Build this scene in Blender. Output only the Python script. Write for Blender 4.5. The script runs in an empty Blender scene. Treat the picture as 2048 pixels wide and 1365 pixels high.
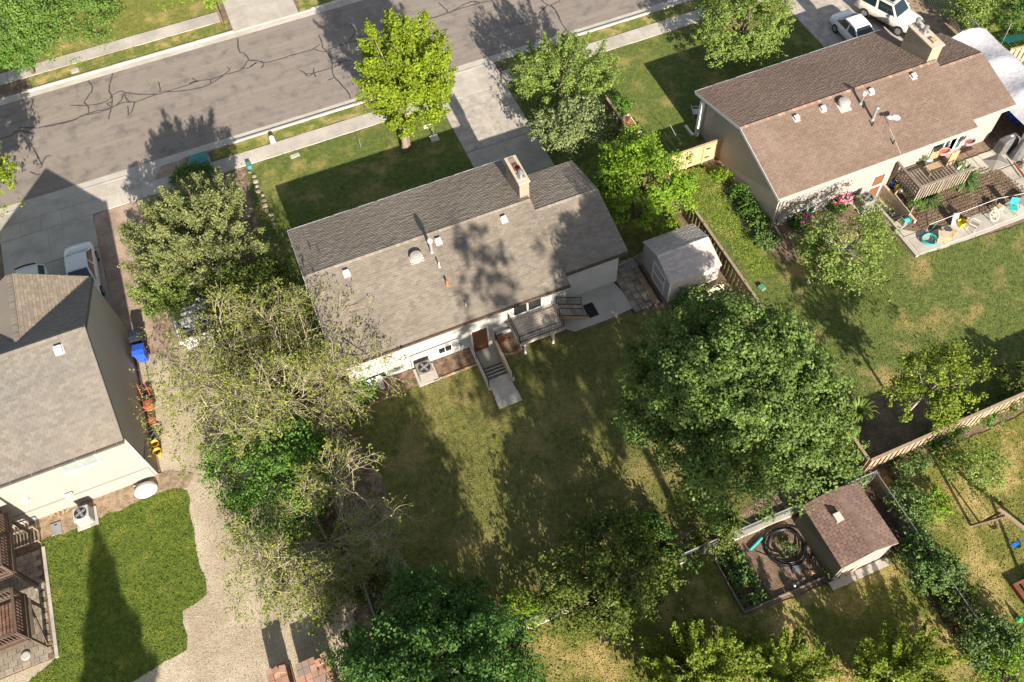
import bpy, bmesh, math, random
import numpy as np
from mathutils import Vector, Matrix
from mathutils.geometry import tessellate_polygon

S = bpy.context.scene
COL = S.collection
# ------------------------------------------------------------------ camera
CAM_H = 42.0
F_PX, TILT, ROLL, YAW = 1751.15, 0.56216, -0.0758337, -0.328417
def _rx(a): return np.array([[1,0,0],[0,math.cos(a),-math.sin(a)],[0,math.sin(a),math.cos(a)]])
def _rz(a): return np.array([[math.cos(a),-math.sin(a),0],[math.sin(a),math.cos(a),0],[0,0,1]])
ROT = _rz(YAW) @ _rx(TILT) @ _rz(ROLL)
cam_data = bpy.data.cameras.new("camera")
cam_data.sensor_width = 36.0
cam_data.lens = F_PX / 2048 * 36.0
cam_data.clip_start, cam_data.clip_end = 0.5, 2000
cam = bpy.data.objects.new("camera", cam_data)
COL.objects.link(cam)
cam.matrix_world = Matrix.Translation((0, 0, CAM_H)) @ Matrix(ROT.tolist()).to_4x4()
S.camera = cam
# ------------------------------------------------------------------ sky, sun, exposure
SUN_EL, SUN_DX = math.atan(1 / 2.2), 0.02
w = bpy.data.worlds.new("World"); S.world = w; w.use_nodes = True
nt = w.node_tree
for n in list(nt.nodes): nt.nodes.remove(n)
sky = nt.nodes.new("ShaderNodeTexSky"); sky.sky_type = 'NISHITA'; sky.sun_disc = False
sky.sun_elevation = SUN_EL; sky.sun_rotation = math.radians(180)
bg = nt.nodes.new("ShaderNodeBackground"); bg.inputs[1].default_value = 0.070
wo = nt.nodes.new("ShaderNodeOutputWorld")
hsv = nt.nodes.new('ShaderNodeHueSaturation'); hsv.inputs['Saturation'].default_value = 0.6   # the photograph is balanced for neutral shade
nt.links.new(sky.outputs[0], hsv.inputs['Color']); nt.links.new(hsv.outputs[0], bg.inputs[0]); nt.links.new(bg.outputs[0], wo.inputs[0])
sl = bpy.data.lights.new("sun", 'SUN'); sl.energy = 5.0; sl.angle = math.radians(0.55); sl.color = (1.0, 0.90, 0.77)
so = bpy.data.objects.new("sun", sl); COL.objects.link(so); so.location = (0, -60, 40)
so.rotation_euler = Vector((SUN_DX, 1.0, -math.tan(SUN_EL))).to_track_quat('-Z', 'Y').to_euler()
vs = S.view_settings
vs.view_transform = 'Standard'; vs.look = 'None'; vs.exposure = 1.27; vs.gamma = 1.0; vs.use_curve_mapping = False
S.render.engine = 'CYCLES'
S.cycles.max_bounces = 6; S.cycles.transparent_max_bounces = 8

def G(px, py, z=0.0):
    """photo measurement -> world point at height z"""
    d = ROT @ np.array([(px - 1024) / F_PX, -(py - 682.5) / F_PX, -1.0])
    t = (z - CAM_H) / d[2]
    return (float(d[0] * t), float(d[1] * t), z)
def GY(px, py, y):
    d = ROT @ np.array([(px - 1024) / F_PX, -(py - 682.5) / F_PX, -1.0]); t = y / d[1]
    return (float(d[0] * t), y, float(CAM_H + d[2] * t))
def GX(px, py, x):
    d = ROT @ np.array([(px - 1024) / F_PX, -(py - 682.5) / F_PX, -1.0]); t = x / d[0]
    return (x, float(d[1] * t), float(CAM_H + d[2] * t))
def GP(pts, z=0.0): return [G(a, b, z)[:2] for a, b in pts]

# ------------------------------------------------------------------ materials
def mat(name, c1, c2=None, scale=4.0, c3=None, scale3=0.5, rough=0.9, bump=0.0, bscale=40.0, var=0.0, metal=0.0, spec=0.3,
        fine=0.0, fscale=60.0, stretch=None, contrast=(0.35, 0.65), c3c=(0.42, 0.62), bdist=0.02, emit=None):
    m = bpy.data.materials.new(name); m.use_nodes = True
    t = m.node_tree; L = t.links.new
    bs = t.nodes["Principled BSDF"]
    bs.inputs["Roughness"].default_value = rough; bs.inputs["Metallic"].default_value = metal
    bs.inputs["Specular IOR Level"].default_value = spec
    geo = t.nodes.new("ShaderNodeNewGeometry"); pos = geo.outputs["Position"]
    if stretch:
        mp = t.nodes.new("ShaderNodeMapping"); mp.inputs["Scale"].default_value = stretch
        L(pos, mp.inputs["Vector"]); spos = mp.outputs["Vector"]
    else: spos = pos
    def noise(sc, vec, det=4.0, rg=0.6):
        n = t.nodes.new("ShaderNodeTexNoise"); n.inputs["Scale"].default_value = sc
        n.inputs["Detail"].default_value = det; n.inputs["Roughness"].default_value = rg
        L(vec, n.inputs["Vector"]); return n.outputs["Fac"]
    def mixc(f, a, b, blend='MIX'):
        x = t.nodes.new("ShaderNodeMix"); x.data_type = 'RGBA'; x.blend_type = blend
        if isinstance(f, (int, float)): x.inputs[0].default_value = f
        else: L(f, x.inputs[0])
        for i, s in ((6, a), (7, b)):
            if isinstance(s, tuple): x.inputs[i].default_value = (*s, 1)
            else: L(s, x.inputs[i])
        return x.outputs[2]
    def rng(f, a, b, o0=0.0, o1=1.0):
        r = t.nodes.new("ShaderNodeMapRange"); L(f, r.inputs[0])
        r.inputs[1].default_value = a; r.inputs[2].default_value = b; r.inputs[3].default_value = o0; r.inputs[4].default_value = o1
        return r.outputs[0]
    col = c1
    if c2: col = mixc(rng(noise(scale, spos), *contrast), c1, c2)
    if c3: col = mixc(rng(noise(scale3, pos, 5.0), *c3c), col, c3)
    val = None
    if fine:
        val = rng(noise(fscale, pos, 2.0), 0.3, 0.7, 1 - fine, 1 + fine)
    if var:
        oi = t.nodes.new("ShaderNodeObjectInfo")
        ad = t.nodes.new("ShaderNodeMath"); ad.operation = 'ADD'
        L(geo.outputs["Random Per Island"], ad.inputs[0]); L(oi.outputs["Random"], ad.inputs[1])
        fr = t.nodes.new("ShaderNodeMath"); fr.operation = 'FRACT'; L(ad.outputs[0], fr.inputs[0])
        v2 = rng(fr.outputs[0], 0, 1, 1 - var, 1 + var)
        if val is None: val = v2
        else:
            mu = t.nodes.new("ShaderNodeMath"); mu.operation = 'MULTIPLY'; L(val, mu.inputs[0]); L(v2, mu.inputs[1]); val = mu.outputs[0]
    if val is not None:
        cb = t.nodes.new("ShaderNodeCombineColor")
        for i in range(3): L(val, cb.inputs[i])
        col = mixc(1.0, col, cb.outputs[0], 'MULTIPLY')
    if isinstance(col, tuple): bs.inputs["Base Color"].default_value = (*col, 1)
    else: L(col, bs.inputs["Base Color"])
    if bump:
        b = t.nodes.new("ShaderNodeBump"); b.inputs["Strength"].default_value = bump; b.inputs["Distance"].default_value = bdist
        L(noise(bscale, pos, 3.0), b.inputs["Height"]); L(b.outputs[0], bs.inputs["Normal"])
    return m

def leafmat(name, a, b, c=None, trans=0.35):
    """leaf colour varies from leaf to leaf; thin leaves let some light through"""
    m = bpy.data.materials.new(name); m.use_nodes = True
    t = m.node_tree; L = t.links.new
    t.nodes.remove(t.nodes["Principled BSDF"])
    out = t.nodes["Material Output"]
    geo = t.nodes.new("ShaderNodeNewGeometry")
    rp = t.nodes.new("ShaderNodeValToRGB")
    rp.color_ramp.elements[0].color = (*a, 1); rp.color_ramp.elements[1].color = (*b, 1)
    if c:
        e = rp.color_ramp.elements.new(0.93); e.color = (*b, 1); rp.color_ramp.elements[-1].color = (*c, 1)
    L(geo.outputs["Random Per Island"], rp.inputs[0])
    n = t.nodes.new("ShaderNodeTexNoise"); n.inputs["Scale"].default_value = 0.7; n.inputs["Detail"].default_value = 3
    L(geo.outputs["Position"], n.inputs["Vector"])
    r = t.nodes.new("ShaderNodeMapRange"); L(n.outputs["Fac"], r.inputs[0])
    r.inputs[1].default_value = .3; r.inputs[2].default_value = .7; r.inputs[3].default_value = .8; r.inputs[4].default_value = 1.2
    hs = t.nodes.new("ShaderNodeHueSaturation"); L(rp.outputs[0], hs.inputs["Color"]); L(r.outputs[0], hs.inputs["Value"])
    d = t.nodes.new("ShaderNodeBsdfPrincipled"); L(hs.outputs[0], d.inputs["Base Color"])
    d.inputs["Roughness"].default_value = 0.55; d.inputs["Specular IOR Level"].default_value = 0.25
    tr = t.nodes.new("ShaderNodeBsdfTranslucent"); L(hs.outputs[0], tr.inputs["Color"])
    mx = t.nodes.new("ShaderNodeMixShader"); mx.inputs[0].default_value = trans
    L(d.outputs[0], mx.inputs[1]); L(tr.outputs[0], mx.inputs[2]); L(mx.outputs[0], out.inputs["Surface"])
    return m

def linemat(name, c1, axis, spacing, width=0.08, dark=0.55, rough=0.8, c2=None, depth=0.02):
    """painted siding: joints at a regular spacing along one axis, as relief and a slightly darker joint"""
    m = mat(name, c1, c2 or tuple(v * 0.9 for v in c1), 1.5, rough=rough)
    t = m.node_tree; L = t.links.new; bs = t.nodes["Principled BSDF"]
    geo = [n for n in t.nodes if n.type == 'NEW_GEOMETRY'][0]
    sp = t.nodes.new("ShaderNodeSeparateXYZ"); L(geo.outputs["Position"], sp.inputs[0])
    dv = t.nodes.new("ShaderNodeMath"); dv.operation = 'DIVIDE'; L(sp.outputs[axis], dv.inputs[0]); dv.inputs[1].default_value = spacing
    fr = t.nodes.new("ShaderNodeMath"); fr.operation = 'FRACT'; L(dv.outputs[0], fr.inputs[0])
    ls = t.nodes.new("ShaderNodeMath"); ls.operation = 'GREATER_THAN'; L(fr.outputs[0], ls.inputs[0]); ls.inputs[1].default_value = width
    b = t.nodes.new("ShaderNodeBump"); b.inputs["Distance"].default_value = depth; b.inputs["Strength"].default_value = 0.6
    L(ls.outputs[0], b.inputs["Height"]); L(b.outputs[0], bs.inputs["Normal"])
    src = bs.inputs["Base Color"].links[0].from_socket
    x = t.nodes.new("ShaderNodeMix"); x.data_type = 'RGBA'; x.blend_type = 'MULTIPLY'; x.inputs[0].default_value = 1
    r = t.nodes.new("ShaderNodeMapRange"); L(ls.outputs[0], r.inputs[0]); r.inputs[3].default_value = dark; r.inputs[4].default_value = 1
    cb = t.nodes.new("ShaderNodeCombineColor")
    for i in range(3): L(r.outputs[0], cb.inputs[i])
    L(src, x.inputs[6]); L(cb.outputs[0], x.inputs[7]); L(x.outputs[2], bs.inputs["Base Color"])
    return m

def brickmat(name, c1, c2, mortar, plane='X', w_=0.2, h_=0.07):
    m = mat(name, c1, c2, 3.0)
    t = m.node_tree; L = t.links.new; bs = t.nodes["Principled BSDF"]
    geo = [n for n in t.nodes if n.type == 'NEW_GEOMETRY'][0]
    sp = t.nodes.new("ShaderNodeSeparateXYZ"); L(geo.outputs["Position"], sp.inputs[0])
    ad = t.nodes.new("ShaderNodeMath"); ad.operation = 'ADD'; L(sp.outputs[0], ad.inputs[0]); L(sp.outputs[1], ad.inputs[1])
    cb = t.nodes.new("ShaderNodeCombineXYZ"); L(ad.outputs[0], cb.inputs[0]); L(sp.outputs[2], cb.inputs[1])
    bt = t.nodes.new("ShaderNodeTexBrick"); bt.inputs["Scale"].default_value = 1
    bt.inputs["Brick Width"].default_value = w_; bt.inputs["Row Height"].default_value = h_; bt.inputs["Mortar Size"].default_value = 0.01
    bt.inputs["Color1"].default_value = (*c1, 1); bt.inputs["Color2"].default_value = (*c2, 1); bt.inputs["Mortar"].default_value = (*mortar, 1)
    L(cb.outputs[0], bt.inputs["Vector"]); L(bt.outputs["Color"], bs.inputs["Base Color"])
    b = t.nodes.new("ShaderNodeBump"); b.invert = True; b.inputs["Distance"].default_value = 0.01
    L(bt.outputs["Fac"], b.inputs["Height"]); L(b.outputs[0], bs.inputs["Normal"])
    return m

def glassmat(name, c, rough=0.05):
    return mat(name, c, rough=rough, spec=0.8)

MAT = {}
def D(k, *a, **kw): MAT[k] = mat(k, *a, **kw)
D('asphalt', (.215,.183,.158), (.255,.220,.190), 2.2, (.140,.125,.116), 1.0, stretch=(.05,1.0,1), fine=.22, fscale=45, bump=.3, bscale=90, c3c=(.5,.72))
D('tar', (.055,.049,.045), (.085,.076,.069), 3, rough=.7)
D('concrete', (.40,.365,.315), (.33,.305,.27), 1.2, (.47,.43,.37), .5, fine=.10, fscale=40, bump=.15, bscale=60, var=.06)
D('rough_concrete', (.40,.36,.31), (.29,.265,.23), 3.5, (.47,.42,.36), 1.5, fine=.22, fscale=25, bump=.5, bscale=30, var=.05)
D('white_concrete', (.46,.435,.40), (.39,.37,.34), 2, fine=.08)
D('curb', (.50,.465,.41), (.40,.37,.32), .8, fine=.1, fscale=30, var=.05)
D('soil', (.18,.127,.087), (.245,.18,.125), 3, (.145,.10,.068), 1.0, fine=.35, fscale=22, bump=.8, bscale=16, bdist=.05)
D('dark_soil', (.055,.036,.026), (.10,.065,.045), 4, fine=.35, fscale=25, bump=.8, bscale=20, bdist=.05)
D('bark_mulch', (.17,.105,.07), (.085,.055,.04), 7, (.26,.175,.11), 2.5, fine=.45, fscale=28, bump=.9, bscale=25, bdist=.04)
D('tan_mulch', (.30,.22,.145), (.17,.12,.075), 8, (.36,.28,.19), 3, fine=.4, fscale=28, bump=.8, bscale=28, bdist=.03)
D('litter', (.20,.14,.095), (.085,.058,.042), 5, (.36,.27,.19), 2.0, fine=.45, fscale=20, bump=.9, bscale=18, bdist=.05)
D('gravel', (.42,.35,.25), (.31,.255,.18), 9, (.47,.40,.295), .5, fine=.38, fscale=26, bump=.9, bscale=24, bdist=.03)
D('pink_gravel', (.34,.25,.19), (.24,.165,.125), 9, (.4,.3,.23), 1.2, fine=.42, fscale=22, bump=.9, bscale=20, bdist=.03)
D('wall_white', (.44,.43,.41), (.40,.39,.37), .9, rough=.8)
D('wall_cream', (.30,.275,.25), (.28,.255,.23), .8, rough=.85, bump=.1, bscale=50)
D('wall_tan', (.43,.38,.325), (.40,.35,.30), .9, rough=.85)
D('trim_white', (.72,.71,.69), rough=.55)
D('trim_tan', (.50,.41,.29), (.42,.34,.24), 3)
D('fascia_brown', (.07,.045,.032), (.10,.068,.05), 4, rough=.6)
D('gutter_dark', (.075,.065,.058), (.10,.085,.075), 2, rough=.5)
D('gutter_cream', (.62,.54,.40), rough=.5)
D('shingle_gray', (.232,.198,.160), (.190,.162,.131), 7.0, (.245,.212,.172), .30, var=.15, fine=.22, fscale=50, bump=.3, bscale=90)
D('shingle_brown', (.212,.150,.115), (.178,.126,.097), 7.0, (.22,.16,.125), .3, var=.11, fine=.2, fscale=50, bump=.3, bscale=90)
D('shingle_stone', (.180,.167,.148), (.153,.142,.126), 6.0, (.21,.182,.147), .12, var=.13, fine=.2, fscale=50, bump=.3, bscale=90)
D('shingle_tan_lit', (.30,.245,.185), (.255,.205,.155), 6.0, var=.15, fine=.2, fscale=50, bump=.3, bscale=90)  # garage gable slope: warm tan hue, lightened to put sunlight into the colour
D('shingle_pale', (.50,.435,.395), (.43,.375,.345), 5, (.53,.46,.42), .5, var=.12, fine=.12, fscale=50)
D('shingle_shed', (.20,.13,.103), (.165,.107,.086), 7, (.215,.145,.115), .6, var=.17, fine=.15, fscale=50)
D('ridge_red', (.36,.20,.14), (.29,.175,.125), 2, var=.14)
D('roof_metal', (.42,.39,.35), (.36,.33,.3), 3, rough=.5)
D('vent_white', (.52,.49,.45), rough=.5)
D('galv', (.55,.56,.57), (.42,.43,.44), 5, rough=.35, metal=.8)
D('galv_dull', (.33,.335,.34), (.26,.265,.27), 5, rough=.5, metal=.3)
D('copper_vent', (.42,.17,.07), (.33,.12,.05), 5, rough=.6)
D('clay', (.36,.13,.065), (.29,.10,.05), 5)
D('black_metal', (.018,.018,.02), rough=.45)
D('black_plastic', (.02,.02,.022), (.03,.03,.032), 5, rough=.5)
D('black_pipe', (.014,.015,.017), rough=.38, spec=.5)
D('rubber', (.02,.02,.021), rough=.8)
D('car_white', (.74,.74,.74), rough=.22, spec=.5)
D('car_cream', (.66,.62,.53), rough=.25, spec=.5)
D('car_gray', (.20,.205,.21), rough=.35)
D('rim', (.5,.5,.52), rough=.3, metal=.8)
D('lamp_red', (.45,.02,.015), rough=.2)
D('lamp_amber', (.7,.28,.05), rough=.2)
D('lamp_clear', (.6,.62,.64), rough=.15)
MAT['glass_car'] = glassmat('glass_car', (.012,.022,.03), .06)
MAT['glass_green'] = glassmat('glass_green', (.10,.15,.13), .06)
MAT['glass_dark'] = glassmat('glass_dark', (.014,.016,.017), .06)
MAT['glass_blind'] = mat('glass_blind', (.20,.23,.215), (.26,.285,.265), 1.2, rough=.12, spec=.7)
MAT['glass_teal'] = glassmat('glass_teal', (.03,.075,.08), .07)
D('door_brown', (.19,.088,.042), (.16,.07,.033), 3, rough=.5)
D('deck_gray', (.43,.375,.315), (.31,.27,.225), 6, (.5,.43,.355), 1.5, stretch=(.3,4,1), var=.16, fine=.2, fscale=30)
D('deck_brown', (.16,.085,.055), (.11,.06,.042), 5, (.21,.125,.085), 2, var=.18, fine=.2, fscale=25)
D('rail_brown', (.115,.08,.06), (.085,.06,.046), 4, var=.1)
D('old_wood', (.26,.22,.17), (.19,.155,.12), 5, var=.18, fine=.2, fscale=25)
D('old_tan_wood', (.42,.30,.17), (.33,.23,.13), 5, var=.14, fine=.15, fscale=20)
D('fence_wood', (.255,.18,.115), (.20,.14,.09), 4, var=.16, fine=.15, fscale=20)
D('fence_cap', (.33,.25,.175), (.27,.2,.14), 3, var=.06)
D('fence_light', (.50,.355,.20), (.44,.31,.175), 3, var=.08, fine=.08, fscale=20)
D('fence_pale', (.42,.30,.205), (.35,.25,.17), 3, var=.12)
D('red_wood', (.20,.075,.045), (.15,.055,.035), 5, var=.1)
D('pallet_wood', (.21,.15,.10), (.15,.105,.075), 5, var=.15)
D('brick_red', (.42,.225,.145), (.35,.19,.125), 3, (.31,.245,.21), 2.2, var=.24, fine=.12, fscale=30)
D('paver', (.235,.20,.155), (.175,.148,.115), 3, (.3,.255,.195), 1.2, var=.2, fine=.25, fscale=20)
D('stone', (.34,.30,.25), (.24,.21,.175), 3, var=.2, fine=.2, fscale=18, bump=.5, bscale=12)
D('teal_box', (.07,.25,.26), (.055,.21,.22), 1.5, rough=.5)
D('teal_hose', (.04,.38,.36), rough=.4)
D('teal_net', (.012,.17,.13), (.015,.13,.105), 2, rough=.7)
D('teal_screen', (.02,.055,.068), (.014,.04,.05), 3, rough=.7)
D('blue_plastic', (.03,.10,.55), (.025,.085,.46), 2, rough=.4)
D('blue_bright', (.02,.16,.5), rough=.4)
D('navy_plastic', (.025,.032,.05), rough=.45)
D('yellow_plastic', (.65,.55,.03), rough=.4)
D('yellow_bucket', (.55,.33,.05), rough=.5)
D('red_paint', (.34,.045,.038), rough=.35)
D('orange_paint', (.36,.13,.05), rough=.4)
D('pink_plastic', (.65,.25,.3), rough=.4)
D('green_plastic', (.03,.32,.10), rough=.4)
D('white_plastic', (.7,.7,.69), rough=.4)
D('cream_metal', (.62,.57,.44), rough=.5)
D('tarp_white', (.46,.45,.48), (.42,.41,.44), .8, rough=.6, bump=.3, bscale=2.5, bdist=.2)
D('tarp_gray', (.10,.10,.10), (.14,.14,.14), 4, rough=.55, bump=.5, bscale=8, bdist=.05)
D('umbrella_gray', (.22,.20,.18), (.18,.165,.15), 4)
D('bark', (.17,.125,.09), (.11,.08,.06), 6, bump=.6, bscale=20, stretch=(3,3,.6))
D('bark_light', (.40,.35,.27), (.29,.25,.19), 4, bump=.4, bscale=20)
D('bark_tan', (.26,.20,.15), (.19,.145,.105), 6, bump=.5, bscale=20)
D('twig', (.38,.33,.22), (.27,.235,.15), 3)
D('pink_petal', (.75,.17,.32), (.8,.4,.5), 6, var=.2)
D('magenta_petal', (.6,.06,.3), (.7,.15,.4), 6, var=.2)
D('red_petal', (.6,.06,.03), (.65,.16,.05), 6, var=.2)
D('iris_petal', (.5,.48,.62), (.62,.6,.7), 6, var=.15)
MAT['main_siding'] = linemat('main_siding', (.37,.362,.345), 0, 0.41, .06, .82)
MAT['tan_siding'] = linemat('tan_siding', (.46,.405,.34), 1, 0.205, .07, .85)
MAT['shed_siding'] = linemat('shed_siding', (.46,.41,.38), 0, 0.205, .09, .72)
MAT['shed_siding_end'] = linemat('shed_siding_end', (.46,.41,.38), 1, 0.205, .09, .72)
MAT['olive_siding'] = linemat('olive_siding', (.14,.135,.10), 2, 0.19, .16, .62, depth=.03)
MAT['chimney_tan'] = brickmat('chimney_tan', (.36,.26,.18), (.28,.20,.14), (.33,.29,.24))
MAT['chimney_cream'] = brickmat('chimney_cream', (.42,.34,.24), (.34,.275,.195), (.25,.2,.15))
MAT['chimney_red'] = brickmat('chimney_red', (.38,.15,.08), (.30,.12,.07), (.3,.25,.2))

def grass(name, green, dark, dry, dry_amt=.5, s3=.45, fine=.3):
    D(name, green, dark, 3.2, dry, s3, fine=fine+.06, contrast=(.4,.6), fscale=19, bump=.6, bscale=20, bdist=.06, c3c=(.66 - dry_amt * .3, .86 - dry_amt * .3))
grass('grass_front', (0.128,0.158,0.030), (0.083,0.117,0.027), (0.300,0.247,0.083), .50, .5)
grass('grass_strip', (0.173,0.188,0.039), (0.112,0.143,0.030), (0.405,0.315,0.128), .62, .9)
grass('grass_yard', (0.165,0.165,0.040), (0.105,0.110,0.030), (0.262,0.215,0.080), .58, .38)
grass('grass_right', (0.132,0.158,0.036), (0.083,0.117,0.027), (0.345,0.262,0.105), .50, .45)
grass('grass_vivid', (0.115,0.155,0.018), (0.075,0.115,0.014), (0.21,0.22,0.035), .40, .7)
grass('grass_lime', (0.195,0.247,0.033), (0.112,0.165,0.024), (0.300,0.285,0.075), .4, .8)
grass('grass_dry', (0.173,0.173,0.033), (0.117,0.135,0.027), (0.405,0.307,0.120), .66, .6)
grass('grass_northern', (0.180,0.188,0.038), (0.128,0.150,0.030), (0.375,0.285,0.105), .52, .6)

# ------------------------------------------------------------------ mesh builder
ORG = {}
def link(o): COL.objects.link(o); return o
def tag(o, label=None, cat=None, group=None, kind=None):
    if label: o['label'] = label
    if cat: o['category'] = cat
    if group: o['group'] = group
    if kind: o['kind'] = kind
    return o
def thing(name, label, cat, loc=(0, 0, 0), group=None, rz=0.0):
    o = bpy.data.objects.new(name, None); o.empty_display_size = .3
    link(o); o.location = loc; o.rotation_euler = (0, 0, rz); ORG[o.name] = tuple(loc)
    return tag(o, label, cat, group)

def clean(v): return tuple(float(x) for x in v)
class MB:
    def __init__(s): s.v = []; s.f = []
    def add(s, vs_, fs):
        k = len(s.v); s.v += [clean(p) for p in vs_]; s.f += [tuple(i + k for i in f) for f in fs]; return s
    def box(s, x0, x1, y0, y1, z0, z1):
        return s.add([(x0,y0,z0),(x1,y0,z0),(x1,y1,z0),(x0,y1,z0),(x0,y0,z1),(x1,y0,z1),(x1,y1,z1),(x0,y1,z1)],
                     [(3,2,1,0),(4,5,6,7),(0,1,5,4),(1,2,6,5),(2,3,7,6),(3,0,4,7)])
    def cbox(s, c, sx, sy, sz, rz=0.0):
        """box standing on point c, turned rz about z"""
        C_, S_ = math.cos(rz), math.sin(rz); q = []
        for z in (0, sz):
            for a, b in ((-1,-1),(1,-1),(1,1),(-1,1)):
                X, Y = a * sx / 2, b * sy / 2
                q.append((c[0] + X * C_ - Y * S_, c[1] + X * S_ + Y * C_, c[2] + z))
        return s.add(q, [(3,2,1,0),(4,5,6,7),(0,1,5,4),(1,2,6,5),(2,3,7,6),(3,0,4,7)])
    def bar(s, p0, p1, w_, h_, up=(0, 0, 1)):
        p0, p1 = Vector(p0), Vector(p1); d = (p1 - p0).normalized(); up = Vector(up)
        if abs(d.dot(up)) > .97: up = Vector((0, 1, 0))
        a = d.cross(up).normalized() * w_ / 2; b = a.cross(d).normalized() * h_ / 2
        return s.add([p0-a-b, p0+a-b, p0+a+b, p0-a+b, p1-a-b, p1+a-b, p1+a+b, p1-a+b],
                     [(3,2,1,0),(4,5,6,7),(0,1,5,4),(1,2,6,5),(2,3,7,6),(3,0,4,7)])
    def tube(s, pts, r, n=6, closed=False):
        pts = [Vector(p) for p in pts]; m = len(pts)
        rs = r if isinstance(r, (list, tuple)) else [r] * m
        vs_, fs = [], []
        prev = None
        for i, p in enumerate(pts):
            if closed: d = pts[(i+1) % m] - pts[i-1]
            else: d = pts[min(i+1, m-1)] - pts[max(i-1, 0)]
            d = d.normalized() if d.length > 1e-9 else Vector((0, 0, 1))
            if prev is None or abs(prev.dot(d)) > .95:
                ref = Vector((0, 0, 1)) if abs(d.z) < .9 else Vector((1, 0, 0))
                a = d.cross(ref).normalized()
            else:
                a = (prev - d * prev.dot(d)).normalized()
            prev = a; b = d.cross(a)
            for j in range(n):
                t_ = 2 * math.pi * j / n
                vs_.append(p + (a * math.cos(t_) + b * math.sin(t_)) * rs[i])
        for i in range(m if closed else m - 1):
            for j in range(n):
                i2 = (i + 1) % m
                fs.append((i*n+j, i*n+(j+1) % n, i2*n+(j+1) % n, i2*n+j))
        if not closed:
            fs.append(tuple(range(n-1, -1, -1))); fs.append(tuple((m-1)*n+j for j in range(n)))
        return s.add(vs_, fs)
    def prism(s, poly, z0, z1, rev=False):
        n = len(poly)
        ar = sum(poly[i][0]*poly[(i+1) % n][1]-poly[(i+1) % n][0]*poly[i][1] for i in range(n))
        if ar < 0: poly = poly[::-1]
        vs_ = [(x, y, z0) for x, y in poly] + [(x, y, z1) for x, y in poly]
        fs = [tuple(range(n-1, -1, -1)), tuple(range(n, 2*n))] + [(i, (i+1) % n, n+(i+1) % n, n+i) for i in range(n)]
        return s.add(vs_, fs)
    def exx(s, prof, x0, x1):
        """profile of (y,z) extruded along x"""
        n = len(prof)
        return s.add([(x0, y, z) for y, z in prof] + [(x1, y, z) for y, z in prof],
                     [tuple(range(n-1, -1, -1)), tuple(range(n, 2*n))] + [(i, (i+1) % n, n+(i+1) % n, n+i) for i in range(n)])
    def exy(s, prof, y0, y1):
        n = len(prof)
        return s.add([(x, y0, z) for x, z in prof] + [(x, y1, z) for x, z in prof],
                     [tuple(range(n)), tuple(range(2*n-1, n-1, -1))] + [((i+1) % n, i, n+i, n+(i+1) % n) for i in range(n)])
    def lathe(s, c, prof, n=16, axis=None):
        vs_, fs = [], []
        for r, z in prof:
            for j in range(n):
                t_ = 2*math.pi*j/n; vs_.append((c[0]+r*math.cos(t_), c[1]+r*math.sin(t_), c[2]+z))
        m = len(prof)
        for i in range(m-1):
            for j in range(n): fs.append((i*n+j, i*n+(j+1) % n, (i+1)*n+(j+1) % n, (i+1)*n+j))
        fs.append(tuple(range(n-1, -1, -1))); fs.append(tuple((m-1)*n+j for j in range(n)))
        return s.add(vs_, fs)
    def quad(s, *p): return s.add(p, [tuple(range(len(p)))])
    def build(s, name, m, parent=None, at=None, local=False, smooth=False, bevel=0.0):
        o = (0, 0, 0) if local else (ORG[parent.name] if parent else (at or (0, 0, 0)))
        me = bpy.data.meshes.new(name)
        me.from_pydata([(v[0]-o[0], v[1]-o[1], v[2]-o[2]) for v in s.v], [], s.f)
        me.update()
        me.materials.append(MAT[m] if isinstance(m, str) else m)
        if smooth: me.polygons.foreach_set('use_smooth', [True]*len(me.polygons))
        ob = bpy.data.objects.new(name, me); link(ob)
        if parent: ob.parent = parent; ORG[ob.name] = ORG[parent.name]
        else: ob.location = at or (0, 0, 0); ORG[ob.name] = at or (0, 0, 0)
        if bevel:
            b = ob.modifiers.new('bevel', 'BEVEL'); b.width = bevel; b.segments = 2; b.limit_method = 'ANGLE'
        return ob
def copy_of(src, parent, loc=None, rot=None, label=None, group=None, scale=None):
    c = src.copy(); COL.objects.link(c); c.parent = parent
    if loc is not None: c.location = loc
    if rot is not None: c.rotation_euler = rot
    if scale is not None: c.scale = scale
    if label: c['label'] = label
    if group: c['group'] = group
    return c
def arrays(name, V, Fc, m, parent=None, at=None, n=4, smooth=False):
    """mesh from numpy arrays: V (k,3), Fc (q,n)"""
    o = ORG[parent.name] if parent else (at or (0, 0, 0))
    V = np.asarray(V, float) - np.array(o)
    me = bpy.data.meshes.new(name); q = len(Fc)
    me.vertices.add(len(V)); me.vertices.foreach_set('co', V.astype(np.float32).ravel())
    me.loops.add(q*n); me.loops.foreach_set('vertex_index', np.asarray(Fc, np.int32).ravel())
    me.polygons.add(q); me.polygons.foreach_set('loop_start', np.arange(0, q*n, n, dtype=np.int32))
    me.polygons.foreach_set('loop_total', np.full(q, n, np.int32))
    me.update(calc_edges=True); me.validate()
    for x in (m if isinstance(m, (list, tuple)) else [m]): me.materials.append(MAT[x] if isinstance(x, str) else x)
    ob = bpy.data.objects.new(name, me); link(ob)
    if parent: ob.parent = parent; ORG[ob.name] = ORG[parent.name]
    else: ob.location = at or (0, 0, 0); ORG[ob.name] = at or (0, 0, 0)
    return ob

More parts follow.
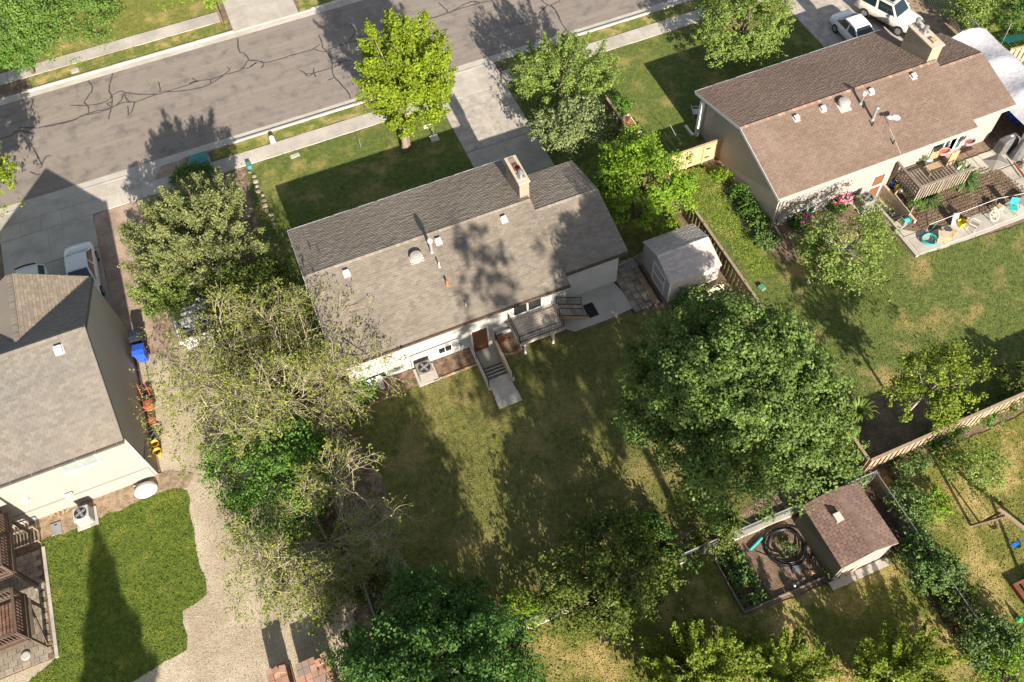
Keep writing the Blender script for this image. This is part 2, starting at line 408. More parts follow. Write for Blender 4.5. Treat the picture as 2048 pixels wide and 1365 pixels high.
def sheet(name, poly, z, m, holes=()):
    vs_ = [Vector((x, y, 0)) for x, y in poly]; loops = [vs_]
    for h in holes: loops.append([Vector((x, y, 0)) for x, y in h])
    tri = tessellate_polygon(loops); flat = [p for l in loops for p in l]
    b = MB(); fs = []
    for a, c, d in tri:
        A, B, C_ = flat[a], flat[c], flat[d]
        cr = (B.x-A.x)*(C_.y-A.y)-(B.y-A.y)*(C_.x-A.x)
        fs.append((a, c, d) if cr > 0 else (a, d, c))
    b.add([(p.x, p.y, z) for p in flat], fs)
    return tag(b.build(name, m), kind='structure')
def inside(P_, poly):
    x, y = P_[:, 0], P_[:, 1]; r = np.zeros(len(P_), bool); n = len(poly)
    for i in range(n):
        x1, y1 = poly[i]; x2, y2 = poly[(i+1) % n]
        if y1 == y2: continue
        c = ((y1 > y) != (y2 > y)) & (x < (x2-x1)*(y-y1)/(y2-y1)+x1); r ^= c
    return r
def rough_poly(poly, amp=.12, step=.5, seed=0, skip=()):
    """natural, slightly wandering edge"""
    rnd = random.Random(seed); out = []; n = len(poly)
    for i in range(n):
        a, b = poly[i], poly[(i+1) % n]; d = math.dist(a, b); k = max(1, int(d/step))
        if i in skip or d > 60: k = 1
        nx, ny = -(b[1]-a[1])/max(d, 1e-6), (b[0]-a[0])/max(d, 1e-6)
        for j in range(k):
            t_ = j/k; o = rnd.uniform(-amp, amp) if j else 0
            out.append((a[0]+(b[0]-a[0])*t_+nx*o, a[1]+(b[1]-a[1])*t_+ny*o))
    return out
def lawn(poly, z, m, label, dens=60, h=.07, seed=1, holes=(), amp=.1, skip=()):
    """turf sheet and the grass blades standing on it: one uncountable mass"""
    poly = rough_poly(poly, amp, .5, seed, skip)
    o = sheet('lawn', poly, z, m, holes); o['label'] = label; o['category'] = 'grass'; o['kind'] = 'stuff'
    P_ = np.array(poly); lo, hi = P_.min(0), P_.max(0)
    lo = np.maximum(lo, (-24, -4)); hi = np.minimum(hi, (60, 78))
    r = np.random.default_rng(seed)
    k = int((hi-lo).prod()*dens*2.2)
    q = lo+r.random((k, 2))*(hi-lo); q = q[inside(q, poly)]; q = q+r.normal(0, .05, q.shape)
    for hp in holes: q = q[~inside(q, hp)]
    k = len(q); a = r.random(k)*6.283; L_ = .018+.025*r.random(k); H = h*.55*(.5+r.random(k)); ln = r.normal(0, .8, (k, 2))*H[:, None]
    V = np.zeros((k, 3, 3)); dx = np.stack([np.cos(a), np.sin(a)], 1)*L_[:, None]
    V[:, 0, :2] = q-dx; V[:, 1, :2] = q+dx; V[:, 2, :2] = q+ln; V[:, :2, 2] = z+.002; V[:, 2, 2] = z+H
    b = arrays('blades', V.reshape(-1, 3), np.arange(k*3).reshape(-1, 3), m, parent=o, n=3)
    b['kind'] = 'stuff'
    return o
# ================================================================== THE GROUND
STAIR = [(6.3, 22.0), (7.55, 22.0), (7.55, 25.7), (6.3, 25.7)]              # sunken stair of the grey house
RSTAIR = [(32.85, 22.3), (33.9, 22.3), (33.9, 26.25), (32.85, 26.25)]       # sunken stair of the brown-roofed house
sheet('ground', [(-300,-300),(300,-300),(300,300),(-300,300)], -.03, 'soil', (STAIR, RSTAIR))
# ------------------------------------------------------------------ street
sheet('road', [(-120,47.82),(160,47.82),(160,57.86),(-120,57.86)], -.012, 'asphalt')
road = bpy.data.objects['road']
def ribbon(px, wd, b, z):
    ctl = [Vector((*G(*p)[:2], 0)) for p in px]; pts = []
    for i in range(len(ctl)-1):                     # smooth wandering line through the measured points
        a, p, q, e = ctl[max(i-1, 0)], ctl[i], ctl[i+1], ctl[min(i+2, len(ctl)-1)]
        for j in range(4):
            t_ = j/4; pts.append(.5*((2*p)+(q-a)*t_+(2*a-5*p+4*q-e)*t_*t_+(3*p-a-3*q+e)*t_**3))
    pts.append(ctl[-1])
    rnd = random.Random(len(px)*7+int(px[0][0])); fine = []
    for i in range(len(pts)-1):
        k = max(1, int((pts[i+1]-pts[i]).length/.22))
        for j in range(k):
            o = (pts[i+1]-pts[i]).normalized(); o = Vector((-o.y, o.x, 0))*rnd.uniform(-.03, .03)
            fine.append(pts[i].lerp(pts[i+1], j/k)+(o if j or i else o*0))
    fine.append(pts[-1])
    L_, R_ = [], []
    for i, p in enumerate(fine):
        d = (fine[min(i+1, len(fine)-1)]-fine[max(i-1, 0)]).normalized(); n_ = Vector((-d.y, d.x, 0))
        ww = wd*rnd.uniform(.7, 1.1)/2; L_.append(p+n_*ww); R_.append(p-n_*ww)
    vs_ = [(*p.xy, z) for p in L_]+[(*p.xy, z) for p in R_]; n = len(fine)
    b.add(vs_, [(i+n, i+1+n, i+1, i) for i in range(n-1)])
c1 = lambda *p: [(x/3.9, y/3.9) for x, y in p]
c2_ = lambda *p: [(500+x/3.9, y/3.9) for x, y in p]
c3_ = lambda *p: [(1000+x/3.9, y/3.9) for x, y in p]
SEALS = [c1((545,822),(700,822),(790,805),(860,770),(875,740),(950,710),(990,725),(1130,738),(1230,735)),
 c1((350,992),(560,945),(650,900),(770,880),(860,845),(960,800),(1060,795),(1200,745),(1300,715),(1400,685),(1480,660),(1550,630),(1640,620),(1760,580),(1880,545),(1940,470),(2030,480)),
 c1((300,998),(560,940),(690,885),(780,862),(870,840),(940,790),(965,730),(1000,790),(1060,795)),
 c1((690,632),(722,695),(665,785),(665,810),(690,835),(690,885)), c1((880,570),(850,690),(875,755),(875,830)),
 c1((875,800),(830,810),(870,835)), c1((865,850),(850,930)), c1((995,830),(1000,905)), c1((1050,800),(1030,870),(1005,890)),
 c1((1235,640),(1250,690),(1245,720)), c1((1300,715),(1420,710),(1560,685),(1650,650),(1740,590),(1790,545),(1775,525)),
 c1((1640,620),(1645,655)), c1((1500,610),(1535,635)), c1((1470,655),(1500,640),(1550,635)), c1((1855,300),(1865,400),(1910,420),(1940,470)), c1((2000,485),(1950,525),(1880,540)),
 c1((260,1150),(310,1250),(325,1290),(320,1310)), c1((395,1215),(355,1225),(325,1285)), c1((235,1340),(290,1364),(310,1355)),
 c1((150,995),(290,1000)), c1((90,1055),(150,1020),(270,1040)),
 c2_((0,475),(60,475),(110,490),(200,470),(300,440),(400,410),(480,390),(550,345)), c2_((540,275),(560,340),(570,375),(600,395),(630,380),(760,335),(840,318)),
 c2_((500,385),(540,400),(600,405),(620,440),(645,490),(640,530),(660,600),(740,690),(770,730),(785,770)), c2_((385,548),(440,575),(500,570),(590,545),(640,530)),
 c2_((420,560),(450,595),(500,575)), c2_((495,535),(500,570),(515,605)), c2_((640,495),(700,485),(700,500),(650,530)), c2_((605,628),(660,605)), c2_((90,475),(105,500),(88,535)),
 c2_((700,485),(800,465)), c2_((780,190),(820,250),(770,320)), c2_((1370,155),(1550,100),(1700,50),(1900,0)), c2_((1470,22),(1530,75),(1555,100),(1640,50),(1740,10),(1790,22)), c2_((1470,245),(1545,228)),
 c3_((320,0),(375,40),(410,35),(470,5)), c3_((375,40),(310,100),(310,150)), c3_((385,45),(430,80),(465,150),(500,210),(520,245)), c3_((400,40),(440,95),(470,160)),
 c2_((0,520),(50,490)), c1((0,1085),(90,1060))]
for i, sline in enumerate(SEALS):
    b = MB(); ribbon(sline, .105, b, -.012+.004+.0005*(i % 6)); b.build('crack_seal', 'tar', road)
# ------------------------------------------------------------------ kerbs, gutters, pavements
def kerb_run(ys, inward, x0, x1, dips, label):
    """gutter pan and upright kerb in poured lengths of 3 m; dips = driveway aprons"""
    b = MB(); b.box(x0, x1, min(ys, ys+inward*.55), max(ys, ys+inward*.55), -.2, -.008); t = tag(b.build('gutter', 'curb'), kind='structure')
    x = x0
    while x < x1-.01:
        e = min(x1, x+3.0); low = any(a < (x+e)/2 < c for a, c in dips)
        k = MB(); k.exx([(ys-inward*.16, -.2), (ys-inward*.0, -.2), (ys-inward*.0, .01 if low else .09), (ys-inward*.03, .02 if low else .12), (ys-inward*.16, .025 if low else .12)][::(-1 if inward > 0 else 1)], x+.008, e-.008)
        k.build('kerb_stone', 'curb', t); x = e
kerb_run(47.3, 1, -30, 66, ((-24,-4.6),(10.6,17.4),(38,47)), 's')
kerb_run(58.42, -1, -30, 66, ((-24,-14.4),(-.2,5.2),(20,26)), 'n')
def slabs(name, x0, x1, y0, y1, dx, m, z=.02, gap=.02, rows=1, th=.12, seed=3, parent=None):
    rnd = random.Random(seed)
    if parent is None:
        b = MB(); b.box(x0, x1, y0, y1, -.2, z-.025); parent = tag(b.build(name, 'curb'), kind='structure')
    n = max(1, round((x1-x0)/dx)); wx = (x1-x0)/n; wy = (y1-y0)/rows
    for i in range(n):
        for j in range(rows):
            s = MB(); zz = z+rnd.uniform(-.006, .006)
            s.box(x0+i*wx+gap/2, x0+(i+1)*wx-gap/2, y0+j*wy+gap/2, y0+(j+1)*wy-gap/2, z-th, zz)
            s.build('slab', m, parent)
    return parent
slabs('pavement', -20.6, 11.2, 44.8, 46.05, 1.25, 'concrete')
slabs('pavement', 16.4, 37.9, 44.8, 46.05, 1.55, 'concrete', seed=5)
slabs('pavement', -22.0, -.6, 60.1, 61.35, 1.4, 'concrete', seed=8)
slabs('pavement', 5.3, 24, 60.1, 61.35, 1.4, 'concrete', seed=8)
# driveways
slabs('driveway', 11.25, 16.25, 44.75, 47.28, 1.66, 'concrete', z=.012, rows=2, seed=2)
d = slabs('driveway', 11.35, 16.2, 39.75, 44.72, 4.85, 'rough_concrete', z=.014, rows=1, seed=4)
slabs('driveway', 11.35, 16.2, 33.0, 39.7, 2.42, 'concrete', z=.013, rows=2, seed=6)
slabs('driveway', -18.1, -12.35, 41.95, 44.78, 2.9, 'concrete', z=.012, seed=9)
slabs('driveway', -18.1, -12.35, 34.95, 41.9, 2.9, 'concrete', z=.013, rows=2, seed=10)
slabs('driveway', -20.6, -4.9, 46.07, 47.26, 3.0, 'concrete', z=.016, seed=11)
slabs('driveway', .0, 5.0, 58.6, 61.4, 1.25, 'concrete', z=.014, seed=12)
slabs('driveway', .0, 5.0, 61.42, 74, 2.5, 'concrete', z=.013, rows=4, seed=13)
slabs('driveway', 37.95, 46.6, 33.9, 47.26, 2.9, 'rough_concrete', z=.012, rows=4, seed=14)
# ------------------------------------------------------------------ lawns and beds
lawn([(-2.3,44.72),(11.3,44.72),(11.3,33),(11.3,27),(-2.6,27),(-3.1,36),(-2.6,42)], .004, 'grass_front', 'front lawn of the grey-roofed house, green patched with straw yellow', 55, .06, 1, amp=.05)
lawn([(-4.3,46.1),(11.15,46.1),(11.0,47.1),(-3.9,47.1)], .006, 'grass_strip', 'grass strip between kerb and pavement left of the street tree driveway', 60, .05, 2, amp=.05)
lawn([(16.6,46.1),(38,46.1),(38,47.1),(16.9,47.1)], .006, 'grass_strip', 'grass strip between kerb and pavement right of the cracked driveway', 60, .05, 3, amp=.05)
lawn([(16.25,44.72),(37.9,44.72),(37.9,36),(25,34.2),(24.6,30.5),(22.0,30.5),(21.4,33.0),(16.25,33.0)], .004, 'grass_front', 'front lawn under the square house shadow at upper right', 55, .06, 4, amp=.06)
lawn([(-14.6,58.62),(-.4,58.62),(-.1,60.05),(-14.9,60.05)], .006, 'grass_strip', 'sunlit grass strip along the far kerb at upper left', 60, .05, 5, amp=.05)
lawn([(-22,61.42),(-.2,61.42),(-.2,80),(-22,80)], .004, 'grass_northern', 'lawn across the street beneath the big leafy tree', 45, .06, 6, amp=.1)
lawn([(5.1,58.62),(40,58.62),(40,60.05),(5.4,60.05)], .006, 'grass_strip', 'rounded bit of grass strip past the far driveway at the top edge', 50, .05, 7, amp=.03)
lawn([(5.3,61.42),(40,61.42),(40,80),(5.3,80)], .003, 'grass_northern', 'lawn far across the street beyond the top edge', 20, .06, 8, amp=.03)
lawn([(-2.0,24.4),(5.85,24.55),(6.2,24.55),(6.2,21.9),(7.65,21.9),(7.65,24.5),(8.4,24.6),(8.5,25.5),(11.0,25.5),(11.3,24.3),(13.4,24.0),(15.6,24.0),(17.4,23.4),(21.3,21.7),(21.9,17),(21.8,10.4),(13,10.3),(3,10.2),(-.8,11.0),(-1.2,16),(-.8,20)],
     .004, 'grass_yard', 'shaded olive-brown back lawn of the grey-roofed house', 55, .07, 9, amp=.08)
lawn([(16.2,33),(21.4,33),(21.5,27.4),(17.2,27.4),(16.2,26.4)], .005, 'grass_yard', 'narrow shaded side lawn beside the bright green tree', 50, .07, 10, amp=.06)
lawn(GP([(1340,350),(1390,330),(1440,335),(1450,400),(1480,450),(1530,500),(1580,530),(1640,480),(1720,460),(1745,425),(1828,515),(2048,447)])+[(60,20.5),(60,10.6),(22.5,10.6),(21.95,18),(21.95,30)],
     .004, 'grass_right', 'wide back lawn beside the fence, green mottled with dry yellow', 55, .07, 11, amp=.05)
lawn(GP([(1345,348),(1420,330),(1452,400),(1520,500),(1555,545),(1510,560),(1440,470),(1385,405)]), .009, 'grass_lime', 'lush lime green grass along the flower border', 130, .10, 12, amp=.15)
lawn([(-.5,9.9),(12.6,9.8),(12.6,6.6),(17.2,6.3),(21.0,6.3),(21.3,3),(21.2,-12),(-.5,-12)], .004, 'grass_dry', 'sunlit lawn below the vegetable bed, mottled with tree shadows', 55, .07, 13, amp=.08, skip=(5,6,7))
lawn([(22.3,9.9),(60,10.2),(60,-12),(21.9,-12),(22.0,3)], .004, 'grass_dry', 'yellowing lawn around the swing set', 55, .07, 14, amp=.08, skip=(1,2,3))
lawn(GP([(82,1082),(150,1058),(262,1010),(352,976),(374,982),(390,1080),(414,1190),(366,1222),(374,1300),(262,1366)])+[(-16,8),(-22,8),(-22,16)]+[(-20,16.6),(-17.98,17.4),(-17.98,22.9)],
     .004, 'grass_vivid', 'vivid green lawn at lower left with the conifer shadow', 90, .075, 15, amp=.10)
lawn([(46.8,44),(75,44),(75,31),(48.5,31)], .004, 'grass_lime', 'neighbour lawn behind the metal fence at upper right', 40, .07, 16, amp=.05)
def bed(name, poly, z, m, amp=.1, seed=1, skip=()): return sheet(name, rough_poly(poly, amp, .4, seed, skip), z, m)
bed('gravel', [(-12.33,44.75),(-4.9,44.75),(-5.6,36),(-6.2,33.2),(-11.5,32.4),(-11.5,34.5),(-12.33,34.5)], -.004, 'pink_gravel', .05, 1)
bed('gravel', [(-11.5,34.4),(-5.3,34.4),(-5.2,25.5),(-4.2,15),(-4.4,-10),(-22,-10),(-22,23),(-11.5,23)], -.012, 'gravel', .05, 2, (4,5,6))
bed('gravel', [(-8.2,46.07),(-4.4,46.07),(-4.4,47.26),(-7.4,47.26)], .02, 'pink_gravel', .03, 3)
bed('planting_bed', [(-6.0,44.7),(-2.5,44.7),(-2.9,38),(-2.6,27),(-.8,24.6),(-1.0,16),(-.6,10.4),(-.8,-8),(-4.6,-8),(-4.3,15),(-6.1,25)], -.002, 'litter', .15, 4)
bed('planting_bed', [(-19.9,25.0),(-11.0,24.95),(-9.9,24.2),(-10.4,23.6),(-17.9,23.3),(-18.1,24)], .0, 'tan_mulch', .06, 5)
bed('planting_bed', [(-.6,25.6),(6.2,25.6),(6.2,24.6),(-.6,24.35)], .012, 'bark_mulch', .03, 6)
bed('planting_bed', [(7.6,25.6),(9.2,25.6),(9.2,24.2),(8.3,24.05),(7.6,24.6)], .012, 'bark_mulch', .03, 7)
bed('planting_bed', GP([(1440,330),(1465,380),(1500,415),(1550,470),(1600,455),(1700,420),(1735,400),(1722,372),(1640,420),(1560,470),(1540,450)]), .012, 'soil', .05, 8)
bed('planting_bed', [(12.7,9.85),(17.5,9.9),(17.3,6.75),(12.8,6.75)], .008, 'soil', .02, 9)
bed('planting_bed', [(12.8,9.7),(14.2,9.8),(14.3,6.85),(12.85,6.85)], .014, 'dark_soil', .06, 10)
bed('planting_bed', [(20.6,10.1),(22.2,10.3),(22.3,-8),(20.9,-8),(20.9,6)], .009, 'dark_soil', .1, 11)
bed('planting_bed', [(22.1,10.4),(26.5,10.5),(27.5,12.8),(24,14.2),(22.6,15.5),(22.1,13)], .010, 'soil', .1, 12)
bed('planting_bed', [(9,10.25),(12.5,10.3),(17.4,10.4),(20.3,10.4),(20,11.6),(14,11.2),(11,11.4)], .009, 'litter', .12, 13)
bed('planting_bed', [(17.5,23.0),(21.5,23.2),(21.9,20.8),(19.5,20.6),(18.2,21.6)], .010, 'tan_mulch', .1, 14)
bed('planting_bed', [(44.6,45.5),(46.7,45.5),(47.8,32.6),(45.2,32.6)], .030, 'tan_mulch', .05, 15)
sheet('planting_bed', GP([(1805,460),(1830,440),(1850,395),(1885,335),(1985,330),(2090,400),(1860,470)]), .030, 'soil')
# patio beside the deck, pavers by the white shed
pat = sheet('patio', [(10.4,25.62),(12.3,26.38),(15.55,26.4)]+GP([(1274,613),(1215,640),(1150,664),(1128,658)]), .012, 'concrete')
pv = MB(); pv.box(15.6,17.55,23.9,27.6,-.1,.005); pv = tag(pv.build('paver_path', 'dark_soil'), kind='structure')
rnd = random.Random(4)
q = MB(); q.box(-.19,.19,-.19,.19,0,.05); q0 = None
for i in range(4):
    for j in range(9):
        x, y = 15.95+i*.41, 24.15+j*.41
        if q0 is None: q0 = q.build('paver', 'paver', pv, local=True); o = q0; o.parent = pv
        else: o = copy_of(q0, pv)
        o.location = (x+rnd.uniform(-.015,.015), y+rnd.uniform(-.015,.015), rnd.uniform(-.02,.0)); o.rotation_euler = (0,0,rnd.uniform(-.04,.04))
b = MB(); b.box(16.98,17.28,24.1,26.0,.0,.06); tag(b.build('timber_ramp', 'old_tan_wood'), 'weathered tan plank lying along the white shed door', 'plank')
# pale patio slabs of the right house (L-shaped), with slabs as parts
rp = MB(); rp.box(32.7,44.5,20.6,22.3,-.2,.0); rp = tag(rp.build('patio', 'curb'), kind='structure')
def quadslab(a, bb, c, dd, m='concrete', z0=-.1, z1=.035, parent=rp):
    s = MB(); s.prism([a[:2], bb[:2], c[:2], dd[:2]], z0, z1); return s.build('slab', m, parent)
for i in range(6): quadslab((32.9+i*1.75,20.85),(32.9+i*1.75+1.72,20.8),(32.9+i*1.75+1.72,21.95),(32.9+i*1.75,22.0))
quadslab((32.72,22.02),(34.5,22.02),(34.5,22.28),(32.72,22.28))
for i in range(4): quadslab((39.0+i*.98,25.9),(39.95+i*.98,25.85),(39.95+i*.98,24.4),(39.0+i*.98,24.4))
for j in range(4): quadslab((41.4,24.3-j*1.05),(42.9,24.3-j*1.05),(42.9,23.3-j*1.05),(41.4,23.3-j*1.05))
b = MB(); b.box(43.0,50,18,33,-.1,.02); tag(b.build('yard_dirt','soil'), kind='structure')
# sunken stairs
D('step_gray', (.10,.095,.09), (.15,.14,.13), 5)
def stairwell(st, door_y, name, wallm, steps, y_top, depth):
    x0, x1 = st[0][0], st[1][0]; y0, y1 = st[0][1], st[2][1]
    t = thing(name, 'sunken concrete stair going down to the %s' % ('orange-brown basement door' if x0 < 20 else 'white-framed patio door'), 'steps', (x0, y0, 0))
    b = MB(); b.box(x0-.15,x0-.001,y0+.6,y1-.06,-depth-.2,.16); b.build('retaining_wall', wallm, t)
    b = MB(); b.box(x1+.001,x1+.15,y0+.6,y1-.06,-depth-.2,.30); b.build('retaining_wall', 'trim_tan', t)
    b = MB(); b.box(x0,x1,y0,y1-.001,-depth-.25,-depth); b.build('landing', 'concrete', t)
    for k in range(steps):
        b = MB(); ya = y_top-.30*k
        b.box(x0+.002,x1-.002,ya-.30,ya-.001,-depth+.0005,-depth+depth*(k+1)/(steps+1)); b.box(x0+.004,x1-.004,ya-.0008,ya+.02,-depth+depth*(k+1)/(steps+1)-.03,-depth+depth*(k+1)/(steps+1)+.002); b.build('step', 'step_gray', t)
        b = MB(); zt = -depth+depth*(k+1)/(steps+1); b.box(x0+.006,x1-.006,ya-.055,ya+.022,zt+.0025,zt+.012); b.build('nosing', 'concrete', t)
    b = MB(); b.box(x0+.002,x1-.002,y0,y_top-.30*steps-.001,-depth+.0005,.01); b.build('pad', 'concrete', t)
    return t
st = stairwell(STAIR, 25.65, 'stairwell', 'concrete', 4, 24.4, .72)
b = MB(); b.box(6.25,7.6,21.3,21.999,-.1,.02); b.build('pad','concrete',st)
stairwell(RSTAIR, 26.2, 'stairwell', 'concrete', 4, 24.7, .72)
b = MB(); b.box(32.5,32.69,20.75,22.9,-.1,.16); b.build('kerb_wall','concrete',rp)
def handrail(pts, posts, r=.022):
    b = MB(); b.tube(pts, r, 6); return b
t = thing('handrail', 'black iron handrail on the left of the sunken stair', 'handrail', (6.2,24.6,0))
b = MB(); b.tube([(6.22,24.7,.85),(6.22,23.4,.95),(6.22,22.75,.95),(6.22,22.7,.1)], .025); b.build('rail','black_metal',t)
b = MB(); b.tube([(6.22,24.65,.85),(6.22,24.65,.1)], .02); b.build('post','black_metal',t)
t = thing('handrail', 'black iron handrail on the right of the sunken stair', 'handrail', (7.62,24.6,0))
b = MB(); b.tube([(7.63,25.3,1.1),(7.63,23.3,1.0),(7.63,22.75,.95),(7.63,22.7,.1)], .025); b.build('rail','black_metal',t)
b = MB(); b.tube([(7.63,25.25,1.1),(7.63,25.25,.3)], .02); b.build('post','black_metal',t)

# ================================================================== BUILDINGS
SH = None
def shingle_slope(parent, origin, u, v, ulen, vlen, m, tab=.30, exp=.145, n_parts=0, span=None, seed=1, gap=.012, butt=.022):
    """courses of three-tab shingles: each tab a thin tilted plate. The n_parts tabs nearest the camera are separate parts."""
    rnd = random.Random(seed)
    O = Vector(origin); u = Vector(u).normalized(); v = Vector(v).normalized(); n = u.cross(v).normalized()
    if n.z < 0: n = -n
    rows = int(vlen/exp); tabs = []
    for k in range(rows):
        t0 = k*exp; a, b_ = (0, ulen) if span is None else span(t0+exp/2)
        if b_-a < .05: continue
        off = (k % 2)*tab/2+rnd.uniform(-.03, .03); s0 = a-off
        while s0 < b_-.02:
            e = s0+tab; x0, x1 = max(s0, a), min(e, b_)
            if x1-x0 > .03: tabs.append((x0, x1-gap, t0, x0 == s0 and x1 == e))
            s0 = e
    camp = Vector((0, 0, CAM_H))
    full = [q for q in tabs if q[3]]
    full.sort(key=lambda q: (O+u*q[0]+v*q[2]-camp).length)
    chosen = set(full[:n_parts])
    B = MB()
    def plate(b, x0, x1, t0, lift):
        lo = butt+lift; hi = .003
        P0 = O+u*x0+v*t0; P1 = O+u*x1+v*t0
        b.add([P0+n*lo, P1+n*lo, P1+v*(exp+.01)+n*hi, P0+v*(exp+.01)+n*hi, P0, P1],
              [(0,1,2,3),(4,5,1,0),(4,0,3),(5,2,1)])
    for q in tabs:
        if q in chosen: continue
        plate(B, q[0], q[1], q[2], rnd.uniform(0, .012))
    if B.v:
        o = B.build('shingle_courses', m, parent); o['kind'] = 'stuff'
    if chosen:
        key = (tab, exp, m)
        me = None
        org = Vector(ORG[parent.name])
        R_ = Matrix((u, v, n)).transposed().to_4x4()
        for i, q in enumerate(full[:n_parts]):
            if me is None:
                b = MB(); lo, hi, w_ = butt, .003, tab-gap
                b.add([(0,0,lo),(w_,0,lo),(w_,exp+.01,hi),(0,exp+.01,hi),(0,0,0),(w_,0,0)], [(0,1,2,3),(4,5,1,0),(4,0,3),(5,2,1)])
                s = b.build('shingle', m, parent, local=True); me = s
            else: s = copy_of(me, parent)
            s.matrix_local = Matrix.Translation(O+u*q[0]+v*q[2]+n*rnd.uniform(0, .006)-org) @ R_

def ridge_caps(parent, p0, p1, m, m2=None, seed=1, wdt=.15, drop=.05):
    rnd = random.Random(seed); p0, p1 = Vector(p0), Vector(p1); d = (p1-p0); L_ = d.length; d.normalize()
    a = Vector((-d.y, d.x, 0)).normalized()
    n = int(L_/.25); first = None; B = {}
    for i in range(n):
        c = p0+d*(i*.25); k = m2 if (m2 and rnd.random() < .22) else m
        b = B.setdefault(k, MB()); lf = .035+rnd.uniform(0, .008)
        e = c+d*.245
        b.add([c-a*wdt+Vector((0,0,lf-drop)), c+Vector((0,0,lf+.012)), c+a*wdt+Vector((0,0,lf-drop)),
               e-a*wdt+Vector((0,0,lf-drop-.012)), e+Vector((0,0,lf)), e+a*wdt+Vector((0,0,lf-drop-.012))],
              [(0,1,4,3),(1,2,5,4),(0,2,1)])
    for k, b in B.items():
        o = b.build('ridge_cap', k, parent); o['kind'] = 'stuff'

def gable_block(t, x0, x1, yb, yf, ze, yr, zr, th, roofm, fascia, rake):
    """roof body: sloping deck with thickness, plus eave boards. ridge along x"""
    b = MB(); b.exx([(yb, ze-th), (yb, ze), (yr, zr), (yf, ze), (yf, ze-th), (yr, zr-th)][::-1], x0, x1)
    return b.build('roof', roofm, t)

def window(t, p00, p11, y, panes=2, frame='trim_white', glass='glass_dark', fw=.06, depth=.05, label=None):
    """two-lite window on a wall facing -y; p00/p11 = (x,z) low-left, high-right"""
    (x0, z0), (x1, z1) = p00, p11
    b = MB()
    b.box(x0,x1,y-depth,y-.001,z0,z0+fw); b.box(x0,x1,y-depth,y-.001,z1-fw,z1)
    b.box(x0,x0+fw,y-depth,y-.001,z0+fw,z1-fw); b.box(x1-fw,x1,y-depth,y-.001,z0+fw,z1-fw)
    w_ = (x1-x0-2*fw)/panes
    for i in range(1, panes): b.box(x0+fw+i*w_-fw/2,x0+fw+i*w_+fw/2,y-depth,y-.001,z0+fw,z1-fw)
    f = b.build('window', frame, t)
    for i in range(panes):
        g_ = MB(); g_.box(x0+fw+i*w_+.001,x0+fw+(i+1)*w_-.001,y-depth*.55,y-.003,z0+fw+.001,z1-fw-.001); g_.build('pane', glass[i % len(glass)] if isinstance(glass, tuple) else glass, f)
    return f
def roof_box_vent(t, x, y, z, slope, m='vent_white', s=.30):
    """low square vent cap with flange sitting on a slope that rises towards +y"""
    a = math.atan(slope); R_ = Matrix.Rotation(a, 4, 'X'); o = Vector((x, y, z))
    def put(b, x0, x1, y0, y1, z0, z1):
        k = len(b.v); b.box(x0,x1,y0,y1,z0,z1)
        for i in range(k, len(b.v)): b.v[i] = tuple(o+R_ @ Vector(b.v[i]))
    b = MB(); put(b,-s*.62,s*.62,-s*.75,s*.62,.018,.03); f = b.build('roof_vent', m, t)
    b = MB(); put(b,-s*.5,s*.5,-s*.45,s*.5,.03,.20); b.build('vent_cap', m, f)
def pipe_vent(t, x, y, z, h, r, m, cap=None, name='vent_pipe'):
    b = MB(); b.lathe((x,y,z-.1), [(r*1.6,.05),(r*1.5,.16),(r,.2),(r,h+.1)], 12); f = b.build(name, m, t, smooth=False)
    if cap:
        b = MB(); b.lathe((x,y,z+h), [(r*.9,-.06),(r*1.7,-.03),(r*1.8,.1),(r*1.2,.17)], 12); b.build('vent_cap', cap, f)
def turbine(t, x, y, z, r, m, slope=.34):
    b = MB(); a = math.atan(slope); k = 0; b.box(-r*1.05,r*1.05,-r*1.25,r*.9,.018,.03)
    R_ = Matrix.Rotation(a, 4, 'X')
    for i in range(len(b.v)): b.v[i] = tuple(Vector((x,y,z))+R_ @ Vector(b.v[i]))
    f = b.build('round_vent', m, t)
    b = MB(); b.lathe((x,y,z), [(r*.72,0),(r*.72,.16),(r,.2),(r*1.02,.32),(r*.9,.40),(r*.3,.44)], 20); b.build('vent_cap', m, f)
def chimney(t, x0, x1, y0, y1, z0, z1, brick, flues):
    b = MB(); b.box(x0,x1,y0,y1,z0,z1); c = b.build('chimney', brick, t)
    b = MB(); b.box(x0-.06,x1+.06,y0-.06,y1+.06,z1+.001,z1+.09); b.build('chimney_cap', 'chimney_cap_mat', c)
    for kind, fy in flues:
        xm, ym = (x0+x1)/2, y0+(y1-y0)*fy
        if kind == 'clay':
            b = MB()
            for (ax, bx, ay, by) in ((-.17,-.12,-.17,.17),(.12,.17,-.17,.17),(-.12,.12,-.17,-.12),(-.12,.12,.12,.17)): b.box(xm+ax,xm+bx,ym+ay,ym+by,z1+.09,z1+.30)
            b.build('flue', 'clay', c)
        elif kind == 'stub':
            b = MB(); b.box(xm-.16,xm+.16,ym-.2,ym+.2,z1+.092,z1+.22); b.build('flue', 'old_tan_wood', c)
        elif kind == 'slab':
            b = MB(); b.box(xm-.17,xm+.17,ym-.2,ym+.2,z1+.092,z1+.14); b.build('flue', 'brick_red', c)
        else:
            b = MB(); b.box(xm-.2,xm+.2,ym-.2,ym+.2,z1+.092,z1+.17); b.lathe((xm,ym,z1+.17), [(.10,0),(.10,.18),(.16,.2),(.16,.38),(.06,.44)], 12); b.build('flue', 'galv', c)
D('chimney_cap_mat', (.52,.44,.34), (.44,.37,.29), 4)

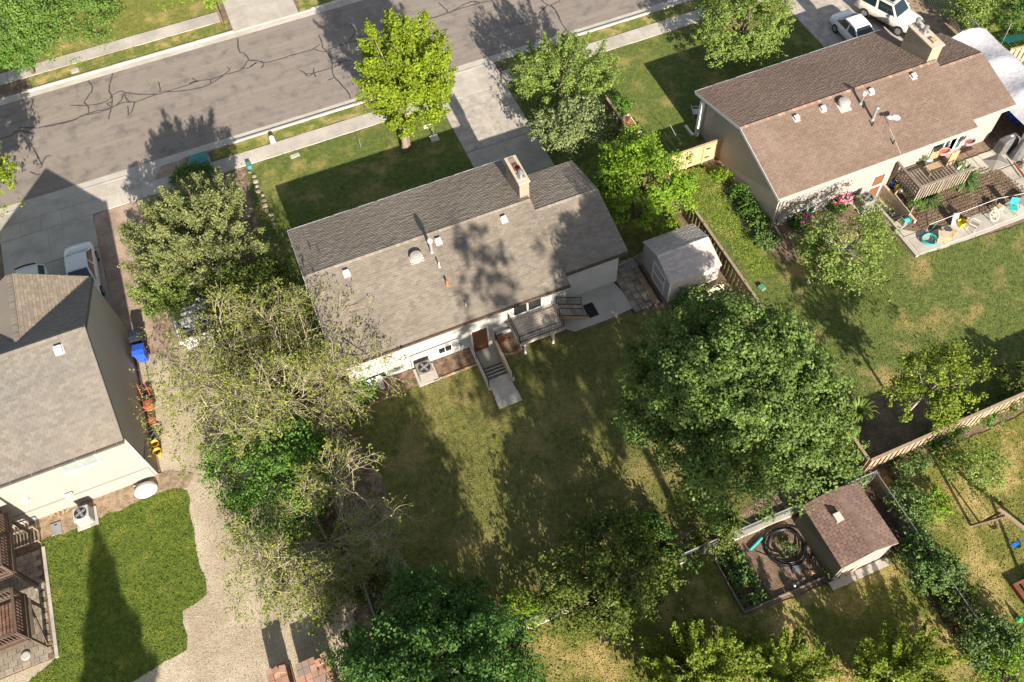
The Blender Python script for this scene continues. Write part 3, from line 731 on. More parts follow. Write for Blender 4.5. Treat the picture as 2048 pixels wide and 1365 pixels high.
def split_house(name, label, X0, XM, XW, yb, yf, ze, yr, zr, wyb, wyf, wyr, wzr, roofm, sidem, backm, wallm, ridge2, seed, n_parts, gut):
    """long low house: main block plus lower garage wing at its right; gable ends left and right"""
    t = thing(name, label, 'house', (X0, yb, 0))
    wl = X0+.40
    # walls
    b = MB(); b.exx([(yb+.35,-.8),(yb+.35,ze-.02),(yr,zr-.1),(yf-.65,ze+.1),(yf-.65,-.1),(yb+.8,-.1)][::-1], wl, wl+.12); b.build('gable_wall', sidem, t)
    b = MB(); b.box(wl+.12,XM-.05,yb+.35,yb+.47,-.8,ze-.02); b.build('wall', backm, t)
    b = MB(); b.box(wl+.12,XM-.05,yf-.77,yf-.65,-.1,ze-.02); b.build('wall', wallm, t)
    b = MB(); b.exx([(yb+.5,-.1),(yb+.5,ze+.03),(yr,zr-.1),(yf-.8,ze+.12),(yf-.8,-.1)][::-1], XM-.18, XM-.06); b.build('gable_wall', wallm, t)
    b = MB(); b.box(XM-.06,XW-.35,wyb+.35,wyb+.47,-.1,ze-.05); b.build('wing_wall', wallm, t)
    b = MB(); b.box(XM-.06,XW-.35,wyf-.57,wyf-.45,-.1,ze-.05); b.build('wing_wall', wallm, t)
    b = MB(); b.exx([(wyb+.48,-.1),(wyb+.48,ze+.03),(wyr,wzr-.1),(wyf-.6,ze+.07),(wyf-.6,-.1)][::-1], XW-.47, XW-.35); b.build('gable_wall', wallm, t)
    # roof decks
    gable_block(t, X0, XM, yb, yf, ze, yr, zr, .16, roofm, None, None)
    gable_block(t, XM+.003, XW, wyb, wyf, ze, wyr, wzr, .16, roofm, None, None)
    for (xa, xb, a, e, r, z, sd) in ((X0, XM, yb, yf, yr, zr, 0), (XM+.003, XW, wyb, wyf, wyr, wzr, 5)):
        vb = Vector((0, r-a, z-ze)); vf = Vector((0, r-e, z-ze))
        shingle_slope(t, (xa, a, ze), (1,0,0), vb, xb-xa, vb.length, roofm, seed=seed+sd, n_parts=n_parts if sd == 0 else 0)
        shingle_slope(t, (xb, e, ze), (-1,0,0), vf, xb-xa, vf.length, roofm, seed=seed+sd+1, butt=.030)
        ridge_caps(t, (xa, r, z), (xb, r, z), roofm, ridge2, seed+sd)
    # rake boards on the left gable, gutters along the back eaves
    b = MB(); b.bar((X0-.012, yb, ze-.09), (X0-.012, yr, zr-.09), .02, .2); b.build('rake_board', 'trim_white', t)
    b = MB(); b.bar((X0-.012, yf, ze-.09), (X0-.012, yr, zr-.09), .02, .2); b.build('rake_board', 'trim_white', t)
    b = MB(); b.box(X0,XM,yb-.13,yb-.003,ze-.13,ze+.01); b.build('gutter', gut, t)
    b = MB(); b.box(XM+.01,XW,wyb-.13,wyb-.003,ze-.13,ze+.01); b.build('gutter', gut, t)
    b = MB(); b.box(X0,XM,yf+.003,yf+.10,ze-.13,ze+.0); b.build('gutter', 'trim_white', t)
    return t

# ------------------------------------------------------------------ the grey-roofed house in the middle
YB, YF, YR, ZE, ZR = 25.3, 35.35, 30.75, 3.1, 4.42
gh = split_house('grey_roofed_house', 'white house with weathered grey-tan shingle roof in the middle, tan brick chimney', -1.09, 12.2, 16.1, YB, YF, ZE, YR, ZR, 26.05, 33.55, 30.1, 4.12,
                 'shingle_gray', 'wall_white', 'main_siding', 'wall_white', None, 21, 300, 'fascia_brown')
SB = (ZR-ZE)/(YR-YB)
def on_back(px, py):
    """point where a photo ray meets the back slope of the grey roof"""
    a = np.array([0,0,CAM_H]); d_ = np.array(G(px,py,0))-a
    t_ = (ZE-SB*YB-a[2]+SB*a[1])/(d_[2]-SB*d_[1]); p = a+d_*t_; return p
for p in ((693,548),(877,484),(1008,440)):
    q = on_back(*p); roof_box_vent(gh, q[0], q[1], q[2], SB)
q = on_back(834,520); turbine(gh, q[0], q[1], q[2], .36, 'roof_metal')
q = on_back(864,505); pipe_vent(gh, q[0], q[1], q[2], .95, .085, 'galv_dull', 'vent_white')
q = on_back(879,535); pipe_vent(gh, q[0], q[1], q[2], .45, .04, 'vent_white')
q = on_back(895,571); pipe_vent(gh, q[0], q[1], q[2], .4, .06, 'copper_vent')
q = on_back(932,612); pipe_vent(gh, q[0], q[1], q[2], .25, .035, 'vent_white')
chimney(gh, 11.72, 12.30, 31.1, 33.15, 2.6, 5.45, 'chimney_tan', (('metal', .22), ('clay', .5), ('slab', .85)))
yw = YB+.35
def wx(px, py): p = GY(px, py, yw); return (p[0], p[2])
def wwin(pl, ph, **k): window(gh, wx(*pl), wx(*ph), yw, **k)
for pl, pr, gl in (((743,763),(805,742),('glass_dark','glass_blind')), ((877,709),(905,699),('glass_dark','glass_dark'))):
    a, c = wx(*pl), wx(*pr); window(gh, (a[0], a[1]), (c[0], a[1]+.62), yw, glass=gl, fw=.045)
a, c = wx(1025,632), wx(1084,590); window(gh, (a[0], 1.45), (c[0], 2.98), yw, glass='glass_dark', fw=.08)
# fallen window screen leaning below the left window
b = MB(); a = GY(745,778,25.5); b.bar((a[0]+.05,25.05,.05),(a[0]+.05,25.55,.65),1.25,.03,up=(0,-1,.6)); tag(b.build('window_screen','galv_dull'),'grey window screen leaning under the left basement window','screen')
dl, dr = 6.42, 7.30
b = MB(); b.box(dl-.09,dl,yw-.05,yw-.001,-.72,1.42); b.box(dr,dr+.09,yw-.05,yw-.001,-.72,1.42); b.box(dl-.09,dr+.09,yw-.05,yw-.001,1.421,1.5); f = b.build('door_frame','trim_white',gh)
b = MB(); b.box(dl+.003,dr-.003,yw-.03,yw-.002,-.71,1.418); dd = b.build('door','door_brown',gh)
b = MB(); b.box(dl+.06,dl+.1,yw-.08,yw-.031,.2,.32); b.build('handle','galv',dd)
b = MB(); b.box(5.6,5.8,yw-.14,yw-.001,1.15,1.55); b.box(5.65,5.75,yw-.1,yw-.001,.0,1.15); em = b.build('electric_meter','galv_dull',gh)
b = MB(); b.box(5.2,5.5,yw-.12,yw-.001,.85,1.15); b.build('meter_box','galv',em)
b = MB(); b.tube([(5.65,yw-.03,1.35),(2.75,yw-.03,1.3),(2.75,yw-.03,.2)],.022); b.build('cable','black_metal',gh)

# ------------------------------------------------------------------ the brown-roofed house at upper right
rh = split_house('brown_roofed_house', 'cream house with reddish brown shingle roof and tan side wall at upper right', 25.62, 39.4, 42.7, 25.85, 35.65, 3.1, 30.65, 4.47, 26.45, 33.75, 30.3, 4.15,
                 'shingle_brown', 'tan_siding', 'wall_cream', 'wall_cream', 'ridge_red', 41, 300, 'gutter_cream')
SR = (4.47-3.1)/(30.65-25.85)
def on_r(px, py):
    a = np.array([0,0,CAM_H]); d_ = np.array(G(px,py,0))-a
    t_ = (3.1-SR*25.85-a[2]+SR*a[1])/(d_[2]-SR*d_[1]); return a+d_*t_
for p in ((1592,238),(1645,219),(1741,185),(1826,154)):
    q = on_r(*p); roof_box_vent(rh, q[0], q[1], q[2], SR)
q = on_r(1686,212); turbine(rh, q[0], q[1], q[2], .36, 'roof_metal', SR)
q = on_r(1721,208); pipe_vent(rh, q[0], q[1], q[2], .75, .085, 'galv', 'vent_white')
q = on_r(1745,240); pipe_vent(rh, q[0], q[1], q[2], .85, .075, 'galv_dull', 'galv')
for p in ((1727,216),(1744,252),(1786,288)):
    q = on_r(*p); pipe_vent(rh, q[0], q[1], q[2], .3, .04, 'black_plastic')
q = on_r(1777,251)
b = MB(); b.tube([q+np.array([0,0,.0]), q+np.array([.05,-.05,.55])],.02); f = b.build('antenna_mast','galv',rh)
b = MB(); b.lathe((q[0]+.25,q[1]-.1,q[2]+.5),[(.05,0),(.2,.05),(.24,.1)],12); b.lathe((q[0]-.05,q[1]+.05,q[2]+.5),[(.04,0),(.15,.04),(.18,.08)],10); b.build('dish','white_plastic',f)
e0, e1 = on_r(1779,258), on_r(1802,311)
b = MB(); b.tube([e0+np.array([0,0,.03]), e1+np.array([0,0,.03])],.014); b.build('cable','cream_metal',rh)
chimney(rh, 38.75, 39.55, 30.75, 33.1, 2.6, 5.45, 'chimney_cream', (('metal', .92), ('metal', .58), ('stub', .2)))
ry = 25.85+.35
def rwx(px, py): p = GY(px, py, ry); return (p[0], p[2])
window(rh, rwx(1580,440), rwx(1633,408), ry, panes=3, glass='glass_teal', fw=.05)
window(rh, rwx(1702,388), rwx(1714,378), ry, panes=1, glass='glass_blind')
# white-framed door at the foot of the sunken stair
b = MB(); b.box(32.87,32.97,ry-.06,ry-.001,-.71,1.35); b.box(33.78,33.88,ry-.06,ry-.001,-.71,1.35); b.box(32.87,33.88,ry-.06,ry-.001,1.351,1.45); b.box(32.971,33.779,ry-.05,ry-.001,.25,.4); fr = b.build('door_frame','trim_white',rh)
b = MB(); b.box(32.98,33.77,ry-.03,ry-.002,-.70,1.34); b.build('door','door_brown',rh)
a, c = rwx(1848,325), rwx(1905,282); window(rh, (a[0], .95), (a[0]+2.0, 2.6), ry, glass='glass_teal', fw=.08)
window(rh, (38.1,1.2), (39.1,2.5), ry, glass='glass_teal')
b = MB(); b.box(38.0,39.3,ry-.012,ry-.001,.0,1.1); b.build('brick_panel','chimney_red',rh)
# porch post, gutter pipes, wall light
t = rh
b = MB(); b.box(25.62,25.85,34.75,34.98,0,2.95); b.build('porch_post','trim_white',t)
b = MB(); b.box(25.4,25.55,34.95,35.9,.02,.12); b.build('downspout','trim_white',t)
b = MB(); b.tube([(26.15,25.75,2.95),(26.15,25.95,2.6),(26.15,25.98,.3),(26.15,25.0,.08)],.05); b.build('downspout','galv',t)
b = MB(); b.bar((26.2,26.4,1.55),(26.2,29.9,1.55),.03,.05); b.build('siding_strip','trim_white',t)
p = GX(1446,307,26.2); b = MB(); b.box(26.05,26.2,p[1]-.12,p[1]+.12,p[2]-.15,p[2]+.15); b.tube([(26.15,p[1],p[2]-.1),(26.15,p[1],.1)],.02); b.build('utility_box','galv_dull',t)
b = MB(); b.exx([(26.3,3.0),(30.4,4.70),(35.0,3.05)],25.9,26.15); 

# ------------------------------------------------------------------ the two-storey house at left
lh = thing('stone_roofed_house', 'cream two-storey house with stone-grey shingle roof at the left edge', 'house', (-11.7,25,0))
LX0, LX, LYB, LYR, LYF, LZE, LZR = -27.0, -11.66, 24.7, 30.05, 35.35, 4.6, 7.08
GXP, GZ = -15.0, 6.75
b = MB(); b.exx([(25.0,-.1),(25.0,LZE-.1),(LYR,LZR-.2),(35.0,LZE-.1),(35.0,-.1)][::-1], LX-.17, LX-.05); b.build('gable_wall','wall_tan',lh)
b = MB(); b.box(LX0,LX-.17,25.0,25.12,-.1,LZE-.05); b.build('wall','wall_cream',lh)
b = MB(); b.box(LX0,LX-.17,24.93,24.998,-.1,1.0); b.build('foundation','wall_cream',lh)
b = MB(); b.box(LX0,LX-.17,24.97,24.999,1.95,2.0); b.build('trim_band','trim_tan',lh)
b = MB(); b.exx([(24.93,-.1),(24.93,1.9),(26.6,1.0),(26.6,-.1)][::-1], LX-.049, LX+.0); b.build('foundation','wall_cream',lh)
b = MB(); b.exy([(LX0,-.1),(LX0,LZE-.1),(-18.3,LZE),(GXP,GZ-.22),(LX-.18,LZE-.12),(LX-.18,-.1)], 34.95, 35.07); b.build('garage_wall','wall_cream',lh)
b = MB(); b.exx([(LYB,LZE-.18),(LYB,LZE),(LYR,LZR),(LYF,LZE),(LYF,LZE-.18),(LYR,LZR-.18)][::-1], LX0, LX); b.build('roof','shingle_stone',lh)
vb = Vector((0,LYR-LYB,LZR-LZE)); vf = Vector((0,LYR-LYF,LZR-LZE))
shingle_slope(lh, (LX0,LYB,LZE), (1,0,0), vb, LX-LX0, vb.length, 'shingle_stone', seed=61, n_parts=300, tab=.31, exp=.17)
shingle_slope(lh, (LX,LYF,LZE), (-1,0,0), vf, LX-LX0, vf.length, 'shingle_stone', seed=62, tab=.31, exp=.17)
ridge_caps(lh, (LX0,LYR,LZR), (LX,LYR,LZR), 'shingle_stone', None, 3)
# cross gable over the garage, ridge towards the street
fs = (LZR-LZE)/(LYF-LYR)
yv = lambda z: LYF-(z-LZE)/fs
b = MB()
YG = 35.36
top_b = yv(GZ)
b.add([(LX,YG,LZE),(GXP,YG,GZ),(-18.5,YG,LZE),(LX,YG-.01,LZE-.15),(GXP,YG-.01,GZ-.16),(-18.5,YG-.01,LZE-.15),(GXP,top_b,GZ+.004)],
      [(0,1,6),(1,2,6),(3,0,2,5)] if False else [(0,1,6),(1,2,6)])
b.build('roof','shingle_stone',lh)
b = MB(); b.bar((LX,YG+.01,LZE-.06),(GXP,YG+.01,GZ-.07),.02,.16); b.bar((-18.5,YG+.01,LZE-.06),(GXP,YG+.01,GZ-.07),.02,.16); b.build('rake_board','gutter_dark',lh)
sl_v = Vector((GXP-LX,0,GZ-LZE)); 
shingle_slope(lh, (LX,YG,LZE+.006), (0,-1,0), sl_v, 5, sl_v.length, 'shingle_tan_lit', seed=63, tab=.31, exp=.17,
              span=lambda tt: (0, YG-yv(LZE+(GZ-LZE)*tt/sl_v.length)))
ridge_caps(lh, (GXP,top_b,GZ), (GXP,YG,GZ), 'shingle_stone', None, 4)
b = MB(); b.box(LX0,LX,LYB-.13,LYB-.003,LZE-.13,LZE+.012); gu = b.build('gutter','gutter_dark',lh)
for i in range(7):
    b = MB(); x = -12.0-i*1.0; b.box(x,x+.03,LYB-.135,LYB-.0,LZE+.013,LZE+.03); b.build('gutter_strap','galv_dull',gu)
b = MB(); b.bar((LX+.012,LYB,LZE-.1),(LX+.012,LYR,LZR-.1),.02,.18); b.build('rake_board','gutter_dark',lh)
b = MB(); b.bar((LX+.012,LYF,LZE-.1),(LX+.012,LYR,LZR-.1),.02,.18); b.build('rake_board','gutter_dark',lh)
ls = (LZR-LZE)/(LYR-LYB)
def on_l(px, py):
    a = np.array([0,0,CAM_H]); d_ = np.array(G(px,py,0))-a
    t_ = (LZE-ls*LYB-a[2]+ls*a[1])/(d_[2]-ls*d_[1]); return a+d_*t_
q = on_l(118,700); roof_box_vent(lh, q[0], q[1], q[2], ls, s=.36)
a, c = GY(133,948,25.0), GY(182,905,25.0)
br_ = GY(205,922,25.0); window(lh, (a[0], a[2]), (br_[0], a[2]+1.15), 25.0, glass=('glass_blind','glass_blind'), fw=.08)
q = GY(50,1001,24.93); b = MB(); b.lathe((q[0],24.9,q[2]),[(.05,-.06),(.18,-.04),(.18,.04),(.05,.06)],14); b.build('vent_hood','white_plastic',lh)
q = GY(137,988,24.93); b = MB(); b.box(q[0]-.2,q[0]+.2,24.8,24.92,q[2]-.08,q[2]+.08); b.build('vent_hood','white_plastic',lh)

# ------------------------------------------------------------------ white garden shed
ws = thing('white_shed', 'pale garden shed with pinkish white shingle roof beside the fence', 'shed', (17.6,23.8,0))
wx0, wx1, wy0, wy1, wze, wyr, wzr = 17.68, 20.98, 23.8, 27.12, 1.85, 25.5, 2.45
b = MB(); b.exx([(wy0+.05,0),(wy0+.05,wze-.03),(wyr,wzr-.06),(wy1-.05,wze-.03),(wy1-.05,0)][::-1],wx0+.06,wx0+.12); b.build('end_wall','shed_siding_end',ws)
b = MB(); b.exx([(wy0+.05,0),(wy0+.05,wze-.03),(wyr,wzr-.06),(wy1-.05,wze-.03),(wy1-.05,0)][::-1],wx1-.12,wx1-.06); b.build('end_wall','shed_siding_end',ws)
b = MB(); b.box(wx0+.121,wx1-.121,wy0+.05,wy0+.11,0,wze-.02); b.build('wall','shed_siding',ws)
b = MB(); b.box(wx0+.121,wx1-.121,wy1-.11,wy1-.05,0,wze-.02); b.build('wall','shed_siding',ws)
b = MB(); b.exx([(wy0,wze-.06),(wy0,wze),(wyr,wzr),(wy1,wze),(wy1,wze-.06),(wyr,wzr-.06)][::-1],wx0,wx1); b.build('roof','shingle_pale',ws)
for (yy, sgn, ox, sd) in ((wy0,1,wx0,71),(wy1,-1,wx1,72)):
    v_ = Vector((0,wyr-yy,wzr-wze)); shingle_slope(ws,(ox,yy,wze),(sgn,0,0),v_,wx1-wx0,v_.length,'shingle_pale',seed=sd,n_parts=300,gap=.018,butt=.026)
ridge_caps(ws,(wx0,wyr,wzr),(wx1,wyr,wzr),'shingle_pale',None,5)
dy0, dy1, dz0, dz1, dx = 24.35, 25.75, .08, 1.72, wx0+.06
b = MB(); b.box(dx-.025,dx-.001,dy0,dy1,dz0,dz1); dr_ = b.build('door','shed_siding_end',ws)
b = MB()
for (a, c, e, g_) in ((dy0,dy0+.1,dz0,dz1),(dy1-.1,dy1,dz0,dz1),(dy0+.1,dy1-.1,dz0,dz0+.1),(dy0+.1,dy1-.1,dz1-.1,dz1),(dy0+.1,dy1-.1,.85,.95)): b.box(dx-.05,dx-.026,a,c,e,g_)
b.build('door_trim','trim_white',dr_)
for yy, zz in ((dy0+.03,.3),(dy0+.03,1.45)):
    b = MB(); b.box(dx-.07,dx-.051,yy,yy+.12,zz,zz+.06); b.build('hinge','black_metal',dr_)
b = MB(); b.box(wx0+.04,wx0+.14,wy0+.03,wy0+.049,0,wze-.05); b.build('corner_board','trim_white',ws)

# ------------------------------------------------------------------ brown shed by the vegetable bed
bs_ = thing('brown_roofed_shed', 'small shed with brown shingle roof and olive side wall beside the vegetable bed', 'shed', (17.2,6.4,0))
sx0, sx1, sy0, sy1, sze, sxr, szr = 17.12, 20.15, 6.35, 9.62, 2.25, 18.72, 2.85
b = MB(); b.box(sx0+.12,sx0+.18,sy0+.06,sy1-.06,0,sze-.04); b.build('side_wall','olive_siding',bs_)
b = MB(); b.box(sx1-.18,sx1-.12,sy0+.06,sy1-.06,0,sze-.04); b.build('side_wall','olive_siding',bs_)
for ya in (sy0+.06, sy1-.12):
    b = MB(); b.exy([(sx0+.181,0),(sx1-.181,0),(sx1-.181,sze-.04),(sxr,szr-.08),(sx0+.181,sze-.04)],ya,ya+.06); b.build('end_wall','wall_cream',bs_)
b = MB(); b.exy([(sx0,sze-.06),(sxr,szr-.06),(sx1,sze-.06),(sx1,sze),(sxr,szr),(sx0,sze)],sy0,sy1); b.build('roof','fascia_brown',bs_)
for (xx, sgn, oy, sd) in ((sx0,-1,sy1,81),(sx1,1,sy0,82)):
    v_ = Vector((sxr-xx,0,szr-sze)); shingle_slope(bs_,(xx,oy,sze),(0,sgn,0),v_,sy1-sy0,v_.length,'shingle_shed',seed=sd,n_parts=300,tab=.31,exp=.165,gap=.022,butt=.03)
ridge_caps(bs_,(sxr,sy0,szr),(sxr,sy1,szr),'shingle_shed',None,6)
b = MB(); b.box(sx0+.3,sx0+1.5,sy0+.02,sy0+.059,.05,1.85); dd = b.build('door','trim_tan',bs_)
b = MB(); b.box(sx0+.4,sx0+.5,sy0-.02,sy0+.019,.9,1.0); b.build('handle','black_metal',dd)
b = MB(); b.bar((sx0,sy0-.012,sze-.04),(sxr,sy0-.012,szr-.04),.02,.1); b.bar((sx1,sy0-.012,sze-.04),(sxr,sy0-.012,szr-.04),.02,.1); b.build('rake_board','wall_cream',bs_)
q = G(1674,1038,2.6)
b = MB(); b.cbox((q[0],q[1],2.5),.30,.36,.34); rv = b.build('roof_vent','vent_white',bs_)
b = MB(); b.cbox((q[0],q[1],2.842),.36,.42,.03); b.build('vent_cap','vent_white',rv)
b = MB(); b.box(17.1,20.3,5.95,6.36,-.05,.05); tag(b.build('shed_apron','concrete'), kind='structure')
# ================================================================== FENCES
def board_fence(label, p0, p1, h, m, cap, post_sp=2.33, pk_w=.14, pk_gap=.035, both=True, cat='fence', base=0.0, postm=None, rails=True):
    """fence with single boards, posts, rails and cap, built at p0 -> p1 (xy)"""
    p0, p1 = Vector((*p0, base)), Vector((*p1, base)); d = p1-p0; L_ = d.length; d.normalize(); nrm = Vector((-d.y, d.x, 0)); a = math.atan2(d.y, d.x)
    t = thing('wooden_fence', label, cat, tuple(p0))
    org = Vector(ORG[t.name])
    n = int(L_/(pk_w+pk_gap)); src = None; rnd = random.Random(int(L_*10))
    b = MB(); b.box(0, pk_w, -.011, .011, .03, h-.06)
    cnt = 0
    for i in range(n):
        off = (.035 if (both and i % 2) else -.035) if both else .03
        if src is None: o = src = b.build('fence_board', m, t, local=True)
        else: o = copy_of(src, t)
        q = p0+d*(i*(pk_w+pk_gap))+nrm*off-org
        o.location = q; o.rotation_euler = (0, rnd.uniform(-.006, .006), a); o.scale = (1, 1, rnd.uniform(.985, 1.0))
    if cap:
        b = MB(); b.bar(p0+Vector((0,0,h-.03)), p1+Vector((0,0,h-.03)), .16, .05); b.build('cap_rail', cap, t)
    if rails:
        for zz in (.35, h-.28):
            b = MB(); b.bar(p0+Vector((0,0,zz)), p1+Vector((0,0,zz)), .042, .08); b.build('rail', m, t)
    k = max(1, round(L_/post_sp))
    for i in range(k+1):
        q = p0+d*(L_*i/k); b = MB(); b.cbox(q+nrm*.0, .11, .11, h+.03, a); b.build('post', postm or m, t)
    return t
board_fence('long brown board fence between the white shed and the wide right lawn', (21.7,29.4), (21.7,10.6), 1.62, 'fence_wood', 'fence_cap')
board_fence('sunlit pale board fence running right from the corner beside the maple', (21.8,10.45), (36,10.55), 1.64, 'fence_pale', 'fence_cap', pk_w=.2, pk_gap=-.03)
q0, q1 = G(1214,196,1.5), G(1276,286,1.5)
board_fence('short dark brown fence dividing the two front lawns', q0[:2], q1[:2], 1.5, 'fence_wood', 'fence_cap', pk_w=.2, pk_gap=.03)
g0, g1 = G(1341,345), G(1432,318)
gt = board_fence('light new wooden gate and fence beside the tan side wall', (g0[0]-.15, g1[1]+.05), (26.0, g1[1]+.05), 1.68, 'fence_light', 'fence_light', post_sp=1.25, pk_w=.19, pk_gap=.009, both=False, postm='fence_light')
for xx in (.35, .42):
    pass
b = MB()
for fx in (1.22, 2.45):
    for zz in (.45, 1.2): b.box(g0[0]-.15+fx, g0[0]+.15+fx, g1[1]-.02, g1[1]-.0, zz, zz+.05)
b.build('hinge', 'black_metal', gt)
b = MB(); b.box(g0[0]+.9, g0[0]+.98, g1[1]-.06, g1[1]-.0, .95, 1.15); b.build('latch', 'black_metal', gt)

def chain_link(label, p0, p1, h, post_sp=2.6, wall=None, cat='fence', step=.13):
    p0, p1 = Vector((*p0, 0)), Vector((*p1, 0)); d = p1-p0; L_ = d.length; d.normalize()
    t = thing('chain_link_fence', label, cat, tuple(p0)); k = max(1, round(L_/post_sp)); z0 = wall or 0
    for i in range(k+1):
        q = p0+d*(L_*i/k); b = MB(); b.tube([q+Vector((0,0,0)), q+Vector((0,0,h+.04))], .03, 6); b.build('post', 'galv_dull', t)
    b = MB(); b.tube([p0+Vector((0,0,h)), p1+Vector((0,0,h))], .024, 6); b.build('top_rail', 'galv_dull', t)
    b = MB(); hh = h-z0-.02; n = int(L_/step)
    for i in range(n):
        for sgn in (1, -1):
            a = p0+d*(i*step); c = a+d*(sgn*hh*.8)
            s_ = (c-p0).dot(d)
            f = 1.0
            if s_ > L_: f = (L_-i*step)/(hh*.8)
            if s_ < 0: f = (i*step)/(hh*.8)
            if f < .05: continue
            e = a.lerp(c, f); b.tube([a+Vector((0,0,z0+.02)), e+Vector((0,0,z0+.02+hh*f))], .0045, 3)
    o = b.build('wire_mesh', 'galv_dull', t); o['kind'] = 'stuff'
    if wall:
        b = MB(); nrm = Vector((-d.y, d.x, 0)); b.bar(p0+Vector((0,0,wall/2-.05))-nrm*.03, p1+Vector((0,0,wall/2-.05))-nrm*.03, .22, wall+.1); b.build('kerb_wall', 'concrete', t)
    return t
chain_link('long chain link fence on a grey concrete kerb behind the vegetable bed', (-.4,10.1), (21.9,10.0), 1.15, wall=.28)
chain_link('chain link fence with dark bushes between the lower right lawns', (21.85,9.9), (21.75,-8), 1.2)
chain_link('grey chain link gate between the house wing and the white shed', (15.8,26.6), (17.6,26.9), 1.15, post_sp=.9, step=.1)
# teal privacy screen fence along the left edge of the back lawn
t = thing('screen_fence', 'low fence covered with dark teal privacy screen under the bare trees', 'fence', (-3.3,10.5,0))
for i in range(6):
    b = MB(); y = 10.6+i*2.5; b.tube([(-3.3,y,0),(-3.3,y,1.3)], .03, 6); b.build('post','galv_dull',t)
    if i < 5: b = MB(); b.box(-3.27,-3.255,y+.04,y+2.46,.06,1.2); b.build('screen_panel','teal_screen',t)
b = MB(); b.bar((-3.3,10.6,1.25),(-3.3,23.1,1.25),.09,.05); b.build('rail','old_wood',t)
# metal picket fence at the top right
t = thing('metal_fence', 'grey metal picket fence beside the cream car at the top right', 'fence', (47.2,46,0)); src = None
for i in range(86):
    if src is None:
        b = MB(); b.box(-.022,.022,-.022,.022,.05,1.5); src = b.build('picket','galv_dull',t,local=True); o = src
    else: o = copy_of(src, t)
    o.location = (0, -i*.155, 0)
for zz in (.2,1.45):
    b = MB(); b.bar((47.2,46,zz),(47.2,32.7,zz),.04,.05); b.build('rail','galv_dull',t)

# ================================================================== TREES AND PLANTS
def leaf_mesh(name, C_, Nrm, size, m, parent, rng, aspect=.62):
    k = len(C_); Nrm = Nrm/np.linalg.norm(Nrm, axis=1, keepdims=True)
    r = rng.normal(size=(k, 3)); A = np.cross(Nrm, r); A /= np.linalg.norm(A, axis=1, keepdims=True)+1e-9; B = np.cross(Nrm, A)
    s = (size*(.6+.8*rng.random(k)))[:, None]
    V = np.stack([C_-A*s*.5, C_+B*s*.5*aspect-A*s*.05, C_+A*s*.5+Nrm*s*.08, C_-B*s*.5*aspect-A*s*.05], 1).reshape(-1, 3)
    return arrays(name, V, np.arange(k*4).reshape(-1, 4), m, parent)
def crown_points(c, R_, n_cl, cr, n_leaf, mode, rng, lo=-.45, shell=.55, lump=.22):
    """clump centres spread through the crown's volume, leaves gathered about each clump"""
    c = np.array(c, float); R_ = np.array(R_, float)
    D_ = []
    while len(D_) < n_cl:
        v = rng.normal(size=3); v /= np.linalg.norm(v)
        if v[2] > lo: D_.append(v)
    D_ = np.array(D_)
    K = rng.normal(size=(7, 3))*2.2; ph = rng.random(7)*6.28
    f = 1+lump*np.sin(D_ @ K.T+ph).mean(1)*1.9
    rad = (shell+(1-shell)*rng.random(n_cl)**.6)*f
    cc = c+D_*R_*rad[:, None]
    w_ = .4+rng.random(n_cl); w_ *= (.5+.5*rad); idx = rng.choice(n_cl, n_leaf, p=w_/w_.sum())
    crr = cr*(.55+.9*rng.random(n_cl))
    if mode in ('spire','shoot'):
        gd = D_*np.array([.75,.75,.6])+np.array([0,0,.75]); gd /= np.linalg.norm(gd, axis=1, keepdims=True)
        tt = rng.random(n_leaf)**.8; Ln = cr*(2.0+2.2*rng.random(n_cl))
        thin = 1.0
        if mode == 'shoot': Ln = Ln*1.5; thin = .75
        sp = crr[idx]*(.55-.42*tt)*thin
        P_ = cc[idx]+gd[idx]*((tt-.55)*Ln[idx])[:, None]+rng.normal(size=(n_leaf, 3))*sp[:, None]
        N_ = rng.normal(size=(n_leaf, 3))*.8+gd[idx]*.5+np.array([0,-.2,.5])
    else:
        ns = 12                                            # every lobe breaks up into smaller sprays of leaves
        sub_ = rng.normal(size=(n_cl, ns, 3))*np.array([.58,.58,.42])*crr[:, None, None]+D_[:, None, :]*crr[:, None, None]*.25
        sr = crr[:, None]*(.15+.20*rng.random((n_cl, ns)))
        js = rng.integers(0, ns, n_leaf)
        g_ = rng.normal(size=(n_leaf, 3)); g_ *= (np.minimum(np.linalg.norm(g_, axis=1), 1.7)/np.linalg.norm(g_, axis=1))[:, None]
        P_ = cc[idx]+sub_[idx, js]+g_*sr[idx, js][:, None]*np.array([1,1,.6])
        N_ = rng.normal(size=(n_leaf, 3))*.55+g_*.55+D_[idx]*.3+np.array([0,-.1,.5])
    return cc, P_, N_
def limb_pts(a, b_, rng, sag=.15):
    a, b_ = np.array(a, float), np.array(b_, float); L_ = np.linalg.norm(b_-a)
    m1 = a+(b_-a)*.35+np.array([0,0,L_*sag])+rng.normal(size=3)*L_*.05; m2 = a+(b_-a)*.7+np.array([0,0,L_*sag*.7])+rng.normal(size=3)*L_*.05
    return [a, m1, m2, b_]
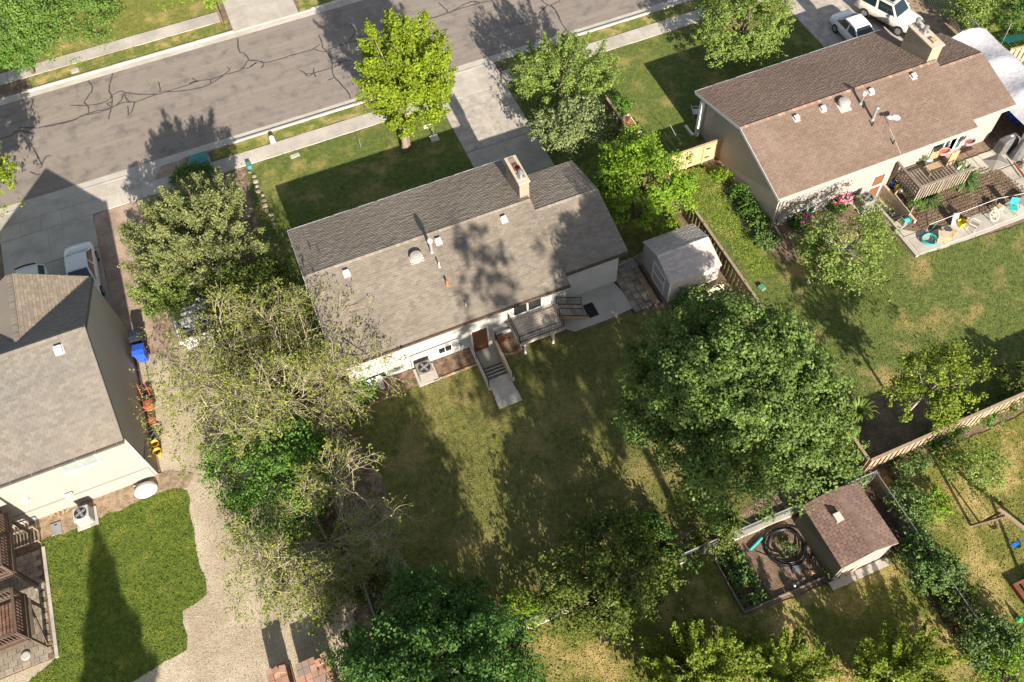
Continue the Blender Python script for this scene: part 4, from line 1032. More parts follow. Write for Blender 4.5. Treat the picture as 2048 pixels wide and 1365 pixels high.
def tree(name, label, cat, base, c, R_, leaf, bark, n_cl, cr, n_leaf, ls_, mode='dome', seed=1, tr=.16, limbs=18, lo=-.45, shell=.55, group=None, lump=.22, stems=1, aspect=.62):
    rng = np.random.default_rng(seed)
    t = thing(name, label, cat, (base[0], base[1], 0), group)
    cc, P_, N_ = crown_points(c, R_, n_cl, cr, n_leaf, mode, rng, lo, shell, lump)
    P_[:, 2] = np.maximum(P_[:, 2], .05)
    leaf_mesh('crown', P_, N_, ls_, leaf, t, rng, aspect)
    c = np.array(c, float); fork = np.array([base[0], base[1], 0])*.45+c*.55; fork[2] = max(.25, (c[2]-R_[2]*.55))
    b = MB()
    for s_ in range(stems):
        o = rng.normal(size=3)*tr*(1.2 if stems > 1 else 0); o[2] = 0
        top = c+np.array([0,0,R_[2]*(.35 if stems < 3 else -.1)])+rng.normal(size=3)*R_[0]*(.3 if stems > 1 else .08)
        b.tube([np.array([base[0],base[1],-.05])+o, np.array([base[0],base[1],.25])*.9+fork*.1+o*.8, fork+o*1.5, top], [tr*1.3, tr, tr*.8, tr*.2], 8)
    b.build('trunk', bark, t, smooth=True)
    if limbs:
        b = MB(); sel = rng.choice(len(cc), min(limbs, len(cc)), replace=False)
        for k in sel:
            s0 = fork+(c-fork)*rng.random()*.6
            b.tube(limb_pts(s0, cc[k], rng, .08), [tr*.5, tr*.36, tr*.22, tr*.08], 5)
        b.build('limb', bark, t, smooth=True)
    return t
LF = {}
LF['lime'] = leafmat('leaf_lime', (0.128,0.243,0.015), (0.218,0.333,0.026), (0.294,0.333,0.038))
LF['yellow'] = leafmat('leaf_yellow', (0.141,0.218,0.013), (0.243,0.314,0.019), (0.320,0.333,0.026))
LF['bright'] = leafmat('leaf_bright', (.085,.165,.028), (.155,.245,.048), (.22,.28,.05))
LF['maple'] = leafmat('leaf_maple', (0.078,0.140,0.028), (0.165,0.245,0.058), (0.24,0.29,0.05), .36)
LF['dark'] = leafmat('leaf_dark', (0.041,0.105,0.020), (0.079,0.166,0.028), (0.154,0.218,0.032), .3)
LF['olive'] = leafmat('leaf_olive', (0.070,0.109,0.017), (0.128,0.166,0.028), (0.192,0.192,0.026), .3)
LF['grayg'] = leafmat('leaf_grayg', (0.141,0.192,0.070), (0.230,0.275,0.109), (0.282,0.282,0.115), .25)
LF['pine'] = leafmat('leaf_pine', (0.141,0.173,0.058), (0.256,0.275,0.102), (0.346,0.333,0.141), .3)
LF['apple'] = leafmat('leaf_apple', (0.115,0.192,0.032), (0.218,0.288,0.064), (0.294,0.307,0.102), .3)
LF['twigleaf'] = leafmat('leaf_twig', (0.128,0.179,0.023), (0.256,0.282,0.045), (0.346,0.333,0.064), .3)
LF['green'] = leafmat('leaf_green', (0.064,0.154,0.023), (0.122,0.230,0.033), (0.179,0.256,0.038), .3)
LF['poplar'] = leafmat('leaf_poplar', (.115,.175,.018), (.21,.27,.03), (.33,.32,.04), .35)
LF['shrub'] = leafmat('leaf_shrub', (0.077,0.154,0.036), (0.141,0.218,0.058), (0.205,0.243,0.077), .3)

def gp(px, py, z): return G(px, py, z)
# --- across the street
c = gp(85,2,5.4); tree('leafy_tree', 'big bright green leafy tree across the street at the top left corner', 'tree', G(102,84)[:2], c, (4.2,4.0,3.2), LF['bright'], 'bark_light', 110, .9, 60000, .15, seed=11, tr=.28)
c = gp(25,72,3.4); tree('leafy_tree', 'smaller green tree at the left edge just below the big one', 'tree', (c[0]-.2,c[1]+.3), c, (2.0,1.9,2.2), LF['green'], 'bark', 50, .7, 16000, .14, seed=12, tr=.12)
c = gp(-88,340,5.2); tree('yellow_tree', 'yellow-green leafy branches poking in at the left edge by the road', 'tree', (c[0]-.4,c[1]), c, (2.2,2.6,3.4), LF['yellow'], 'bark', 60, .8, 13000, .2, seed=13, tr=.18)
c = gp(415,-32,3.8); tree('leafy_tree', 'lime leaf tips at the top edge left of the far driveway', 'tree', (c[0],c[1]+.4), c, (2.3,1.7,1.9), LF['lime'], 'bark', 40, .6, 5000, .17, seed=14, tr=.1)
# --- along the street
c = gp(812,158,5.7); tree('street_tree', 'tall yellow-green street tree by the lamp post and cracked driveway', 'tree', (8.2,42.0), c, (3.0,2.8,3.9), LF['yellow'], 'bark_tan', 150, .62, 36000, .16, 'spire', seed=15, tr=.24, limbs=26, lo=-.75, shell=.45, stems=2)
c = gp(1122,158,2.9); tree('ornamental_tree', 'upright light green tree right of the cracked driveway, nearer the street', 'tree', (c[0]+.1,c[1]+.2), c, (2.85,2.6,2.2), LF['apple'], 'bark', 95, .55, 19000, .15, 'spire', seed=16, tr=.14, lo=-.5)
c = gp(1142,250,2.5); tree('crab_apple_tree', 'grey-green small tree with forked pale trunk right of the cracked driveway', 'tree', (17.5,37.25), c, (2.15,1.7,1.5), LF['grayg'], 'bark_light', 55, .55, 9500, .14, seed=17, tr=.13, lo=-.3)
c = gp(1487,52,3.0); tree('ornamental_tree', 'round light green tree in front of the brown-roofed house', 'tree', (c[0],c[1]+.2), c, (2.9,2.7,2.3), LF['apple'], 'bark', 80, .62, 28000, .125, seed=18, tr=.15)
c = gp(1287,372,2.9); tree('small_tree', 'bright lime green tree between the grey house and the light gate', 'tree', (c[0],c[1]+.1), c, (2.75,2.6,2.2), LF['lime'], 'bark', 75, .62, 24000, .14, seed=19, tr=.13, stems=2)
# --- left side
c = gp(392,470,3.2); tree('scrubby_pine', 'broad grey-green scrubby tree over the white pickup', 'tree', (c[0],c[1]), c, (3.5,3.8,2.7), LF['pine'], 'bark', 210, .56, 64000, .125, 'spire', seed=21, tr=.25, limbs=40, lo=-.35, shell=.3, stems=3)
c = gp(330,588,1.9); tree('scrubby_pine', 'low yellow-green lobe of scrub hanging over the front of the white pickup', 'tree', (c[0]+.5,c[1]+.4), c, (1.9,1.7,1.2), LF['apple'], 'bark', 45, .5, 13000, .12, 'spire', seed=26, tr=.1, limbs=14, lo=-.3, shell=.35, stems=2)
c = gp(545,945,1.6); tree('dense_shrub', 'dense mid-green shrub below the bare-twigged tree', 'shrub', (c[0],c[1]), c, (2.7,3.0,1.7), LF['green'], 'bark', 80, .7, 26000, .13, seed=22, tr=.1, lo=-.2, stems=3)
c = gp(500,640,1.8); tree('dense_shrub', 'dark green undergrowth between the pickup and the grey house', 'shrub', (c[0],c[1]), c, (2.4,4.6,1.9), LF['olive'], 'bark', 80, .7, 13000, .15, seed=23, tr=.1, lo=-.2, stems=3)
c = gp(600,1130,1.1); tree('dense_shrub', 'low straggly shrub under the lower bare-twigged tree', 'shrub', (c[0],c[1]), c, (1.5,2.6,1.0), LF['olive'], 'bark', 40, .6, 5000, .13, seed=24, tr=.06, lo=-.2, stems=3)
def twig_tree(name, label, base, reach, H, leafm, seed, n_limb=10, leaves=16000, ls_=.10, lean=(0,0)):
    """open crown: limbs, branches and fine twigs as tapered tubes, leaves sparse at the twig ends"""
    rng = np.random.default_rng(seed); t = thing(name, label, 'tree', (*base, 0))
    tr_, lm, tw = MB(), MB(), MB(); tips = []
    B0 = np.array([*base, 0.0]); F = B0+np.array([lean[0]*.3, lean[1]*.3, H*.22])
    tr_.tube([B0-np.array([0,0,.05]), B0+np.array([0,0,.3]), F], [.30,.24,.2], 9)
    def grow(p, d, L_, r, lvl):
        n = 4 if lvl < 2 else 3; pts = [p]; q = p.copy(); dd = d.copy()
        for i in range(n):
            dd = dd+rng.normal(size=3)*(.22 if lvl else .12)+np.array([0,0,.05 if lvl < 2 else .0]); dd /= np.linalg.norm(dd); q = q+dd*L_/n; pts.append(q.copy())
        mb = lm if lvl < 2 else tw
        mb.tube(pts, [r*(1-.75*i/n) for i in range(n+1)], 5 if lvl < 2 else 3)
        if lvl == 3: tips.append((pts[-1], dd)); tips.append((pts[-2], dd)); return
        kids = (9, 7, 5)[lvl]
        for i in range(kids):
            s = .25+.75*(i+rng.random())/kids; k = min(int(s*n), n-1); fr = s*n-k; o = pts[k]+(pts[k+1]-pts[k])*fr
            v = rng.normal(size=3); v -= dd*v.dot(dd); v /= np.linalg.norm(v)
            nd = dd*.75+v*.75; nd /= np.linalg.norm(nd)
            grow(o, nd, L_*(.50+.22*rng.random())*(1.15-.4*s), r*.5, lvl+1)
        tips.append((pts[-1], dd))
    for i in range(n_limb):
        a = 6.283*(i+rng.random()*.6)/n_limb; el = .18+.85*rng.random()
        d = np.array([math.cos(a)*reach[0], math.sin(a)*reach[1], H*.62*el]); L_ = np.linalg.norm(d)*(.72+.2*rng.random())
        grow(F+np.array([lean[0],lean[1],0])*.1*rng.random(), d/np.linalg.norm(d)+np.array([lean[0],lean[1],0])*.03, L_, .06, 0)
    tr_.build('trunk', 'bark_light', t, smooth=True); lm.build('branch', 'twig', t, smooth=True)
    o = tw.build('twigs', 'twig', t); o['kind'] = 'stuff'
    T_ = np.array([q[0] for q in tips]); idx = rng.integers(0, len(T_), leaves)
    P_ = T_[idx]+rng.normal(size=(leaves, 3))*.075
    ok = rng.random(len(T_)) < .75; P_ = P_[ok[idx]]
    leaf_mesh('crown', P_, rng.normal(size=P_.shape)*.8+np.array([0,-.2,.6]), ls_, leafm, t, rng)
    return t
twig_tree('bare_twig_tree', 'wide pale-twigged tree with sparse new leaves leaning over the grey roof', (-4.0,26.4), (4.9,4.6), 6.6, LF['twigleaf'], 31, 12, 30000, .11)
twig_tree('bare_twig_tree', 'lower pale-twigged tree spreading over the gravel and the teal screen fence', (-4.3,17.2), (3.9,3.5), 5.2, LF['twigleaf'], 32, 8, 12000, .11)
# --- back lawn
c = gp(1472,818,5.8); tree('maple_tree', 'huge dense deep green maple in the back lawn', 'tree', (c[0],c[1]), c, (4.15,3.85,4.5), LF['maple'], 'bark', 125, .95, 170000, .125, seed=45, tr=.34, limbs=40, lo=-.35, shell=.62, lump=.3, aspect=.85)
c = gp(868,1372,4.2); tree('broadleaf_tree', 'large dark green tree at the bottom edge left of centre', 'tree', (c[0],c[1]), c, (3.9,3.6,3.6), LF['dark'], 'bark', 130, .8, 120000, .115, seed=42, tr=.3, limbs=12, lo=-.5, shell=.3, lump=.26, aspect=.8)
c = gp(1225,1150,2.2); tree('plum_tree', 'rounded olive green tree over the chain link fence', 'tree', (c[0],c[1]), c, (2.8,2.3,1.9), LF['olive'], 'bark', 80, .62, 17000, .15, seed=43, tr=.13, stems=2)
c = gp(1150,1205,1.6); tree('plum_tree', 'thin grey-leaved bush left of the olive tree', 'tree', (c[0],c[1]), c, (1.6,1.3,1.2), LF['olive'], 'bark', 40, .5, 5000, .12, seed=44, tr=.08, stems=2)
# --- lower right, tall upright trees rising into the frame from below
c = gp(1395,1340,1.6); tree('poplar_tree', 'widest clump of upright yellow-green shoots at the bottom edge, right of the sunlit strip', 'tree', (c[0],c[1]-.3), c, (3.1,1.7,1.45), LF['poplar'], 'bark_light', 110, .52, 36000, .12, 'shoot', seed=45, tr=.12, limbs=26, lo=-.6, shell=.35, stems=3)
c = gp(1570,1345,1.3); tree('poplar_tree', 'narrow clump of upright shoots below the vegetable bed at the bottom edge', 'tree', (c[0],c[1]-.2), c, (1.5,1.3,1.2), LF['poplar'], 'bark_light', 50, .5, 16000, .12, 'shoot', seed=46, tr=.1, limbs=14, lo=-.6, shell=.35, stems=3)
c = gp(1800,1335,1.15); tree('poplar_tree', 'clump of upright yellow-green shoots at the lower right, beside the dark bed', 'tree', (c[0],c[1]-.2), c, (2.4,1.2,1.1), LF['poplar'], 'bark_light', 70, .48, 22000, .12, 'shoot', seed=47, tr=.1, limbs=16, lo=-.6, shell=.35, stems=3)
# --- outside the frame below: the tall trees whose shade falls over the back lawn
for i, (x, y, h, r_) in enumerate(((-2.5,-3.0,13,3.0),(7.3,-3.6,19.2,2.5),(11.9,-5.2,18.2,2.3))):
    tree('tall_tree', 'tall tree standing below the bottom edge, shading the back lawn, %s' % ('leftmost of three', 'middle of three', 'rightmost of three')[i],
         'tree', (x,y), (x,y,h*.7), (r_,r_,h*.29), LF['dark'], 'bark', 34, .9, 4300, .34, 'dome', seed=50+i, tr=.25, limbs=14, lo=-.9, shell=.3, group='tall trees below the frame')
def conifer(label, x, y, h, r_, seed):
    rng = np.random.default_rng(seed); t = thing('spruce_tree', label, 'tree', (x, y, 0)); k = 60000
    zz = h*(.06+.94*(1-np.sqrt(rng.random(k)))); rr = r_*(1-zz/h)**.85*(.35+.65*rng.random(k)**.5)*(1+.18*np.sin(zz*5+rng.random()*6)); a = rng.random(k)*6.283
    rr *= 1+.2*np.sin(a*5+zz*2)
    P_ = np.stack([x+rr*np.cos(a), y+rr*np.sin(a), zz-rr*.25], 1)
    leaf_mesh('crown', P_, rng.normal(size=(k,3))+np.array([0,0,.7]), .3, LF['dark'], t, rng, .4)
    b = MB(); b.tube([(x,y,0),(x,y,h*.98)], [.25,.03], 8); b.build('trunk','bark',t)
conifer('tall spruce below the lower left corner whose pointed shadow lies on the vivid lawn', -15.75, -4.5, 12.8, 4.6, 61)
# --- right lawn
c = gp(1690,498,2.0); tree('apple_tree', 'open light green apple tree in a stone ring on the right lawn', 'tree', (27.2,22.1), c, (2.5,2.1,1.35), LF['apple'], 'bark_light', 75, .6, 9000, .14, seed=71, tr=.12, limbs=30, lo=-.3, lump=.3)
c = gp(1868,772,3.3); tree('plum_tree', 'yellow-green tree leaning over the sunlit pale fence', 'tree', (c[0]-.4,c[1]+.1), c, (2.25,1.8,1.5), LF['poplar'], 'bark_light', 45, .6, 11500, .12, seed=72, tr=.08, limbs=30, lo=-.3, lump=.3)
c = gp(1945,938,1.3); tree('sapling', 'small thin sapling on the yellowing lawn above the swing set', 'tree', G(1958,975)[:2], c, (1.15,1.0,.9), LF['apple'], 'bark', 26, .4, 3000, .12, seed=73, tr=.05, limbs=10)
SHR = [(1812,1005,.6,(.9,.9,.7),'shrub',2600,'yellow-green bush beside the brown shed corner and chain link fence'),
 (1862,1015,.5,(.7,.7,.6),'lime',1700,'small lime bush right of the chain link corner'),
 (1842,1098,.7,(.9,.8,.8),'shrub',3200,'grey-green bush on the chain link fence right of the brown shed'),
 (1868,1148,.8,(1.2,1.1,.9),'shrub',4800,'largest bush in the dark bed right of the brown shed'),
 (1905,1200,.5,(.8,.8,.6),'olive',2000,'dark low bush midway down the dark bed'),
 (1940,1245,.5,(.7,.9,.6),'pine',1600,'straggly pale bush towards the lower end of the dark bed'),
 (1985,1290,.9,(1.4,1.2,1.0),'shrub',5200,'leafy bush spilling over the lower end of the chain link fence'),
 (2025,1345,.7,(1.2,1.1,.9),'lime',3600,'lime bush in the lower right corner'),
 (1937,32,1.0,(1.25,1.2,1.1),'apple',6500,'round clipped light green shrub behind the metal fence'),
 (2040,40,1.2,(1.5,1.4,1.3),'dark',5000,'dark shrub at the top right corner'),
 (2036,772,.7,(1.2,1.1,.9),'olive',4200,'dark shrub at the right edge behind the pale fence'),
 (1688,905,.8,(1.0,1.0,.9),'apple',3600,'pale green shrub against the brown fence beside the maple'),
 (1672,955,.6,(1.3,.9,.7),'shrub',3600,'low flowering bush above the brown shed roof'),
 (1428,1080,.6,(1.2,.7,.7),'olive',3000,'olive bush on the fence left of the spiky plant'),
 (1300,1070,.7,(.9,.8,.9),'dark',2800,'dark upright bush behind the olive tree'),
 (1345,1125,.6,(.9,.8,.7),'dark',2600,'dark low bush right of the olive tree'),
 (1045,1225,.9,(1.0,.9,.9),'lime',3000,'bright bush right of the dark tree by the fence end'),
 (725,785,.4,(.8,.6,.5),'green',1800,'green weeds at the corner of the grey-roofed house'),
 (1385,605,.5,(.9,.7,.6),'green',2600,'green leafy bush below the white shed'),
 (1237,218,.5,(.7,.9,.6),'green',2000,'green bush behind the short dark fence'),
 (1288,285,.5,(.6,.8,.6),'olive',1500,'reddish olive bush at the end of the short dark fence'),
 (1478,385,.25,(.5,.7,.35),'green',1300,'first hosta clump in the flower border by the tan wall'),
 (1497,415,.3,(.55,.8,.4),'green',1500,'middle hosta clump in the flower border by the tan wall'),
 (1515,445,.3,(.5,.6,.4),'bright',1300,'last hosta clump in the flower border by the tan wall'),
 (1440,352,.2,(.4,.4,.3),'lime',800,'small lime plant near the light gate'),
 (1535,478,.3,(.6,.5,.4),'shrub',1300,'grey-green plant at the tan wall corner'),
 (1995,195,.3,(.5,.5,.4),'olive',700,'small plant beside the white canopy'),
 (380,350,.5,(1.4,.6,.6),'green',3000,'dark hedge by the pavement above the scrubby tree'),
 (1660,1130,.2,(.4,.4,.25),'shrub',600,'leafy vegetable plant at the corner of the brown shed'),
 (745,1170,.15,(1.2,1.4,.2),'olive',1200,'low weeds on the bare soil right of the teal screen fence'),
 (1880,870,.3,(1.6,.45,.4),'green',2600,'green weeds along the foot of the pale fence'),
 (1820,930,.3,(1.0,.5,.4),'shrub',1800,'iris leaves at the foot of the pale fence'),
 (1975,830,.3,(1.2,.4,.35),'green',1500,'grass clump along the pale fence towards the right edge')]
for i, (px, py, z, R_, lf, n, lab) in enumerate(SHR):
    c = gp(px, py, z); tree('shrub', lab, 'shrub', (c[0],c[1]), c, R_, LF[lf], 'bark', max(12, int(n/90)), .3, n, .12, seed=100+i, tr=.03, limbs=6, lo=-.3, stems=3)
def blade_plant(label, x, y, r_, h, n, leaf, seed, flowers=None, wd=.04, z0=0.0, name='spiky_plant'):
    """clump of long arching strap leaves"""
    rng = np.random.default_rng(seed); t = thing(name, label, 'plant', (x, y, z0)); V, Fc = [], []
    for i in range(n):
        a = rng.random()*6.283; L_ = r_*(.6+.6*rng.random()); d = np.array([math.cos(a), math.sin(a), 0]); s = np.array([-d[1], d[0], 0])*wd*(.7+.6*rng.random()); o = np.array([x,y,z0])+d*rng.random()*r_*.15
        hh = h*(.6+.6*rng.random()); k = len(V)
        pts = [(0,0,1.),(.35,.8,1.),(.7,1.,.8),(1,.75,.15)]
        for f, g_, w_ in pts:
            q = o+d*L_*f+np.array([0,0,hh*g_]); V += [q-s*w_, q+s*w_]
        Fc += [(k+2*j, k+2*j+1, k+2*j+3, k+2*j+2) for j in range(3)]
    arrays('leaves', V, Fc, leaf, t)['kind'] = 'stuff'
    if flowers:
        m_, nf, fr, fz = flowers; P_ = np.array([x,y,z0+fz])+rng.normal(size=(nf*14,3))*.07; cs = rng.normal(size=(nf,3))*np.array([fr,fr,.08]); P_ += np.repeat(cs, 14, 0)
        leaf_mesh('flowers', P_, rng.normal(size=P_.shape), .13, m_, t, rng, .8)['kind'] = 'stuff'
    return t
q = G(1915,367); blade_plant('large spiky clump with pale lilac flowers in the tilled bed', q[0], q[1], 1.15, .75, 190, LF['shrub'], 1, ('iris_petal', 9, .4, .7), .05)
q = G(1845,402); blade_plant('spiky green clump beside the sunken stair of the cream house', q[0], q[1], 1.0, .7, 150, LF['shrub'], 2, None, .045)
q = G(1712,830); blade_plant('spiky yucca-like clump between the maple and the brown fence', q[0], q[1], 0.8, .8, 60, LF['apple'], 3, None, .045)
q = G(1450,1045); blade_plant('arching grassy clump behind the grey kerb of the chain link fence', q[0], q[1], .9, .7, 150, LF['apple'], 4, None, .04)
q = G(1422,1040); blade_plant('dark spiky clump left of the arching grassy one', q[0], q[1], .8, .8, 60, LF['olive'], 5, None, .03)
def peony(label, px, py, m_, n, r_, seed):
    q = G(px, py); rng = np.random.default_rng(seed); t = thing('peony_bush', label, 'plant', q)
    k = 900; d = rng.normal(size=(k,3)); d /= np.linalg.norm(d,axis=1,keepdims=True); d[:,2] = abs(d[:,2]); P_ = np.array(q)+d*np.array([r_,r_,.6])*(rng.random((k,1))**.4)
    leaf_mesh('foliage', P_, d+rng.normal(size=(k,3))*.5, .16, LF['green'], t, rng)
    for i in range(n):
        a = rng.random()*6.283; rr = r_*rng.random()**.5*.9; c_ = np.array(q)+np.array([rr*math.cos(a), rr*math.sin(a)-.1, .6+.08*rng.random()])
        P2 = c_+rng.normal(size=(26,3))*.055; leaf_mesh('flower', P2, rng.normal(size=(26,3))+np.array([0,0,.5]), .13, m_, t, rng, .9)
peony('peony bush with pale pink blooms beside the right air conditioner', 1672, 408, 'pink_petal', 16, .8, 1)
peony('peony bush with magenta blooms under the teal basement window', 1598, 450, 'magenta_petal', 7, .6, 2)
q = G(1654,548,0); 
# stone ring and flowers around the apple tree
t = thing('stone_ring', 'round stone edging with red flowers at the foot of the apple tree', 'garden edging', (27.2,22.05,0))
for i in range(14):
    a0, a1 = 6.283*i/14+.02, 6.283*(i+1)/14-.02
    b = MB(); b.prism([(27.2+.62*math.cos(a0),22.05+.62*math.sin(a0)),(27.2+.62*math.cos(a1),22.05+.62*math.sin(a1)),(27.2+.4*math.cos(a1),22.05+.4*math.sin(a1)),(27.2+.4*math.cos(a0),22.05+.4*math.sin(a0))],0,.12); b.build('stone','stone',t)
b = MB(); b.lathe((27.2,22.05,0),[(.4,0),(.4,.05)],20); b.build('soil_fill','dark_soil',t)
rng = np.random.default_rng(5); P_ = np.array([27.2,21.9,.15])+rng.normal(size=(90,3))*np.array([.18,.14,.05]); leaf_mesh('flowers',P_,rng.normal(size=P_.shape)+np.array([0,0,1]),.09,'red_petal',t,rng)['kind']='stuff'
# fallen leaves on the beds and loose stones on the gravel
def scatter(name, label, cat, poly, k, size, m, seed, z=.02, flat=.5):
    rng = np.random.default_rng(seed); P_ = np.array(poly); lo, hi = P_.min(0), P_.max(0)
    q = lo+rng.random((k, 2))*(hi-lo); q = q[inside(q, poly)]
    P3 = np.concatenate([q, np.full((len(q), 1), z)+rng.random((len(q), 1))*.02], 1)
    o = leaf_mesh(name, P3, rng.normal(size=P3.shape)*flat+np.array([0,0,1]), size, m, None, rng, .8)
    return tag(o, label, cat, kind='stuff')
D('leaf_litter', (.30,.21,.12), (.17,.11,.065), 9, var=.35)
D('pebbles', (.46,.39,.29), (.30,.25,.185), 9, var=.3)
scatter('leaf_litter', 'dry fallen leaves on the beds under the bare-twigged trees', 'leaves', [(-5.8,40),(-2.6,40),(-2.7,27),(-.9,24.5),(-1.2,16),(-.9,8),(-4.8,8),(-4.4,15),(-6,25)], 9000, .11, 'leaf_litter', 91)
scatter('pebbles', 'loose tan pebbles on the gravel strip', 'gravel', [(-11,33),(-5.5,33),(-4.4,15),(-4.6,6),(-20,6),(-17,14),(-12,16),(-11.6,17.3),(-10.5,17.8),(-10.3,23)], 14000, .05, 'pebbles', 92, -.006, .12)
# vegetable rows
for i in range(3):
    rng = np.random.default_rng(200+i); x = 13.05+i*.42; k = 420; yy = 6.95+rng.random(k)*2.6
    t = thing('vegetable_row', 'row of leafy vegetables in dark soil, %s' % ('next to the plank edge', 'middle of three', 'nearest the tilled soil')[i], 'vegetables', (x,7,0), 'vegetable rows in the fenced bed')
    cl = rng.random((16,2))*np.array([.14,2.6])+np.array([x-.07,6.95]); idx = rng.integers(0,16,k)
    P_ = np.stack([cl[idx,0]+rng.normal(size=k)*.1, cl[idx,1]+rng.normal(size=k)*.12, .05+abs(rng.normal(size=k))*.13],1)
    leaf_mesh('foliage',P_,rng.normal(size=P_.shape)*.6+np.array([0,0,1]),.14,LF['shrub'],t,rng,.8)
# ================================================================== VEHICLES
def panel(b, c4, margin=(.06,.06), out=.012, th=.014):
    """glass panel inset in a four-cornered face, standing slightly proud. c4: low-a, low-b, high-b, high-a"""
    A, B, C_, D_ = [Vector(p) for p in c4]
    n = (B-A).cross(D_-A).normalized()
    def at(u, v): return A.lerp(B, u).lerp(D_.lerp(C_, u), v)
    mu, mv = margin; q = [at(mu, mv), at(1-mu, mv), at(1-mu, 1-mv), at(mu, 1-mv)]
    b.add([p+n*out for p in q]+[p+n*(out-th) for p in q], [(0,1,2,3),(0,4,5,1),(1,5,6,2),(2,6,7,3),(3,7,4,0)])
def car(name, label, cat, xy, heading, L_, W_, H_, kind, paint, z=0.015, glass='glass_car', rear_glass=None):
    t = thing(name, label, cat, (xy[0], xy[1], z), None, heading)
    h = W_/2; hl = L_/2
    bz = .22 if kind == 'sedan' else .38 if kind in ('suv', 'pickup') else .24
    belt = {'sedan': .88, 'hatch': .95, 'suv': 1.12, 'pickup': 1.12}[kind]; hood = belt-.06
    tail = {'sedan': belt-.0, 'hatch': belt, 'suv': belt, 'pickup': belt-.05}[kind]
    st_ = [(-hl, .80, bz+.2, tail-.28), (-hl+.1, .90, bz+.04, tail-.06), (-hl+.5, .98, bz, tail), (-hl*.4, 1, bz, belt), (hl*.15, 1, bz, belt), (hl*.45, .99, bz, hood), (hl-.5, .96, bz, hood-.09), (hl-.12, .86, bz+.03, hood-.2), (hl, .72, bz+.2, hood-.38)]
    V, Fc = [], []
    for x, w_, zl, zt in st_:
        y = h*w_
        ring = [(-y*.86,zl),(-y,zl+.16),(-y,(zl+zt)/2+.05),(-y*.985,zt-.13),(-y*.9,zt-.02),(-y*.5,zt+.015),(0,zt+.025)]
        ring = ring+[(-a, c) for a, c in ring[-2::-1]]
        V += [(x, a, c) for a, c in ring]
    n = 13
    for i in range(len(st_)-1):
        for j in range(n): Fc.append((i*n+j, i*n+(j+1) % n, (i+1)*n+(j+1) % n, (i+1)*n+j))
    Fc.append(tuple(range(n-1,-1,-1))); Fc.append(tuple((len(st_)-1)*n+j for j in range(n)))
    b = MB(); b.add(V, Fc); bd = b.build('body', paint, t, local=True, smooth=True)
    # greenhouse
    xr, xrt, xft, xf = {'sedan': (-hl*.72,-hl*.40,hl*.08,hl*.48), 'hatch': (-hl*.96,-hl*.80,hl*.05,hl*.46), 'suv': (-hl*.96,-hl*.84,hl*.12,hl*.40), 'pickup': (-hl*.18,-hl*.14,hl*.22,hl*.50)}[kind]
    yb, yt = h*.93, h*.70
    base = [(xr,-yb,belt-.03),(xf,-yb,belt-.05),(xf,yb,belt-.05),(xr,yb,belt-.03)]
    top = [(xrt,-yt,H_-.05),(xft,-yt,H_-.06),(xft,yt,H_-.06),(xrt,yt,H_-.05)]
    b = MB(); b.add(base+top, [(0,1,5,4),(1,2,6,5),(2,3,7,6),(3,0,4,7)]); 
    xm = (xrt+xft)/2
    b.add([(xrt,-yt,H_-.05),(xm,-yt,H_-.02),(xft,-yt,H_-.06),(xrt,0,H_-.01),(xm,0,H_+.02),(xft,0,H_-.02),(xrt,yt,H_-.05),(xm,yt,H_-.02),(xft,yt,H_-.06)],
          [(0,1,4,3),(1,2,5,4),(3,4,7,6),(4,5,8,7),(0,3,6),(2,8,5)])
    b.build('cabin', paint, t, local=True)
    def rf(p, q, u): return tuple(Vector(p).lerp(Vector(q), u))
    b = MB(); panel(b, (base[1], base[2], top[2], top[1]), (.07,.06)); b.build('windscreen', glass, t, local=True)
    b = MB(); panel(b, (base[3], base[0], top[0], top[3]), (.10,.08)); b.build('rear_window', rear_glass or glass, t, local=True)
    for s in (0, 1):
        pa, pb, pc, pd = (base[0], base[1], top[1], top[0]) if s == 0 else (base[2], base[3], top[3], top[2])
        for u0, u1 in ((.0,.5),(.5,1.)):
            b = MB(); panel(b, (rf(pa,pb,u0), rf(pa,pb,u1), rf(pd,pc,u1), rf(pd,pc,u0)), (.07,.10)); b.build('side_window', glass, t, local=True)
        b = MB(); y = (-1 if s == 0 else 1)*h
        b.box(xf-.45,xf-.25,min(y*1.0,y*1.13),max(y*1.0,y*1.13),belt-.02,belt+.13); b.build('mirror', paint, t, local=True, bevel=.02)
    wr = .31 if kind in ('sedan','hatch') else .38
    for sx in (-1, 1):
        for sy in (-1, 1):
            cx, cy = sx*L_*.295, sy*(h-.09)
            def disc(r0, y0, y1, nm, m_, par, n_=20):
                v, f = [], []
                for y in (y0, y1):
                    for j in range(n_): v.append((cx+r0*math.cos(6.2832*j/n_), y, wr+r0*math.sin(6.2832*j/n_)))
                f = [(j, (j+1) % n_, n_+(j+1) % n_, n_+j) for j in range(n_)]+[tuple(range(n_-1,-1,-1)), tuple(range(n_, 2*n_))]
                q = MB(); q.add(v, f); return q.build(nm, m_, par, local=True)
            ty = disc(wr, cy-sy*.1, cy+sy*.105, 'wheel', 'rubber', t)
            disc(wr*.62, cy+sy*.106, cy+sy*.118, 'rim', 'rim', ty)
            q = MB()
            for j in range(5):
                a = 6.2832*j/5; q.bar((cx,cy+sy*.122,wr),(cx+wr*.55*math.cos(a),cy+sy*.122,wr+wr*.55*math.sin(a)),.05,.012,up=(math.cos(a),0.01,math.sin(a)))
            q.build('spoke','car_gray',ty,local=True)
